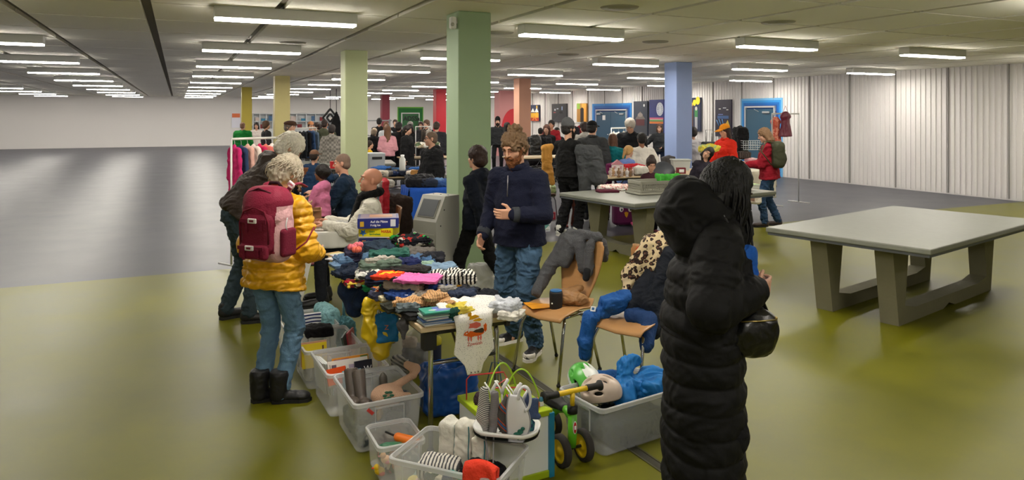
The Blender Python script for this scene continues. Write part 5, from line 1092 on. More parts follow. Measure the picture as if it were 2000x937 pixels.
# ---------- person in the long black coat ----------
def coat_person():
    e, r = person((.85, 3.2, 0), 84, 1.69, 'person with long wavy black hair in an ankle length black quilted coat', vox=.007, fem=1, hair='bob', hlen=.6, hcol='060606', hamp=.003, hp=28, hy=4, lean=6,
        hr_=(-.17, -.20, 1.15), hl=(.1, -.19, 1.12), pr=(-.6, .35, -1), curl=.9, tr=(0, -.4, .9), ft=((.1, .03), (-.1, -.03)), eyes='shut', skin='c89a84',
        top=dict(col='101011', th=.055, hem=-.74, quilt=.017, ql=.105, wr=.009, fs=8, qa=.4, flare=.98, mk=dict(rough=.72, bump=.2, scale=40, spec=.2), name='quilted_coat'), bot=dict(col='101012'), shoe=dict(col='101012', boot=.12), w=1.12)
    tp, hp, k, hs = r['tp'], r['hp'], r['k'], r['hs']
    s = S(); s.ell(tp(0, .125, .515), (.165, .15, .115), None, .04).cone(tp(.10, .05, .55), tp(.07, -.08, .44), .085, .06, .05).cone(tp(-.10, .05, .55), tp(-.07, -.08, .44), .085, .06, .05)
    s.cone(tp(.07, .13, .60), tp(-.07, .13, .60), .085, .085, .05).cone(tp(.09, .10, .42), tp(-.09, .10, .42), .09, .09, .06)
    s.build('coat_hood', cloth('0e0e0f', rough=.75, bump=.2, scale=40, spec=.2), e, .008, disp=lambda v: .016*(folds(v, 7, 3, (1, 1, 1.8))-.3))
    m = MB()
    for s_ in (-1,): m.tube([tp(-.05, .15, .69), tp(-.13, .09, .655), tp(-.175, .02, .58), tp(-.16, -.05, .49), tp(-.11, -.12, .40), tp(-.06, -.17, .32)], .008, 8)
    m.build('hood_zip', mat('1c1c1e', rough=.3), e)
    MB().tube([tp(-.185, -.03, .05), tp(-.19, -.035, -.16)], .007, 8).build('pocket_zip', mat('050505', rough=.3), e)
    m = MB(); rg = random.Random(4)
    for i in range(760):
        a = rg.uniform(-2.2, 2.2); z0 = rg.uniform(-.03, .128); rr = math.sqrt(max(.1, 1-(z0/.135)**2)); x, y = .096*math.sin(a)*rr, .02+.112*math.cos(a)*rr-.0
        L = rg.uniform(.28, .50); ph = rg.uniform(0, 6.3); p0 = hp(x, y, z0); side = hp(x*1.15, y*1.1, z0)-p0; pts = [p0-side*.9+V((0, 0, .012)), p0]; fw = rg.uniform(.02, .17)
        for j in range(1, 11):
            t = j/10; q = p0+side*min(1, t*3)+V((fw*t, -.012*t, -L*t)); c_ = .024*t**.7
            pts.append(q+V((c_*math.sin(ph+t*11), c_*math.cos(ph+t*11), 0)))
        m.tube(pts, [.0075*(.25 if j == 0 else 1)*(1-.7*(j/10)**2) for j in range(12)], 5)
    m.build('hair_locks', mat('060606', rough=.55, spec=.3), e)
    return r
CP = coat_person()
wr = CP['hands'][1][0]
# handbag on her forearm
s = S(); s.ell((0, 0, 0), (.11, .07, .10), None, .02).box((0, 0, -.02), (.09, .05, .085), None, .05, .04)
hb = D(1470, 645, 3.05); e = empty('handbag', hb, R(10), 'glossy black leather handbag hanging at the front of the long black coat', 'handbag')
s.build('bag_body', mat('0c0c0d', rough=.3, bump=.2, scale=60), e, .006, disp=lambda v: .010*(folds(v, 10, 4)-.4))
MB().tube([(-.07, -.0, .07), (-.06, -.02, .16), (-.01, -.02, .24), (.03, 0, .16), (.07, 0, .07)], .007, 8).tube([(-.06, .03, .07), (-.05, .03, .16), (0, .02, .24), (.04, .03, .16), (.07, .03, .07)], .007, 8).build('bag_handle', mat('0c0c0d', rough=.35), e)
MB().tube([(-.08, -.05, .055), (.0, -.072, .06), (.08, -.05, .055)], .003, 6).ball((.085, -.04, .06), .007).build('bag_zip', mat('b8a468', rough=.3, metal=.9), e)
lump('held_garment', D(1458, 545, 3.10), (.07, .09, .26), cloth('1f55a8'), 'bright blue garment held at the front of the black coat', 'garment', 20, .016, 12)
# ---------- chairs ----------
PLY = mat('b98a58', rough=.4, var=.12, vscale=9, stretch=(1, 1, 6), coat=.2)
def chair(loc, yaw, label, chair_h=1.0, ply=None):
    e = empty('wooden_chair', loc, R(yaw), label, 'chair'); p = ply or PLY
    def seat(u, v):
        x = (u-.5)*(.40+.03*math.sin(v*3.14)); y = -.2+v*.40
        return V((x*(1-.12*v), y, .455+.012*math.cos(v*6)*(-1)+.015*abs(u-.5)*2-(.03*(1-v/.15)**2 if v < .15 else 0)+(0 if v < .85 else .06*((v-.85)/.15)**1.5)))
    MB().sheet(seat, 14, 20, .011).build('seat', p, e)
    def back(u, v):
        w_ = .17+.10*math.sin(max(0, min(1, (v-.0)*.85))*3.14*.62)+.02*v; x = (u-.5)*2*w_*(.93 if v > .93 else 1)*.72
        return V((x, .19+.115*v+.02*math.sin(v*3.14)-.03*(2*u-1)**2*v, .50+.42*v))
    MB().sheet(back, 14, 24, .011).build('backrest', p, e)
    for s in (1, -1):
        MB().tube([(s*.15, -.10, .425), (s*.185, -.14, .40), (s*.20, -.17, .34), (s*.215, -.235, .012)], .011, 12).ball((s*.215, -.235, .012), .015, m=1).build('leg', [CHROME, BLACK], e)
        MB().tube([(s*.15, .08, .425), (s*.185, .11, .40), (s*.195, .13, .34), (s*.21, .225, .012)], .011, 12).ball((s*.21, .225, .012), .015, m=1).build('leg', [CHROME, BLACK], e)
    m = MB(); 
    for s in (1, -1): m.tube([(s*.15, -.12, .43), (s*.15, .12, .43)], .010, 10)
    m.tube([(-.15, -.10, .43), (.15, -.10, .43)], .010, 10).tube([(-.15, .10, .43), (.15, .10, .43)], .010, 10); m.build('seat_frame', CHROME, e)
    m = MB(); m.tube([(.20, .02, .40), (.23, .02, .33), (.26, .0, .30), (.29, .02, .33), (.32, .02, .31), (.34, .0, .30)], .004, 8); m.build('row_connector', CHROME, e)
    return e
chair((.33, 5.19, 0), -45, 'plywood chair with grey jacket over its back and an orange envelope on its seat')
chair((.82, 4.87, 0), -45, 'plywood chair beside the black coat, loaded with blue jackets and leopard scarf')
def CH(o, x, y, z, yaw=-45): return V(o)+M.Rotation(R(yaw), 3, 'Z')@V((x, y, z))
c1, c2 = (.33, 5.19, 0), (.82, 4.87, 0)
# grey jacket over chair 1
s = S(); q = lambda x, y, z: CH(c1, x, y, z)
s.cone(q(-.12, .29, .95), q(.13, .30, .95), .035, .035, .02).cone(q(-.14, .25, .90), q(-.2, .12, .68), .055, .05, .03).cone(q(-.2, .12, .68), q(-.19, -.02, .54), .05, .04, .02).cone(q(.0, .25, .90), q(.05, .24, .72), .045, .045, .03)
s.cone(q(.1, .25, .90), q(.11, .22, .70), .035, .035, .02).cone(q(-.07, .25, .9), q(-.1, .2, .75), .05, .05, .03).cone(q(-.1, .35, .92), q(.12, .37, .8), .035, .03, .03).cone(q(.12, .36, .9), q(.14, .38, .78), .04, .03, .03)
tag(s.build('grey_jacket', cloth('55565a', bump=.8, scale=150), None, .006, disp=lambda v: .012*(folds(v, 12, 5)-.4)), 'grey wool jacket draped over the back of the left plywood chair', 'jacket')
s = S(); s.cone(q(.115, .2, .71), q(.11, .19, .66), .03, .026, .01); tag(s.build('jacket_cuff', cloth('26272a'), None, .005), 'dark knitted cuff of the sleeve hanging over the left chair back', 'cuff')
o = MB().box((0, 0, 0), (.25, .18, .004), bev=.0015).box((0, .02, .0025), (.24, .001, .001), m=1).build('envelope', [mat('e89c1c', rough=.6), mat('b87412', rough=.6)]); o.location = q(-.09, -.05, .4745); o.rotation_euler = (0, 0, R(20)); tag(o, 'orange yellow envelope lying on the left plywood chair seat', 'envelope')
s = S(); s.ell((0, 0, 0), (.085, .06, .05)).cone((-.05, .02, .02), (.1, .05, .06), .04, .02, .03).ell((.08, -.02, -.01), (.06, .05, .045))
o = s.build('paper_bag', cloth('a07850', rough=.4, bump=.5, scale=30), None, .005, disp=lambda v: .013*(folds(v, 18, 3)-.4)); o.location = q(.05, .06, .53); tag(o, 'crumpled brown paper bag on the left plywood chair', 'bag')
e = empty('drinking_cup', q(.02, -.04, .463), 0, 'black insulated cup with blue lid on the left plywood chair', 'cup'); MB().lathe([(0, .003), (.043, .0), (.046, .01), (.048, .11), (.046, .122), (.04, .124), (0, .12)], n=28).build('cup_body', mat('141416', rough=.7), e)
MB().lathe([(.03, .124), (.042, .124), (.043, .132), (.034, .136), (0, .134)], n=24).build('cup_lid', mat('2f6fae', rough=.4), e); MB().ball((-.03, -.036, .045), .006).build('button', WHITE, e)
# chair 2 load
q = lambda x, y, z: CH(c2, x, y, z)
LEO = bpy.data.materials.new('leopard'); LEO.use_nodes = True
def leo():
    nt = LEO.node_tree; L = nt.links; b = nt.nodes['Principled BSDF']; b.inputs['Roughness'].default_value = .85
    tc = nt.nodes.new('ShaderNodeTexCoord'); n = nt.nodes.new('ShaderNodeTexNoise'); n.inputs['Scale'].default_value = 18; L.new(tc.outputs['Object'], n.inputs[0])
    va = nt.nodes.new('ShaderNodeMix'); va.data_type = 'RGBA'; va.inputs[0].default_value = .045; L.new(tc.outputs['Object'], va.inputs[6]); L.new(n.outputs['Color'], va.inputs[7])
    v = nt.nodes.new('ShaderNodeTexVoronoi'); v.inputs['Scale'].default_value = 30; v.inputs['Randomness'].default_value = .85; L.new(va.outputs[2], v.inputs['Vector'])
    r = nt.nodes.new('ShaderNodeValToRGB'); r.color_ramp.interpolation = 'CONSTANT'; r.color_ramp.elements.new(.3); r.color_ramp.elements.new(.5)
    for i, (p, c) in enumerate(((0, '6a4430'), (.22, '2a1712'), (.50, 'd9c49c'), (.9, 'e0cca8'))): r.color_ramp.elements[i].position = p; r.color_ramp.elements[i].color = lin(c)
    L.new(v.outputs['Distance'], r.inputs[0]); L.new(r.outputs[0], b.inputs['Base Color'])
leo()
s = S(); s.cone(q(.05, .32, 1.0), q(-.03, .27, .92), .045, .065, .03).cone(q(-.03, .27, .92), q(-.10, .14, .72), .085, .075, .03).cone(q(-.10, .14, .72), q(-.08, .03, .60), .07, .04, .03).cone(q(.08, .27, .92), q(.04, .2, .8), .05, .05, .03).cone(q(.09, .3, .96), q(.05, .32, 1.02), .04, .018, .02)
tag(s.build('leopard_scarf', LEO, None, .006, disp=lambda v: .016*(folds(v, 12, 6)-.4)), 'leopard print scarf draped over the right plywood chair', 'scarf')
s = S(); s.cone(q(-.12, .26, .88), q(-.15, .2, .74), .035, .025, .02); tag(s.build('orange_garment', cloth('d8582c'), None, .006, disp=lambda v: .008*(folds(v, 14, 6)-.4)), 'orange garment edge showing left of the leopard scarf', 'garment')
s = S(); s.cone(q(.0, .3, .9), q(.14, .3, .86), .06, .08, .03).cone(q(.14, .27, .85), q(.10, .1, .56), .09, .09, .04).cone(q(.02, .2, .75), q(-.02, .02, .55), .06, .07, .03).cone(q(.19, .15, .6), q(.17, .0, .42), .06, .05, .03)
tag(s.build('dark_jacket', cloth('141a26', rough=.7), None, .007, disp=lambda v: .014*(folds(v, 10, 6)-.4)), 'dark navy jacket over the back of the right plywood chair', 'jacket')
s = S(); s.cone(q(.14, .0, .50), q(.02, -.04, .50), .05, .05, .03).cone(q(.15, -.03, .46), q(.19, -.12, .36), .06, .045, .03).cone(q(-.02, .02, .52), q(.06, .05, .52), .055, .05, .03)
tag(s.build('blue_jacket_hem', cloth('1c3c6e', rough=.7), None, .007, disp=lambda v: .012*(folds(v, 12, 6)-.4)), 'mid blue jacket hem spread over the right chair seat by the black coat', 'jacket')
BLU = cloth('2058a0', rough=.65)
s = S(); s.ell(q(-.12, -.06, .56), (.10, .09, .065)).ell(q(-.07, -.0, .60), (.07, .07, .05)).cone(q(-.17, -.1, .5), q(-.2, -.2, .47), .05, .05, .02).cone(q(-.2, -.2, .47), q(-.22, -.24, .32), .05, .045, .02).cone(q(-.22, -.24, .32), q(-.225, -.235, .22), .04, .038, .02)
o = s.build('blue_jacket', BLU, None, .006, disp=lambda v: .018*(folds(v, 12, 7)-.4)); tag(o, 'bright blue child jacket on the right plywood chair with one sleeve hanging down', 'jacket')
k = q(-.19, -.19, .535); o2 = MB().box((0, 0, 0), (.035, .004, .035)).box((0, -.0025, 0), (.018, .001, .018), m=1).build('sewn_badge', [WHITE, mat('2a5a8a')]); o2.location = k; o2.rotation_euler = (R(-35), 0, R(-20)); o2.parent = o
# ---------- helmets and blue coat in the smoky bin ----------
b7 = V((.63, 4.17, 0))
def helmet(loc, rot, shell, inner, label, stripe=None, spots=False):
    e = empty('bicycle_helmet', loc, 0, label, 'helmet'); e.rotation_euler = rot
    s = S(); s.ell((0, 0, 0), (.095, .12, .095)).ell((0, .02, .0), (.098, .11, .09), None, .02); s.box((0, 0, -.13), (.2, .2, .085), None, .01, .01, -1).ell((0, 0, -.01), (.086, .109, .086), None, .004, -1)
    for x in (-.045, 0, .045):
        s.ell((x, -.055, .085), (.014, .034, .034), None, .004, -1); s.ell((x, .065, .08), (.014, .034, .034), None, .004, -1)
    for x in (-.095, .095): s.ell((x, -.02, .01), (.02, .03, .011), None, .006, -1); s.ell((x, .06, .015), (.02, .025, .011), None, .006, -1)
    s.build('helmet_shell', shell, e, .0042, mi=(lambda c: ((np.abs(c[:, 2]-.03) < .045)).astype(int)) if stripe else None)
    S().ell((0, 0, -.022), (.082, .104, .086)).ell((0, 0, -.035), (.066, .088, .075), None, .004, -1).box((0, 0, -.15), (.2, .2, .1), None, .01, .01, -1).build('helmet_lining', inner, e, .006)
    MB().tube([(-.075, 0, -.04), (-.05, -.01, -.12), (0, -.02, -.15), (.05, -.01, -.12), (.075, 0, -.04)], .006, 6, flat=.4).build('chin_strap', BLACK, e); return e
helmet(b7+V((-.11, -.03, .255)), (R(-12), R(4), R(60)), mat('cbb9ab', rough=.35, var=.08, vscale=40), BLACK, 'beige spotted bicycle helmet with black vents, in front of the green one')
helmet(b7+V((-.19, .13, .245)), (R(35), R(15), R(35)), [mat('e4e8e4', rough=.3), mat('58b44a', rough=.3)], BLACK, 'green and white child helmet lying tilted with its black lining showing', stripe=1)
s = S(); s.cone((-.12, -.02, -.02), (.14, .05, .02), .07, .07, .02).cone((.0, -.08, .02), (.16, -.02, .03), .045, .05, .01).cone((.02, .08, .05), (.14, .08, .05), .04, .03, .01).cone((-.1, .02, .0), (-.10, .05, .11), .055, .045, .03).cone((-.10, .05, .11), (-.05, .06, .14), .045, .03, .02).ell((.06, .03, .03), (.12, .08, .06)).ell((-.12, -.06, -.04), (.07, .05, .04))
o = s.build('blue_snowsuit', cloth('1c70b8', rough=.5, bump=.25, scale=30), None, .006, disp=lambda v: .024*(folds(v, 13, 7)-.3)); o.location = b7+V((.15, .06, .245)); tag(o, 'bright blue snowsuit bundled on top of the smoky helmet bin', 'snowsuit')
lump('dark_bundle', b7+V((.03, .0, .075)), (.30, .44, .13), cloth('1f2b30'), 'dark clothes at the bottom of the smoky helmet bin', 'clothes', 33-90, .012)
lump('navy_garment', b7+V((-.05, .15, .25)), (.16, .1, .10), cloth('1c4a80'), 'navy patterned garment behind the helmets', 'garment', 20, .014)
# ---------- four wheel ride-on ----------
def trike():
    o = P(1118, 905, 0); e = empty('ride_on_bike', o, R(28), 'green and yellow child ride-on with four wheels and black handlebar grips', 'ride-on toy')
    def wheel(x, y, r, w_):
        m = MB().lathe([(r*.72, -w_/2), (r*.92, -w_/2), (r, -w_*.3), (r, w_*.3), (r*.92, w_/2), (r*.72, w_/2)], (x, y, r), 32, (1, 0, 0)); o_ = m.build('wheel', mat('2c2826', rough=.8), e)
        MB().lathe([(0, -w_*.42), (r*.25, -w_*.42), (r*.3, -w_*.2), (r*.6, -w_*.3), (r*.74, -w_*.5), (r*.74, w_*.5), (r*.6, w_*.3), (r*.3, w_*.2), (r*.25, w_*.42), (0, w_*.42)], (x, y, r), 32, (1, 0, 0)).build('wheel_hub', mat('d8b818', rough=.4), o_)
    GR = mat('57a820', rough=.35); YE = mat('dcb81c', rough=.35)
    for s in (1, -1): wheel(s*.07, 0, .084, .04); wheel(s*.09, .34, .072, .036)
    MB().cyl((0, 0, .084), .008, .16, axis=(1, 0, 0)).build('axle', BLACK, e)
    MB().tube([(0, 0, .09), (0, 0, .15), (0, .0, .27)], [.02, .024, .024], 16).tube([(0, .01, .24), (0, .07, .265), (0, .15, .235), (0, .25, .15), (0, .34, .085)], .02, 14).cyl((0, .34, .072), .01, .17, axis=(1, 0, 0)).build('frame', GR, e)
    MB().tube([(0, 0, .27), (0, 0, .31)], .028, 16).build('collar', BLACK, e); MB().tube([(0, 0, .3), (0, -.0, .385)], .013, 12).build('stem', YE, e)
    MB().tube([(-.10, 0, .385), (.10, 0, .385)], .014, 14).build('handlebar', YE, e)
    for s in (1, -1): MB().lathe([(.0, 0), (.018, 0), (.017, .06), (.02, .075), (.028, .08), (.028, .092), (0, .095)][::1], (s*.09, 0, .385), 16, (s, 0, 0)).build('handlebar_grip', BLACK, e)
    S().ell((0, .20, .27), (.055, .10, .032)).box((0, .12, .27), (.03, .05, .018), None, .012, .02).build('saddle', mat('18181a', rough=.4), e, .006)
    m = MB(); m.prism([(.012*math.cos(R(a)), .034*math.sin(R(a))) for a in range(0, 360, 24)], (0, -.0235, .2), (1, 0, 0), (0, 0, 1), (0, -.002, 0), m=0); m.prism([(.009*math.cos(R(a)), .03*math.sin(R(a))) for a in range(0, 360, 24)], (0, -.026, .2), (1, 0, 0), (0, 0, 1), (0, -.001, 0), m=1); m.box((0, -.0275, .2), (.011, .001, .02), m=0)
    m.build('frame_badge', [WHITE, mat('b82820')], e)
trike()
# ---------- toy cube with bead maze ----------
def cube_toy():
    c = P(1080, 930, 0); rz = R(28); L, W, h = .36, .40, .33; ax = V((math.cos(rz), math.sin(rz), 0)); ay = V((-math.sin(rz), math.cos(rz), 0)); o = c-ax*(L/2+.0)+ay*(W/2+.0)
    e = empty('activity_cube', o, rz, 'white activity cube with lime edges, turquoise post and bead maze wires on top', 'toy')
    LI = mat('a8c020', rough=.4); MB().box((0, 0, h/2), (L-.02, W-.02, h-.02)).build('side_panels', mat('e6eaec', rough=.4), e)
    MB().box((0, 0, .018), (L, W, .036), bev=.004).build('base', LI, e); MB().box((0, 0, h-.0), (L, W, .03), bev=.004).build('top_board', LI, e)
    MB().box((L/2-.008, -W/2+.008, h/2), (.03, .03, h), bev=.003).build('corner_post', mat('1f80a8', rough=.4), e)
    MB().box((L/2-.06, -W/2+.06, h+.025), (.02, .16, .02), rz=R(-40)).build('orange_bar', mat('e0702c', rough=.4), e)
    def arc(a, b, hh, lean=0, n=14): return [V(a).lerp(V(b), t/n)+V((lean*math.sin(math.pi*t/n), 0, hh*math.sin(math.pi*t/n)**.7)) for t in range(n+1)]
    a0 = h+.01
    MB().tube(arc((-.14, -.05, a0), (.13, .1, a0), .20), .0045, 8).tube(arc((-.02, -.02, a0), (.15, -.13, a0), .19), .0045, 8).build('green_wire', mat('a0c838', rough=.3), e)
    MB().tube([(-.16, .12, a0), (-.16, .12, a0+.11), (-.14, .12, a0+.13), (.04, .08, a0+.13), (.05, .06, a0+.10), (-.06, 0, a0+.09), (.08, -.04, a0+.08), (.12, -.06, a0+.05), (.12, -.06, a0)], .0042, 8).build('red_wire', mat('b8282c', rough=.3), e)
    MB().tube([(-.04, .16, a0), (.0, .14, a0+.17), (.03, .12, a0+.17), (.04, .08, a0)], .004, 8).build('blue_wire', mat('2a4a6a', rough=.3), e)
    for i, (p, c_, r) in enumerate((((.12, -.06, a0+.018), 'c8202c', .014), ((.15, -.13, a0+.035), '2f7898', .014), ((.0, -.06, a0+.02), 'd8c43c', .018), ((-.12, .05, a0+.02), '2c6a78', .022), ((-.05, .0, a0+.018), 'd8882c', .018), ((.05, .02, a0+.02), 'b8c84c', .016))):
        MB().ball(p, r).build('wooden_bead', mat(c_, rough=.35), e)
    MB().box((.15, -.13, a0+.01), (.024, .024, .035), bev=.004).build('white_block', WHITE, e)
cube_toy()
# ---------- drying octopus with pegs and small clothes ----------
def dryer():
    o = D(990, 840, 3.42); e = empty('peg_dryer', o, R(-12), 'white drying hanger with perforated tray and upright forked pegs above the near bin', 'drying hanger')
    WP = mat('e8e8e6', rough=.35); ring = rrect(.155, .11, .09, 8)
    m = MB(); vs = []; 
    for z, g_ in ((.0, -.035), (.012, 0), (.03, .004), (.03, -.006), (.012, -.012), (.006, -.045)): vs.append([(x*(1+g_/.15), y*(1+g_/.11), z) for x, y in ring])
    n = len(ring); k = [p for r_ in vs for p in r_]; m.add(k, [[i*n+j, i*n+(j+1) % n, (i+1)*n+(j+1) % n, (i+1)*n+j] for i in range(5) for j in range(n)]+[[j for j in range(n)][::-1], [5*n+j for j in range(n)]], True); m.build('tray', WP, e)
    m = MB(); k = [[(x*1.0, y*1.0, z-.02) for x, y in ring] for z in (0, .018)]; kk = [(x*.8, y*.75, -.022) for x, y in ring]+k[1]; m.add(kk, [[j, (j+1) % n, n+(j+1) % n, n+j] for j in range(n)]+[list(range(n))[::-1]], True); m.build('tray_underside', mat('1c1c1e', rough=.5), e)
    m = MB(); rg = random.Random(2)
    for i in range(9):
        for j in range(6): m.cyl((-.10+i*.025, -.06+j*.024, .0075), .005, .002, 8)
    m.build('tray_holes', mat('3a3a3a'), e)
    m = MB()
    pegs = [(-.075, .0, .22), (-.02, -.02, .24), (.025, .02, .20), (.075, .01, .19), (.045, -.03, .23)]
    for x, y, z in pegs:
        m.tube([(x*.7, y, .01), (x, y, z-.06)], .005, 8); m.tube([(x, y, z-.06), (x-.012, y, z-.03), (x-.035, y, z)], [.007, .006, .006], 8, flat=.6); m.tube([(x, y, z-.06), (x+.006, y, z-.03), (x+.03, y, z+.012)], [.007, .008, .008], 8, flat=.6)
    m.build('forked_pegs', WP, e)
    MB().tube([(-.09, -.06, 0), (-.075, -.08, -.08), (-.07, -.085, -.20)], .004, 6).tube([(-.05, -.06, .0), (-.045, -.09, -.1), (-.05, -.09, -.21)], .004, 6).build('hanging_cord', mat('9a9a9c', rough=.6), e)
    def L_(x, y, z): return o+M.Rotation(R(-12), 3, 'Z')@V((x, y, z))
    s = S(); s.cone((0, 0, .09), (0, 0, -.03), .018, .03, .02, 1.1).cone((0, 0, -.03), (.01, 0, -.10), .028, .012, .02)
    k = s.build('striped_sock', ramp_mat('stripe', ['d4d2cc', '3a3a3e'], 40, rot=(0, R(70), 0)), None, .004, disp=lambda v: .004*folds(v, 20, 3)); k.location = L_(-.10, -.05, .11); tag(k, 'black and white striped baby sock on the leftmost peg', 'sock')
    s = S(); s.cone((0, 0, .08), (0, 0, -.02), .018, .022, .02).cone((0, 0, -.02), (-.01, 0, -.09), .022, .018, .02)
    k = s.build('grey_sock', ramp_mat('stripe', ['8a8688', '6a686c'], 60, rot=(0, R(90), 0)), None, .004, disp=lambda v: .004*folds(v, 20, 3)); k.location = L_(-.045, -.06, .11); tag(k, 'grey ribbed sock between the striped sock and the grey hat', 'sock')
    s = S(); s.ell((0, 0, 0), (.042, .022, .075)).cone((0, 0, .05), (.01, 0, .09), .025, .018, .02)
    k = s.build('knitted_hat', ramp_mat('stripe', ['4c4a48', 'c84a24', '4c4a48', '3a5a88'], 5, pos=[0, .72, .86, .96], rot=(0, R(50), 0), dist=.4), None, .004, disp=lambda v: .006*folds(v, 20, 3)); k.location = L_(.01, -.06, .085); tag(k, 'grey baby hat with orange zigzag hanging on the pegs', 'hat')
    def bib(u, v):
        t = v; w_ = .022+.034*math.sin(min(1, t*1.05)*math.pi*.9)**.8 if t > .0 else .02
        return V(((u-.5)*2*w_+.02*math.sin(t*3), -.012*math.sin(u*3.1)-.01*math.sin(t*5), .11-.23*t))
    k = MB().sheet(bib, 14, 26, .006).build('baby_bib', mat('dcdce0', rough=.85)); k.location = L_(.055, -.085, .10); k.rotation_euler = (0, 0, R(-10)); tag(k, 'white baby bib with grey edge and green whale, hanging in front', 'bib')
    mm = MB(); mm.tube([bib(0, v/20)+V((0, -.003, 0)) for v in range(21)]+[bib(1, 1-v/20)+V((0, -.003, 0)) for v in range(21)], .0035, 6); mm.build('edging', mat('8a8c94', rough=.8), k)
    mm = MB()
    for x, z, rx, rz_ in ((-.005, -.07, .018, .012), (.01, -.055, .014, .012), (-.022, -.082, .008, .004), (.022, -.04, .01, .008), (.0, -.085, .006, .01)): mm.ball((x+.02, -.018, z), (rx, .003, rz_), 10)
    mm.build('whale_motif', cloth('2f6a5c'), k)
    def loop(u, v): a = u*3.4-.3; return V((.03*math.cos(a), -.004+.02*(v-.5), .055*math.sin(a)))
    k2 = MB().tube([(.05+.028*math.cos(a*.25), -.02, .10+.055*math.sin(a*.25)) for a in range(-6, 14)], .013, 8, flat=.5).build('bib_strap', mat('d8d8dc', rough=.85), k)
    s = S(); s.box((0, 0, 0), (.03, .008, .04), None, .006, .01).cone((-.02, 0, .03), (-.01, 0, .07), .01, .008, .01).cone((-.02, 0, -.04), (.03, 0, -.045), .012, .012, .01)
    k = s.build('denim_shorts', DEN('46557a'), None, .004, disp=lambda v: .003*folds(v, 20, 3)); k.location = L_(.125, -.02, .13); tag(k, 'tiny blue denim shorts on the rightmost peg', 'garment')
    k = lump('plaid_socks', L_(.105, -.03, .045), (.06, .05, .045), ramp_mat('check', ['2f4a6a', '8a3a4c', '3a7a7c'], 60, pos=[0, .4, .7]), 'blue and red plaid sock bundle on the right side of the perforated tray', 'socks', 20, .006, vox=.005)
    k = lump('ochre_socks', L_(.075, -.07, .035), (.045, .03, .035), cloth('b88a3c'), 'ochre sock roll at the front of the perforated tray', 'socks', 0, .004, vox=.005)
    k = lump('burgundy_hat', D(937, 792, 3.75), (.05, .05, .11), cloth('3c2c34', bump=.9), 'dark purple crinkled scarf hanging behind the striped sock', 'scarf', 0, .008, vox=.005)
dryer()
# ---------- bags under the table ----------
def sack(name, loc, size, m, label, cat, parts=(), amp=.02, fs=9, rz=0, seed=1, thick=.012):
    a, b, c_ = [x/2 for x in size]; s = S(); s.box((0, 0, c_), (a, b, c_), None, min(a, b)*.5, .03); s.ell((0, 0, c_*2+.02), (a*.72, b*.72, c_*.55), None, .02, -1)
    o = s.build(name, m, None, .008, disp=lambda v: amp*(folds(v, fs, seed)-.4)*np.clip(v[:, 2]/.05, .2, 1)); o.location = loc; o.rotation_euler = (0, 0, R(rz)); return tag(o, label, cat)
k = P(872, 815, 0); bb = sack('shopping_bag', k+V((0, .1, 0)), (.34, .24, .30), mat('164a94', rough=.35, bump=.3, scale=14), 'large blue plastic carrier bag standing under the clothes table', 'bag', rz=20)
MB().tube([(-.1, -.1, .28), (-.08, -.13, .33), (0, -.14, .35), (.08, -.13, .33), (.1, -.1, .28)], .008, 6, flat=.3).build('bag_handle', mat('1c58a8', rough=.4), bb)
lump('bagged_clothes', k+V((0, .1, .20)), (.18, .12, .08), ramp_mat('cells', ['14261f', 'c8b09a', '1c2430'], 12), 'dark green and beige clothes inside the blue carrier bag', 'clothes', 10)
k = P(803, 728, 0); s = S(); s.ell((0, 0, .13), (.15, .12, .14)).ell((-.07, -.03, .08), (.1, .09, .09)).ell((.03, .02, .24), (.07, .06, .06)).box((0, 0, -.1), (.3, .3, .1), None, .01, .01, -1)
o = s.build('plastic_sack', mat('c4c4c4', rough=.2, alpha=.34, bump=.5, scale=18), None, .007, disp=lambda v: .022*(folds(v, 11, 5)-.3)); o.location = k; tag(o, 'clear plastic sack stuffed with grey clothes under the stall', 'bag')
k2 = lump('striped_shirt', k+V((-.07, -.07, .09)), (.12, .06, .10), ramp_mat('stripe', ['2c2c30', 'a8a49c'], 14, rot=(0, R(60), 0)), 'black and grey striped top pressed inside the clear plastic sack', 'garment', 0, .008)
lump('grey_clothes', k+V((.03, .02, .12)), (.18, .13, .16), cloth('46464e'), 'dark grey clothes inside the clear plastic sack', 'clothes', 0)
lump('beige_clothes', k+V((-.01, .0, .22)), (.1, .08, .06), cloth('a8947c'), 'beige cloth at the top of the clear plastic sack', 'clothes', 0)
# yellow and blue bag hanging under the table
h0 = P(748, 600, .66); s = S(); s.cone((-.08, 0, .04), (-.07, 0, -.12), .035, .055, .03, .7, (0, 1, 0)).cone((.06, 0, -.0), (-.0, 0, -.26), .03, .045, .03).cone((-.06, 0, .06), (.05, 0, .0), .025, .03, .02).cone((-.07, 0, -.1), (-.02, 0, -.26), .045, .04, .03)
o = s.build('plastic_bag', mat('d8b81c', rough=.35, bump=.3, scale=16), None, .006, disp=lambda v: .032*(folds(v, 10, 5)-.3)); o.location = h0+V((0, 0, -.02)); tag(o, 'yellow plastic carrier bag hanging below the table edge', 'bag')
lump('blue_cloth', h0+V((.03, -.03, -.12)), (.13, .04, .16), cloth('1f6fa8', rough=.5), 'blue cloth spilling out of the yellow hanging bag', 'cloth', 10, .016)
text_obj('Z', 'bag_letter', .04, mat('d8702c'), o, (.02, -.06, -.1), (R(90), 0, 0), .0006)
e = empty('rolled_mat', P(851, 790, 0), 0, 'dark navy tube with a yellow cap standing between sack and table leg', 'tube'); MB().lathe([(0, 0), (.036, 0), (.036, .385), (.034, .39), (0, .39)], n=24).build('tube_body', mat('141c34', rough=.7), e)
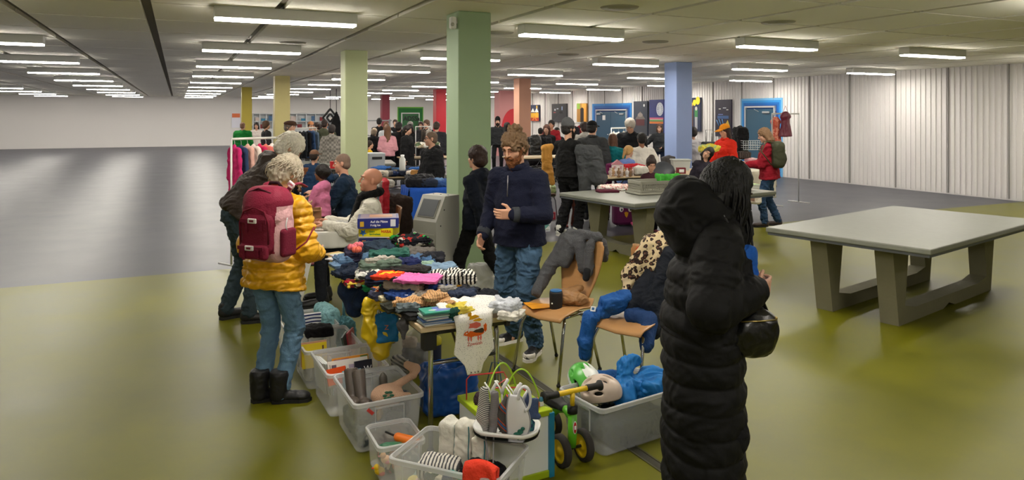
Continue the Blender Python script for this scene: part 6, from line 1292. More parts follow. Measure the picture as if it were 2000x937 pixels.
MB().lathe([(.033, .385), (.037, .39), (.038, .42), (.03, .435), (.012, .438), (0, .436)], n=24).build('tube_cap', mat('b8ac1c', rough=.5), e)
# ---------- waste bin ----------
def waste():
    k = P(861, 560, 0); e = empty('waste_bin', V((-.75, 7.1, 0)), R(-38), 'tall light grey metal waste bin with slanted top and black flap', 'waste bin'); G = mat('9b9b94', rough=.45, metal=.1)
    w_, d_, h1, h2 = .31, .33, .92, 1.06
    m = MB(); pr = [(-d_/2, .04), (d_/2, .04), (d_/2, h2), (d_/2-.20, h2), (-d_/2, h1-.10)]
    m.prism([(y, z) for y, z in pr], (-w_/2, 0, 0), (0, 1, 0), (0, 0, 1), (w_, 0, 0)); m.build('bin_case', G, e)
    m = MB(); m.box((0, -d_/2-.004, .38), (w_-.04, .01, .64), bev=.003); m.build('bin_door', mat('93938c', rough=.5, metal=.1), e)
    a = V((0, -d_/2, h1-.10)); b = V((0, d_/2-.20, h2)); dn = (b-a).normalized(); nn = V((0, -dn.z, dn.y)); c = (a+b)/2+nn*.004; ang = math.atan2(dn.z, dn.y)
    MB().box(c, (w_*.74, (b-a).length*.72, .012), rot=M.Rotation(ang, 3, 'X'), bev=.004).build('flap_frame', mat('7c7c76', rough=.4), e)
    MB().box(c+nn*.004, (w_*.68, (b-a).length*.64, .012), rot=M.Rotation(ang, 3, 'X')).build('flap', mat('4a4e54', rough=.3), e)
    MB().box((0, 0, .02), (w_-.04, d_-.04, .04)).build('plinth', BLACK, e); m = MB()
    for x in (-.1, 0, .1): m.cyl((x, d_/2-.1, h2+.001), .008, .004)
    m.cyl((w_/2, -.05, .93), .007, .004, axis=(1, 0, 0)).cyl((w_/2, -.1, .78), .007, .004, axis=(1, 0, 0)); m.build('screw_heads', BLACK, e)
waste()
# white carrier bag and panel behind the teenager
sack('white_bag', P(938, 590, 0)+V((0, .15, 0)), (.26, .12, .36), mat('c8c8c4', rough=.4, alpha=.75, bump=.2, scale=14), 'white translucent carrier bag standing behind the walking teenager', 'bag', rz=15)
# ---------- backpack on the yellow jacket ----------
def backpack():
    RD = cloth('84203a', rough=.65, bump=.3, scale=120); RD2 = cloth('761a32', rough=.65); PK = cloth('d8a8ac', rough=.65); 
    o = D(525, 437, 4.40); e = empty('backpack', o, R(-22), 'burgundy and pale pink school backpack on the yellow jacket', 'backpack')
    s = S(); s.box((0, 0, -.0), (.155, .09, .23), None, .08, .03).ell((0, -.03, .10), (.14, .10, .13), None, .04)
    s.build('main_compartment', [RD, PK], e, .006, disp=lambda v: .006*(folds(v, 9, 4)-.4), mi=lambda c: (((c[:, 2] < -.165+.02*np.abs(c[:, 0])*0) | ((np.abs(c[:, 0]) > .112+.10*np.maximum(c[:, 2]+.05, 0)) & (c[:, 2] < .12))) & (c[:, 1] < .12)).astype(int))
    s = S(); s.box((-.005, -.085, -.045), (.115, .045, .125), None, .045, .02).ell((-.005, -.085, .04), (.112, .045, .08), None, .03)
    s.build('front_pocket', RD2, e, .006, disp=lambda v: .005*(folds(v, 11, 2)-.4))
    s = S(); s.box((-.005, -.125, -.15), (.105, .02, .045), None, .02, .01); s.build('lower_pocket', RD2, e, .006, disp=lambda v: .004*(folds(v, 11, 2)-.4))
    MB().tube([(-.105, -.125, -.1), (-.112, -.125, .02), (-.08, -.125, .09), (0, -.125, .115), (.075, -.125, .09), (.105, -.125, .02), (.105, -.125, -.1)], .006, 8).build('pocket_piping', cloth('6a1428'), e)
    MB().tube([(-.14, -.05, .13), (-.08, -.08, .2), (0, -.09, .225), (.08, -.08, .2), (.14, -.05, .13)], .006, 8).build('top_zip', cloth('40101c'), e)
    for z, sx in ((.035, 0), (-.125, -.01)):
        y = -.137 if z > 0 else -.15
        MB().box((sx, y, z), (.19, .006, .022)).box((sx-.045, y-.004, z-.035), (.018, .005, .07)).box((sx+.055, y-.004, z-.03), (.02, .005, .05)).build('strap', cloth('6e1830'), e)
        m = MB(); m.box((sx+.0, y-.008, z+.002), (.062, .012, .03), bev=.004).box((sx+.0, y-.0155, z+.002), (.03, .003, .012), m=1); m.build('buckle', [mat('d8d4d0', rough=.35), mat('6a1428')], e)
    for s_ in (1, -1):
        s = S(); s.box((s_*.155, -.01, -.10), (.022, .06, .085), None, .02, .01); s.build('side_pocket', cloth('6c1a30'), e, .006)
        MB().tube([(s_*.09, .06, .20), (s_*.10, .10, .235), (s_*.11, .15, .24), (s_*.12, .20, .215)], [.024]*4, 8, flat=.3).build('shoulder_strap', RD, e); MB().tube([(s_*.13, .08, -.17), (s_*.18, .13, -.12), (s_*.21, .17, -.03)], [.012]*3, 8, flat=.4).build('lower_strap', RD, e)
    MB().tube([(-.05, .06, .22), (-.03, .05, .248), (.03, .05, .248), (.05, .06, .22)], .010, 8).build('grab_handle', cloth('2a1018'), e)
    MB().tube([(.165, -.03, .05), (.17, -.05, -.0), (.168, -.02, -.05)], .004, 6).build('side_cord', mat('c8c8c8'), e)
    m = MB(); m.tube([(.10, .06, .24), (.12, .05, .26), (.15, .05, .24), (.14, .05, .22), (.11, .05, .235)], .008, 8); m.build('pink_tag', mat('e8d4d8'), e)
backpack()
# ---------- white covered table ----------
WCL = mat('d8d6cf', rough=.8, bump=.1, scale=20); T3 = V((-2.24, 6.58, 0)); 
def covered_table(o, W, L, rz, label, topc, dropf, dropr, h=.74, name='covered_table', group=None, cat='table', label2=None, dropl=.2, dropb=.2, clothname='tablecloth', seed=1):
    """table with four legs (thing) and its cloth (thing of its own). o = near left corner"""
    ax = V((math.cos(rz), math.sin(rz), 0)); ay = V((-math.sin(rz), math.cos(rz), 0))
    folding_table(o, L, W, label, mat('b8b4ac'), rz, h-.008)
    m = MB(); nx, ny = 24, 16
    def top(u, v): 
        return V((u*W, v*L, h))
    m.box((W/2, L/2, h-.002), (W+.012, L+.012, .005))
    def skirt(p0, p1, out, drop, seed_):
        p0, p1, out = V(p0), V(p1), V(out)
        def f(u, v):
            d = drop(u) if callable(drop) else drop; amp_ = .02*v
            return p0.lerp(p1, u)+V((0, 0, h-.001-d*v))+out*(.008+.015*v+amp_*math.sin(u*22+seed_)+amp_*.5*math.sin(u*47))
        m.sheet(f, 40, 8, .004)
    if dropf: skirt((0, 0, 0), (W, 0, 0), (0, -1, 0), dropf, 0)
    if dropr: skirt((W, 0, 0), (W, L, 0), (1, 0, 0), dropr, 2)
    if dropb: skirt((W, L, 0), (0, L, 0), (0, 1, 0), dropb, 4)
    if dropl: skirt((0, L, 0), (0, 0, 0), (-1, 0, 0), dropl, 5)
    ob = m.build(clothname, topc, None, o, rz); tag(ob, label2, 'tablecloth'); return ob
covered_table(T3, .98, .75, R(25), 'folding table under the white cloth at the left stall', WCL, lambda u: .15 if u > .42 else .15+.5*min(1, (.42-u)*8), .12, label2='white cloth covering the table in front of the smiling seated one', seed=2)
def T3p(a, b, z=.745): return T3+V((math.cos(R(25)), math.sin(R(25)), 0))*a+V((-math.sin(R(25)), math.cos(R(25)), 0))*b+V((0, 0, z))
e = empty('cardboard_box', T3p(.42, .52, .745), R(15), 'brown open cardboard box on the white table by the child in pink', 'box'); CB = mat('a07a58', rough=.85, var=.06, vscale=10)
m = MB(); 
for a, b, sx, sy in ((0, -.11, .3, .006), (0, .11, .3, .006), (-.15, 0, .006, .22), (.15, 0, .006, .22)): m.box((a, b, .08), (sx, sy, .16))
m.box((0, 0, .004), (.3, .22, .006)); m.build('box_walls', CB, e); MB().box((0, -.155, .155), (.29, .1, .004), rot=M.Rotation(R(-14), 3, 'X')).box((-.19, 0, .155), (.09, .21, .004)).build('box_flap', mat('b08a66', rough=.85), e)
for i, (a, b, hh, r, c, lab) in enumerate(((.40, .17, .11, .035, '8a5420', 'honey jar with amber content on the near edge of the white table'), (.34, .26, .10, .033, '9a6a2c', 'amber jar behind the front honey jar'), (.37, .36, .16, .022, 'd8d4c8', 'slim white bottle standing behind the amber jars'))):
    e = empty('jar', T3p(a, b), 0, lab, 'jar'); MB().lathe([(0, .001), (r, .001), (r*1.02, .01), (r*1.02, hh*.75), (r*.85, hh*.85)], n=20).build('jar_body', mat(c, rough=.15, coat=.5), e)
    MB().lathe([(r*.9, hh*.84), (r*.92, hh), (0, hh*1.01)], n=20).build('jar_lid', mat('b89a3c' if i < 2 else 'e8e8e4', rough=.35, metal=.5 if i < 2 else 0), e); MB().box((0, -r*1.02, hh*.4), (r*1.1, .003, hh*.4)).build('jar_label', WHITE, e)
o = lump('plastic_wrap', T3p(.72, .35, .765), (.28, .2, .04), mat('d8d8dc', rough=.15, alpha=.35, bump=.4), 'flat clear plastic sleeve lying on the white table', 'plastic sleeve', 10, .006)
# chairs under the seated ones
BRW = mat('7a5234', rough=.5)
chair((-1.42, 7.2, 0), -76, 'chair under the bald one in the white jacket', ply=BRW)
chair((-2.10, 9.4, 0), -84, 'chair under the one in the dark blue jacket', ply=BRW)
c = at(608, 13.0); chair((c[0], c[1]+.05, 0), 165, 'brown backed chair carrying the one in the brown cap', ply=mat('7a4a28', rough=.45))
lump('red_bag', D(751, 385, 7.5), (.07, .2, .36), cloth('a01828', rough=.5), 'red bag hanging behind the white jacket', 'bag', 20, .012, 10)
lump('pale_jumper', D(752, 358, 7.55), (.16, .22, .07), cloth('b4b0ac', bump=.9), 'pale grey knitted jumper lying over the red bag', 'garment', 20, .014)
lump('brown_coat', D(772, 430, 7.7), (.34, .2, .50), cloth('2c211e'), 'dark brown coat over the chair behind the white jacket', 'coat', 30, .025, 8, vox=.01)
lump('lime_cloth', D(762, 386, 8.6), (.14, .08, .05), cloth('90b830'), 'lime green cloth behind the red bag', 'cloth', 0)
# ---------- pink clothes rail at the left edge ----------
def rail(px0, px1, py, d0, d1, label, cols, n, drop=.45, group='', lab='{} garment on the rail', seed=0, hgt=None, names=None, zbar=None, ends=(1, 1), bar=None):
    a, b = D(px0, py, d0), D(px1, py, d1); zz = (a.z+b.z)/2; a.z = b.z = zz; e = empty('clothes_rail', ((a+b)/2).to_tuple()[:2]+(0,), 0, label, 'clothes rail'); mid = V(((a+b)/2).to_tuple()[:2]+(0,)); dr = (b-a).normalized(); pr_ = V((-dr.y, dr.x, 0))
    MB().tube([a-mid, b-mid], .016, 10).build('rail_bar', bar or mat('d4d2cc', rough=.4), e)
    for p in (a, b):
        q = V((p.x, p.y, 0))-mid; MB().tube([q+V((0, 0, .06)), q+V((0, 0, zz))], .013, 10).build('upright', mat('c8c8c6', rough=.4, metal=.3), e); MB().tube([q-pr_*.25+V((0, 0, .05)), q+pr_*.25+V((0, 0, .05))], .013, 8).build('foot_bar', mat('c8c8c6', rough=.4, metal=.3), e)
    rg = random.Random(seed); L = (b-a).length; protos = []
    for i in range(n):
        t = (i+.5)/n; c = cols[i % len(cols)]; dd = drop*rg.uniform(.8, 1.1); p = a.lerp(b, t); w_ = rg.uniform(.16, .20)
        if len(protos) < 4:
            s = S(); s.cone((-w_*.4, 0, -.10), (w_*.4, 0, -.10), .022, .022, .02).cone((0, 0, -.07), (0, 0, -.12), .02, .03, .02).box((0, 0, -.10-dd/2), (w_*.62, .016, dd/2), None, .014, .02).cone((w_*.5, 0, -.12), (w_*.68, 0, -.10-dd*.7), .024, .02, .02).cone((-w_*.5, 0, -.12), (-w_*.68, 0, -.10-dd*.7), .024, .02, .02)
            ob = s.build('hanging_garment', cloth('808080'), None, .012, disp=lambda v: .012*(folds(v, 9, i)-.4)); hk = MB().tube([(0, 0, -.09), (0, 0, -.02), (.012, 0, .0), (0, 0, .02), (-.012, 0, .01)], .003, 6).build('hanger', mat('b8b8b8', metal=.6, rough=.3), ob); protos.append((ob, hk)); me = ob.data
            ob.data.materials.clear(); ob.data.materials.append(None)
        else:
            po, ph = protos[i % 4]; ob = po.copy(); C.objects.link(ob); hk = ph.copy(); C.objects.link(hk); hk.parent = ob
        ob.material_slots[0].link = 'OBJECT'; ob.material_slots[0].material = cloth(c[0]); ob.location = p+V((0, 0, -.016)); ob.rotation_euler = (0, 0, math.atan2(dr.y, dr.x)+R(90)+rg.uniform(-.25, .25))
        tag(ob, lab.format(c[1], i+1) if names is None else names[i], 'hanging garment', group)
    return e
rail(452, 548, 270, 8.6, 9.2, 'white clothes rail of pink children clothes at the left photo edge', [('c02868', ''), ('2c3c5c', ''), ('d8a89c', ''), ('e0d4cc', ''), ('c82858', ''), ('d8786c', ''), ('e4dcd8', ''), ('6a8a9c', '')], 8, .5, 'garments on the pink clothes rail', names=['magenta puffy jacket leftmost on the pink clothes rail', 'dark blue denim jacket second from the left on the pink rail', 'pale peach dress on the pink clothes rail', 'cream top beside the pale peach dress', 'hot pink top in the middle of the pink clothes rail', 'coral top right of the hot pink one', 'white top near the right end of the pink rail', 'grey blue top at the right end of the pink rail'])
# ---------- far things: stone tables, stalls, racks ----------
STONE = mat('7e8078', rough=.45, bump=.08, scale=60, var=.08, vscale=12); CONC = mat('77735c', rough=.85, bump=.3, scale=30, var=.12, vscale=5)
def stone_table(F_, rz, L, W, label, h=.76, base=True):
    """concrete table-tennis table, F_ = near corner, L along local x"""
    e = empty('stone_table', F_, rz, label, 'table'); MB().box((L/2, W/2, h-.025), (L, W, .05), bev=.01).build('tabletop', STONE, e); MB().box((L/2, W/2, h-.062), (L-.03, W-.03, .024)).build('top_rim', mat('5c6066', rough=.5), e)
    if base:
        for x in (.45, L-.45):
            m = MB(); d = .16
            m.prism([(.16, h-.07), (.48, h-.07), (.40, .16), (.62, .12), (W-.62, .12), (W-.40, .16), (W-.48, h-.07), (W-.16, h-.07), (W-.28, 0), (W*.55, 0), (W*.5, .04), (W*.45, 0), (.28, 0)], (x-d/2, 0, 0), (0, 1, 0), (0, 0, 1), (d, 0, 0)); m.build('concrete_frame', CONC, e)
    return e
stone_table(V((1.51, 8.82, 0)), R(33), 2.74, 1.55, 'grey concrete table tennis table right of the centre with floral fabric on it')
stone_table(P(1495, 443, .76)+V((0, 0, -.76)), R(-52), 1.5, 2.7, 'pale stone table cut by the right photo edge')
stone_table(V((-5.25, 15.6, 0)), R(14), 2.7, 1.4, 'long grey table beyond the white covered one, left of the lime column')
stone_table(V((-.75, 12.2, 0)), R(25), 1.7, 1.2, 'grey stone table half hidden behind the bearded one')
def T(px, py, z, dz=0): q = P(px, py, z); q.z += dz; return q
FL1 = ramp_mat('cells', ['e4dcd4', 'd8a8a4', 'ece6de', 'c88c88', 'e8e2da'], 45); FL2 = ramp_mat('cells', ['e8e6e0', '7a94b8', 'e8e4dc', '8aa87c', 'e4ded4'], 35)
def far(name, px, py, d, size, m, label, cat, rz=25, amp=.012, vox=.012, fs=9, grp=None):
    o = lump(name, D(px, py, d) if d > 0 else P(px, py, -d), size, m, label, cat, rz, amp, fs, int(px) % 11, vox=vox); 
    if grp: o['group'] = grp
    return o
far('floral_fabric', 1205, 366, -.79, (.52, .36, .06), FL1, 'cream and pink ruffled fabric lying on the concrete table', 'fabric', 10, .025, .009, 14)
far('floral_fabric', 1262, 369, -.785, (.50, .32, .05), FL2, 'white fabric with blue and green flowers right of the pink one', 'fabric', 0, .02, .009, 14)
far('maroon_cloth', 1186, 373, -.775, (.3, .2, .03), cloth('4a1828'), 'dark maroon cloth under the pink ruffled fabric', 'cloth', 10, .008)
for i, (dz, c, lab) in enumerate(((0, 'c8ccb8', 'pale green booklet lowest in the stack on the concrete table'), (.02, 'e0dccc', 'cream booklet in the middle of the stack on the concrete table'), (.04, '90b468', 'lime green booklet topmost on the concrete table'))):
    o = MB().box((0, 0, 0), (.2, .26, .018)).box((0, -.132, 0), (.19, .002, .012), m=1).build('booklet', [mat(c, rough=.5), WHITE]); o.location = D(1461, 361, 10.4)+V((0, 0, dz-.03)); o.rotation_euler = (0, 0, R(20+i*5)); tag(o, lab, 'booklet')
def tall_table(px, d, W, L, h, label, rz=25, m=None):
    return folding_table(V(at(px, d))-V((W/2, L/2, 0)), L, W, label, m or WOODTOP, R(rz), h)
# grey basket with green cloth, on a low table behind
def tbl(px, py, d, W, L, label, h=.74, rz=R(25), m=None): return folding_table(D(px, py, d)-V((W/2, L/2, 0))+V((0, 0, -D(px, py, d).z)), L, W, label, m or WOODTOP, rz, h)
tall_table(1232, 11.6, 1.15, .5, .86, 'wooden stall table with glass figurines behind the concrete table')
tall_table(1345, 11.9, 1.1, .7, .86, 'wooden stall table left of the blue column foot holding the basket')
e = empty('plastic_basket', P(1278, 372, .80), R(20), 'grey perforated plastic basket in front of the small girl', 'basket'); BK = mat('8e8c80', rough=.6)
m = MB(); W_, L_, h_ = .62, .36, .15
for y in (-L_/2, L_/2):
    m.box((0, y, h_-.02), (W_, .02, .04)); m.box((0, y, .015), (W_, .02, .03))
    for r_ in (.05, .08, .11): m.box((0, y, r_), (W_, .012, .012))
    for j in range(23): m.box((-W_/2+.01+j*(W_-.02)/22, y, h_/2), (.012, .012, h_))
for x in (-W_/2, W_/2):
    m.box((x, 0, h_-.02), (.02, L_, .04)); m.box((x, 0, .015), (.02, L_, .03))
    for r_ in (.05, .08, .11): m.box((x, 0, r_), (.012, L_, .012))
    for j in range(14): m.box((x, -L_/2+.01+j*(L_-.02)/13, h_/2), (.012, .012, h_))
m.box((0, 0, .005), (W_, L_, .01)); m.build('basket_frame', BK, e)
MB().box((0, 0, -.02), (.7, .42, .03), bev=.01).build('basket_base', BK, e)
far('green_cloth', 1305, 347, 10.25, (.34, .2, .10), cloth('3f9a34'), 'bright green garment lying in the grey basket', 'garment', 10, .03)
far('red_garment', 1238, 328, 11.9, (.36, .2, .12), cloth('b0202c'), 'red garment folded on the figurine table', 'garment', 10, .02)
far('white_bag', 1251, 333, 11.75, (.22, .16, .14), mat('c8c4b8', rough=.5), 'off white handbag on the figurine table', 'handbag', 10, .015)
far('purple_jumper', 1193, 330, 12.0, (.16, .16, .2), cloth('641c4c'), 'purple garment at the left end of the figurine table', 'garment', 0, .02)
far('pink_garment', 1120, 285, 11.6, (.14, .14, .12), cloth('c83c84'), 'pink garment held between grey beanie and charcoal jacket', 'garment', 0, .02)
rg = random.Random(3)
for i in range(9):
    px = 1192+i*5.5; o = MB().lathe([(0, 0), (.028, 0), (.03, .01), (.012, .03), (.03, .06), (.032, .09), (.02, .1), (.014, .12)], n=12).ball((0, 0, .13), .018, 8).build('glass_figurine', mat(('c8b8b0', 'b8946c', 'd8d0cc', '8c6a48')[i % 4], rough=.1, alpha=.75)); q = D(px, 345, 11.5+.1*(i % 3)); o.location = (q.x, q.y, .861)
    tag(o, '%s small glass figurine on the stall table, %s from the left' % (('rosy', 'amber', 'clear', 'brown')[i % 4], 'first second third fourth fifth sixth seventh eighth ninth'.split()[i]), 'figurine', 'glass figurines on the stall table')
m = MB().box((0, 0, .09), (.18, .12, .18)).prism([(-.1, .18), (.1, .18), (0, .26)], (0, -.07, 0), (1, 0, 0), (0, 0, 1), (0, .14, 0), m=1)
for x in (-.05, .05):
    for z in (.05, .13): m.box((x, -.062, z), (.04, .004, .05), m=1)
o = m.build('dollhouse', [mat('dcd4d4', rough=.5), mat('b87c88', rough=.5)]); o.location = V(at(1206, 11.78))+V((0, 0, .861)); tag(o, 'small white and pink dollhouse on the figurine table', 'dollhouse')
e = empty('owl_suitcase', V(at(1217, 12.0)), R(8), 'purple child suitcase with owl eyes and yellow beak under the concrete table', 'suitcase'); MB().box((0, 0, .2), (.36, .2, .36), bev=.05).build('case_body', mat('5c1648', rough=.4), e)
m = MB()
for x in (-.06, .09): m.ball((x, -.10, .29), (.036, .008, .045), 14, m=0).ball((x+.006, -.108, .285), (.014, .004, .022), 10, m=1)
m.build('painted_eyes', [WHITE, BLACK], e); MB().prism([(-.03, .235), (.0, .25), (.04, .235), (.03, .19), (.01, .15), (-.015, .18)], (.02, -.101, 0), (1, 0, 0), (0, 0, 1), (0, -.006, 0)).build('painted_beak', mat('d8a020'), e)
e = empty('toy_pram', V(at(1242, 11.6)), R(0), 'small pink child scooter with wheels between the legs of the concrete table', 'scooter'); MB().tube([(0, 0, .08), (0, .02, .35)], .02, 8).tube([(-.08, .02, .35), (.08, .02, .35)], .014, 8).box((0, .1, .07), (.1, .32, .03), bev=.01).build('scooter_frame', mat('c84c78', rough=.4), e)
MB().cyl((0, -.04, .045), .045, .03, axis=(1, 0, 0)).cyl((0, .24, .045), .045, .03, axis=(1, 0, 0)).build('wheel', BLACK, e)
far('pink_bag', 1296, 430, 11.6, (.2, .2, .1), cloth('b45a7c'), 'pink cloth bag on the floor right of the pink shoes', 'bag', 0, .02)
far('grey_rucksack', 1305, 318, 13.0, (.24, .16, .24), cloth('4c4a4a'), 'grey rucksack on the stall left of the blue column', 'rucksack', 20, .014)
o = MB().box((0, 0, 0), (.3, .22, .18), taper=.85).box((0, 0, .09), (.32, .24, .02)).build('plastic_tub', mat('b4b8b4', rough=.4)); o.location = D(1329, 322, 12.3); tag(o, 'white plastic tub at the foot of the blue column', 'tub')
o = MB().box((0, 0, 0), (.14, .1, .1)).box((0, -.052, 0), (.08, .002, .05), m=1).build('small_box', [mat('6c1824'), WHITE]); o.location = D(1330, 333, 11.9); tag(o, 'dark red small carton in front of the white tub', 'box')
o = MB().lathe([(0, .0), (.17, 0), (.18, .015), (.17, .03), (0, .035)], n=28).lathe([(.14, -.01), (.13, 0)], n=28).build('round_lid', mat('3a3e44', rough=.5)); o.location = D(1297, 334, 12.0); o.rotation_euler = (R(55), 0, 0); tag(o, 'dark grey round pan lid behind the grey basket', 'lid')
# right stall
covered_table(V(at(1432, 13.2)), .95, .7, R(20), 'folding table under the cream cloth at the right stall', mat('cfc8b4', rough=.85), .5, .3, h=.80, label2='cream cloth covering the stall table behind the black hair', seed=4)
far('pink_handbag', 1468, 315, 12.9, (.24, .14, .10), mat('c8949a', rough=.4), 'shiny pink handbag on the cream covered table', 'handbag', 20, .01)
far('shoe_row', 1448, 303, 13.2, (.3, .2, .14), ramp_mat('stripe', ['1a1a1c', '5a504a'], 10), 'black and brown shoes lined up on the cream covered table', 'shoes', 20, .015)
for i in range(2):
    m = MB(); w_, l_, h_ = .34, .24, .08
    for j in range(9): m.box((-w_/2+j*w_/8, -l_/2, h_/2), (.006, .006, h_)).box((-w_/2+j*w_/8, l_/2, h_/2), (.006, .006, h_)).box((-w_/2+j*w_/8, 0, 0), (.006, l_, .006))
    for z in (0, h_/2, h_): m.box((0, -l_/2, z), (w_, .006, .006)).box((0, l_/2, z), (w_, .006, .006)).box((-w_/2, 0, z), (.006, l_, .006)).box((w_/2, 0, z), (.006, l_, .006))
    o = m.build('wire_tray', mat('c8d0d4', rough=.4)); o.location = D(1466, 292-i*9, 13.4); tag(o, ['lower white wire tray behind the pink handbag', 'upper white wire tray behind the pink handbag'][i], 'wire tray')
far('striped_bag', 1471, 388, 11.6, (.22, .2, .16), ramp_mat('cells', ['d0c4b4', '8a6a5c', 'e0d8cc'], 12), 'white and brown patterned bag on the floor under the right stall', 'bag', 0, .012)
e = empty('trolley_suitcase', V(at(1387, 15.5))+V((0, 0, .75)), R(15), 'black trolley suitcase standing up behind the red coat', 'suitcase'); MB().box((0, 0, .28), (.34, .22, .5), bev=.03).build('case_body', mat('1a1a1e', rough=.7), e); MB().tube([(-.07, .05, .5), (-.07, .05, .78), (.07, .05, .78), (.07, .05, .5)], .01, 8).build('pull_handle', STEEL, e); MB().box((0, 0, -.36), (.8, .6, .70), bev=.01).build('covered_plinth', mat('a8a498', rough=.8), e)
far('black_rucksack', 1446, 272, 13.6, (.22, .3, .46), cloth('161618'), 'black rucksack on the back of the red coat', 'rucksack', 10, .02)
far('yellow_garments', 1385, 290, 12.4, (.34, .2, .12), ramp_mat('cells', ['c8b83c', 'a8b878', 'd8c84c'], 12), 'yellow and green clothes heap beside the tilting child', 'garments', 10, .03)
tall_table(1395, 12.9, 1.0, .6, .86, 'wooden stall table behind the dark coated child, right of the blue column')
# dresses hanging at the right wall
def dress(px, py, d, L, w_, m, label, rz=25):
    s = S(); s.cone((-w_*.3, 0, -.02), (w_*.3, 0, -.02), .03, .03, .03).cone((0, 0, -.03), (0, 0, -L*.4), w_*.34, w_*.26, .03, .45, (0, 1, 0)).cone((0, 0, -L*.4), (0, 0, -L), w_*.3, w_*.5, .03, .45, (0, 1, 0)); s.box((0, 0, -L-.2), (.5, .5, .2), None, .003, .005, -1)
    o = s.build('hanging_dress', m, None, .012, disp=lambda v: .014*(folds(v, 10, 3, (1, 1, .4))-.4)); o.location = D(px, py, d); o.rotation_euler = (0, 0, R(rz)); MB().tube([(-w_*.3, 0, 0), (-.04, 0, .12), (0, 0, .2), (.04, 0, .12), (w_*.3, 0, 0)], .004, 6).build('straps', mat('8a2a3c'), o); return tag(o, label, 'dress')
dress(1515, 236, 14.5, .52, .34, ramp_mat('cells', ['d8705c', 'e89a84', 'c85a4c'], 30), 'coral patterned dress hanging in front of the right blue door')
dress(1534, 226, 14.5, .42, .36, mat('6c1a34', rough=.4), 'dark red satin dress hanging at the right photo edge')
e = rail(1508, 1560, 222, 14.4, 14.9, 'thin clothes stand carrying the two dresses at the right', [('802838', 'red')], 0, hgt=1)
# coat over the beanie wearer's arm
s = S(); o_ = D(1148, 300, 10.7); s.cone((-.12, 0, .06), (.10, 0, .02), .08, .09, .04).cone((-.10, 0, .0), (-.04, 0, -.52), .08, .09, .04).cone((.08, 0, .0), (.16, -.02, -.36), .12, .13, .05).cone((-.02, 0, -.0), (.06, .0, -.3), .08, .08, .05)
o = s.build('grey_coat', cloth('3e4042', bump=.6), None, .01, disp=lambda v: .018*(folds(v, 9, 6)-.4)); o.location = o_; tag(o, 'dark grey wool coat hanging over the arm of the grey beanie wearer', 'coat')
# chair with yellow jacket, by the peach column
c = at(1058, 12.6); chair((c[0], c[1], 0), 160, 'chair under the ochre jacket beyond the bearded one', ply=BRW)
s = S(); s.box((0, 0, 0), (.09, .07, .3), None, .06, .03).cone((-.05, 0, .25), (.06, 0, .27), .06, .06, .03).cone((.05, -.05, -.1), (.09, -.06, -.34), .05, .05, .03)
o = s.build('ochre_jacket', cloth('c08a3c', rough=.6), None, .01, disp=lambda v: .02*(folds(v, 8, 6)-.4)); o.location = D(1068, 318, 12.3); tag(o, 'ochre jacket hanging on a chair beyond the bearded one', 'jacket')
far('black_bag', 1046, 283, 13.2, (.2, .2, .34), mat('161618', rough=.4), 'shiny black bag hanging left of the ochre jacket', 'bag', 0, .02)
e = bin_(P(1062, 450, 0).to_tuple()[:2], R(10), .26, .2, .18, 'small clear bin on the dark floor behind the bearded one', hand=False); far('turquoise_toys', 1063, 442, 10.9, (.14, .18, .1), ramp_mat('cells', ['5a8c88', '8a8c8c', 'c8ccc8'], 14), 'turquoise and grey toys inside the small bin on the dark floor', 'toys', 0, .015)
o = MB().box((0, 0, .06), (.16, .12, .12)).box((0, -.061, .06), (.1, .002, .06), m=1).build('small_box', [mat('a83040'), mat('d8a8a8')]); o.location = at(1076, 12.8); tag(o, 'red and pink small carton on the dark floor left of the trainers', 'box')
far('green_bag', 1078, 373, 12.8, (.14, .16, .2), ramp_mat('cells', ['8a9c6c', 'c8ccb4', '5a6a4c'], 10), 'pale green patterned bag under the chair with the ochre jacket', 'bag', 0, .015)
# middle left stalls
def heap(px0, px1, py, d, n, cols, where, grp, h=(.05, .1), seed=1):
    rg = random.Random(seed)
    for i in range(n):
        c, nm = cols[i % len(cols)]; px = px0+(px1-px0)*(i+.5)/n; hh = rg.uniform(*h)
        o = lump('folded_garment', D(px, py-rg.uniform(0, 3), d+rg.uniform(-.1, .25)), (rg.uniform(.2, .34), rg.uniform(.18, .28), hh), cloth(c), '%s garment %s, %s from the left' % (nm, where, ORD[i]), 'garment', rg.uniform(-20, 50), .018, 10, i+seed, vox=.012); o['group'] = grp
tall_table(762, 12.9, 1.6, .7, .75, 'stall table with folded clothes right of the lime column', rz=18)
heap(708, 832, 339, 12.9, 12, [('5a5650', 'taupe'), ('8a8680', 'grey'), ('22283a', 'navy'), ('c8c0b4', 'cream'), ('6e6a66', 'stone grey'), ('1c2a4c', 'dark blue')], 'on the stall right of the lime column', 'clothes on the stall right of the lime column')
heap(735, 860, 332, 13.3, 7, [('2c5a9a', 'blue'), ('1a1a20', 'black'), ('38567c', 'denim'), ('1c2438', 'midnight blue')], 'at the back of the lime column stall', 'back row of the stall right of the lime column', seed=5)
o = MB().lathe([(0, 0), (.05, 0), (.055, .02), (.055, .2), (.03, .24), (.03, .27), (0, .27)], n=18).lathe([(.034, .25), (.034, .28), (0, .285)], n=18, m=1).build('white_bottle', [mat('c8c8c4', rough=.4), mat('e8e8e8')]); o.location = D(786, 333, 12.7); tag(o, 'white plastic bottle standing on the stall left of the black hoodie', 'bottle')
BLT = covered_table(V(at(800, 9.7)), .62, .55, R(20), 'table under the bright blue cloth beside the sage column', cloth('1648a0', rough=.8), .48, .4, h=.86, label2='bright blue cloth hanging from the table beside the sage column', seed=6)
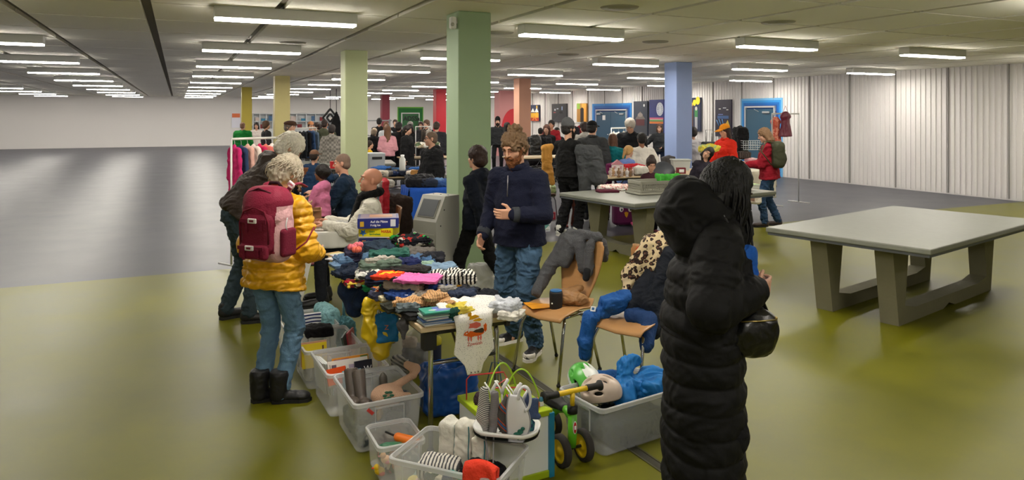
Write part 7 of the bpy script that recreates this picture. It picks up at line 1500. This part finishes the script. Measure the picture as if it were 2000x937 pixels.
heap(808, 872, 360, 9.95, 5, [('15151a', 'black'), ('1c2436', 'dark navy'), ('232a3c', 'slate'), ('5a7ca8', 'pale denim'), ('2c4a80', 'blue')], 'heaped on the blue covered table', 'clothes on the blue covered table', (.10, .16), 8)
far('black_jacket', 820, 352, 10.1, (.4, .3, .14), cloth('141418', rough=.6), 'black padded jacket topmost on the blue covered table', 'jacket', 10, .03)
c = at(808, 11.9); chair((c[0], c[1], 0), -20, 'light wooden chair left of the black hoodie', ply=mat('a87838', rough=.5))
m = MB().box((0, 0, .2), (1.3, .4, .06)).box((-.5, 0, .1), (.1, .36, .2)).box((.5, 0, .1), (.1, .36, .2)); o = m.build('low_bench', mat('5a4a40', rough=.7)); o.location = V(at(790, 10.8)); o.rotation_euler = (0, 0, R(20)); tag(o, 'low brown bench behind the white jacket', 'bench')
# rear left
rail(575, 618, 250, 17.2, 17.8, 'clothes rail of dark jackets right of the ochre column', [('3a4250', ''), ('1c1c20', ''), ('23282e', ''), ('141418', ''), ('2c4468', ''), ('5a6a7c', '')], 6, .6, 'jackets on the rear clothes rail', names=[x+' jacket on the rear rail right of the ochre column' for x in ('slate grey', 'black', 'charcoal', 'jet black', 'mid blue', 'pale denim')])
rail(1112, 1142, 240, 18.2, 19.0, 'clothes rail of black jackets below the silhouette painting', [('121214', ''), ('24242a', ''), ('8c2028', ''), ('1a1a1c', '')], 4, .55, 'garments below the silhouette painting', names=[x+' garment on the rail below the silhouette painting' for x in ('black', 'charcoal', 'dark red', 'soot black')])
rail(1194, 1232, 250, 14.9, 15.3, 'clothes rail of white tops beside the grey haired one', [('dcd8cc', ''), ('e4e0d8', ''), ('d0ccc0', ''), ('e8e4dc', '')], 4, .5, 'white tops on the rail', names=[x+' top on the rail before the blue double door' for x in ('ivory', 'snow white', 'beige white', 'bright white')])
rail(812, 842, 247, 20.3, 20.6, 'thin clothes rail in front of the green door crowd', [('2a2a2e', ''), ('5a5048', ''), ('c8c0b4', '')], 3, .5, 'garments before the green door', names=[x+' garment on the rail before the green door' for x in ('black', 'brown', 'cream')])
tall_table(838, 18.0, 1.3, .6, .8, 'stall table before the red column covered in papers', rz=20)
far('paper_heap', 835, 283, 17.9, (.6, .4, .12), ramp_mat('cells', ['c8b89c', '8a8478', 'd8d4cc', '5a6a4c'], 9), 'papers and boxes on the stall before the red column', 'papers', 10, .03)
tall_table(598, 18.8, 1.8, .7, .92, 'stall table with small goods behind the seated one in the brown cap', rz=20)
for i, (px, py, c, lab) in enumerate(((585, 287, 'c8ccd8', 'white carton on the rear left stall'), (593, 292, 'd87a3c', 'orange carton on the rear left stall'), (600, 284, '2c2c44', 'dark picture frame on the rear left stall'), (608, 289, 'b8b4c4', 'lilac box on the rear left stall'), (590, 279, '8c2430', 'dark red box at the back of the rear left stall'))):
    o = MB().box((0, 0, 0), (.16, .14, .12), rz=i*.4).box((0, 0, .061), (.1, .09, .004), rz=i*.4, m=1).build('goods_box', [mat(c, rough=.5), mat('e0dcd4')]); o.location = D(px, py, 18.7); o.location.z = max(o.location.z, .99); tag(o, lab, 'box')
tall_table(662, 13.5, .8, .5, .86, 'pale table left of the lime column with a red box', rz=20, m=mat('c4c0ba', rough=.6))
o = MB().box((0, 0, .06), (.16, .16, .12)).box((0, 0, .122), (.17, .17, .01)).build('red_box', mat('c01c20', rough=.5)); o.location = V(at(655, 13.4))+V((0, 0, .862)); tag(o, 'bright red box on the pale table beside the lime column', 'box')
# white glazed display case and posters along the back wall
def showcase(px0, px1, py0, py1, label, n):
    a, b = BW(px0, py0, .4), BW(px1, None, .4); zt = a.z; zb = BW(px0, py1, .4).z; L = V((b.x-a.x, b.y-a.y)).length; c = (a+b)/2; e = empty('display_case', (c.x, c.y, 0), TH, label, 'display case')
    m = MB(); m.box((0, .15, (zt+zb)/2), (L, .03, zt-zb))
    for i in range(n+1): m.box((-L/2+i*L/n, 0, zt/2), (.06, .3, zt))
    for z in (zb, (zt+zb)/2, zt): m.box((0, 0, z), (L, .3, .05))
    m.box((0, .0, zb/2), (L, .28, zb)); m.build('case_frame', mat('b8bcbe', rough=.5), e); rg = random.Random(n)
    for i in range(n*2):
        z = (zt+zb)/2+.03 if i % 2 else zb+.03; hh = rg.uniform(.15, .32); MB().box((-L/2+(i+.5)*L/n/2, 0, z+hh/2), (rg.uniform(.15, .4), .12, hh)).build('displayed_item', mat(('4a6a8c', 'c8b8b0', '7a2c30', '3a7a9a', 'd8d4cc')[i % 5]), e)
showcase(560, 652, 222, 252, 'white display case with shelves along the back wall, right of the ochre column', 5)
showcase(494, 532, 222, 252, 'white notice case along the back wall between the two yellow columns', 3)
for px, py, c, c2, lab in ((461, 235, 'dcdce8', 'd8744c', 'poster with orange top and lilac lower half on the back wall'),):
    p = BW(px, py, .05); o = MB().box((0, 0, 0), (.5, .03, .9)).box((0, -.017, .3), (.46, .004, .25), m=1).build('wall_poster', [mat(c), mat(c2)]); o.location = p; o.rotation_euler = (0, 0, TH); tag(o, lab, 'poster')
m = MB()
for k_, s_ in ((1, .34), (.5, .16)):
    for j in range(4):
        a0, a1 = R(90*j), R(90*j+90); m.tube([(s_*math.sin(a0), 0, s_*1.2*math.cos(a0)), (s_*math.sin(a1), 0, s_*1.2*math.cos(a1))], .05, 6)
o = m.tube([(0, 0, .4), (0, 0, 1.4)], .015, 6).build('wall_ornament', BLACK); o.location = D(645, 230, 33); tag(o, 'black diamond shaped ornament hanging left of the lime column', 'ornament')
s = S(); s.cone((0, 0, .4), (0, 0, -.4), .05, .32, .02, .4, (0, 1, 0)); o = s.build('black_cape', cloth('121214'), None, .03, disp=lambda v: .04*(folds(v, 3, 3)-.4)); o.location = D(657, 238, 30); MB().tube([(0, 0, .35), (0, 0, 1.38)], .015, 6).build('cord', BLACK, o); tag(o, 'black triangular cape hanging beside the diamond ornament', 'cape')
m = MB()
for x in (-.45, .45): m.box((x, 0, .85), (.06, .06, 1.7))
for z in (.1, .6, 1.1, 1.65): m.box((0, 0, z), (.96, .4, .04))
o = m.build('metal_shelf', mat('8a8c8e', rough=.4, metal=.4)); o.location = V(at(738, 27)); o.rotation_euler = (0, 0, TH); tag(o, 'grey metal shelf left of the maroon column', 'shelf')
far('dark_clothes', 1052, 275, 15.6, (.5, .4, .14), cloth('17171a'), 'black clothes heaped low right of the peach column', 'garments', 10, .03)
tall_table(1075, 15.5, 1.5, .7, .95, 'stall table right of the peach column under the black clothes')
o = MB().box((0, 0, .2), (.34, .34, .4), bev=.02, taper=.9).box((0, -.172, .3), (.2, .004, .05), m=1).build('plastic_crate', [mat('9a9ea2', rough=.4), BLACK]); o.location = V(at(733, 14.4))+V((0, 0, .7)); o.rotation_euler = (0, 0, .4); tag(o, 'grey plastic crate standing before the fur hooded child', 'crate'); tall_table(735, 14.4, .8, .5, .7, 'small table under the grey plastic crate')
# backpack on the person at the right
k = D(1519, 302, 11.75); e = empty('rucksack', k, R(-100+180), 'dark green rucksack on the back of the one in the red jacket', 'rucksack'); GB = cloth('3a3c2a', rough=.7)
s = S(); s.box((0, -.0, 0), (.15, .10, .22), None, .08, .03).ell((0, -.07, -.06), (.11, .07, .11), None, .03); s.build('rucksack_body', GB, e, .01, disp=lambda v: .008*(folds(v, 9, 4)-.4))
for s_ in (1, -1): MB().tube([(s_*.09, .08, .2), (s_*.11, .2, .22), (s_*.13, .28, .06), (s_*.13, .12, -.16)], .02, 8, flat=.4).build('shoulder_strap', cloth('50523a'), e)
MB().box((.05, -.125, .06), (.09, .01, .012), rot=M.Rotation(R(20), 3, 'Y')).build('reflective_strip', mat('c8ccb0'), e)
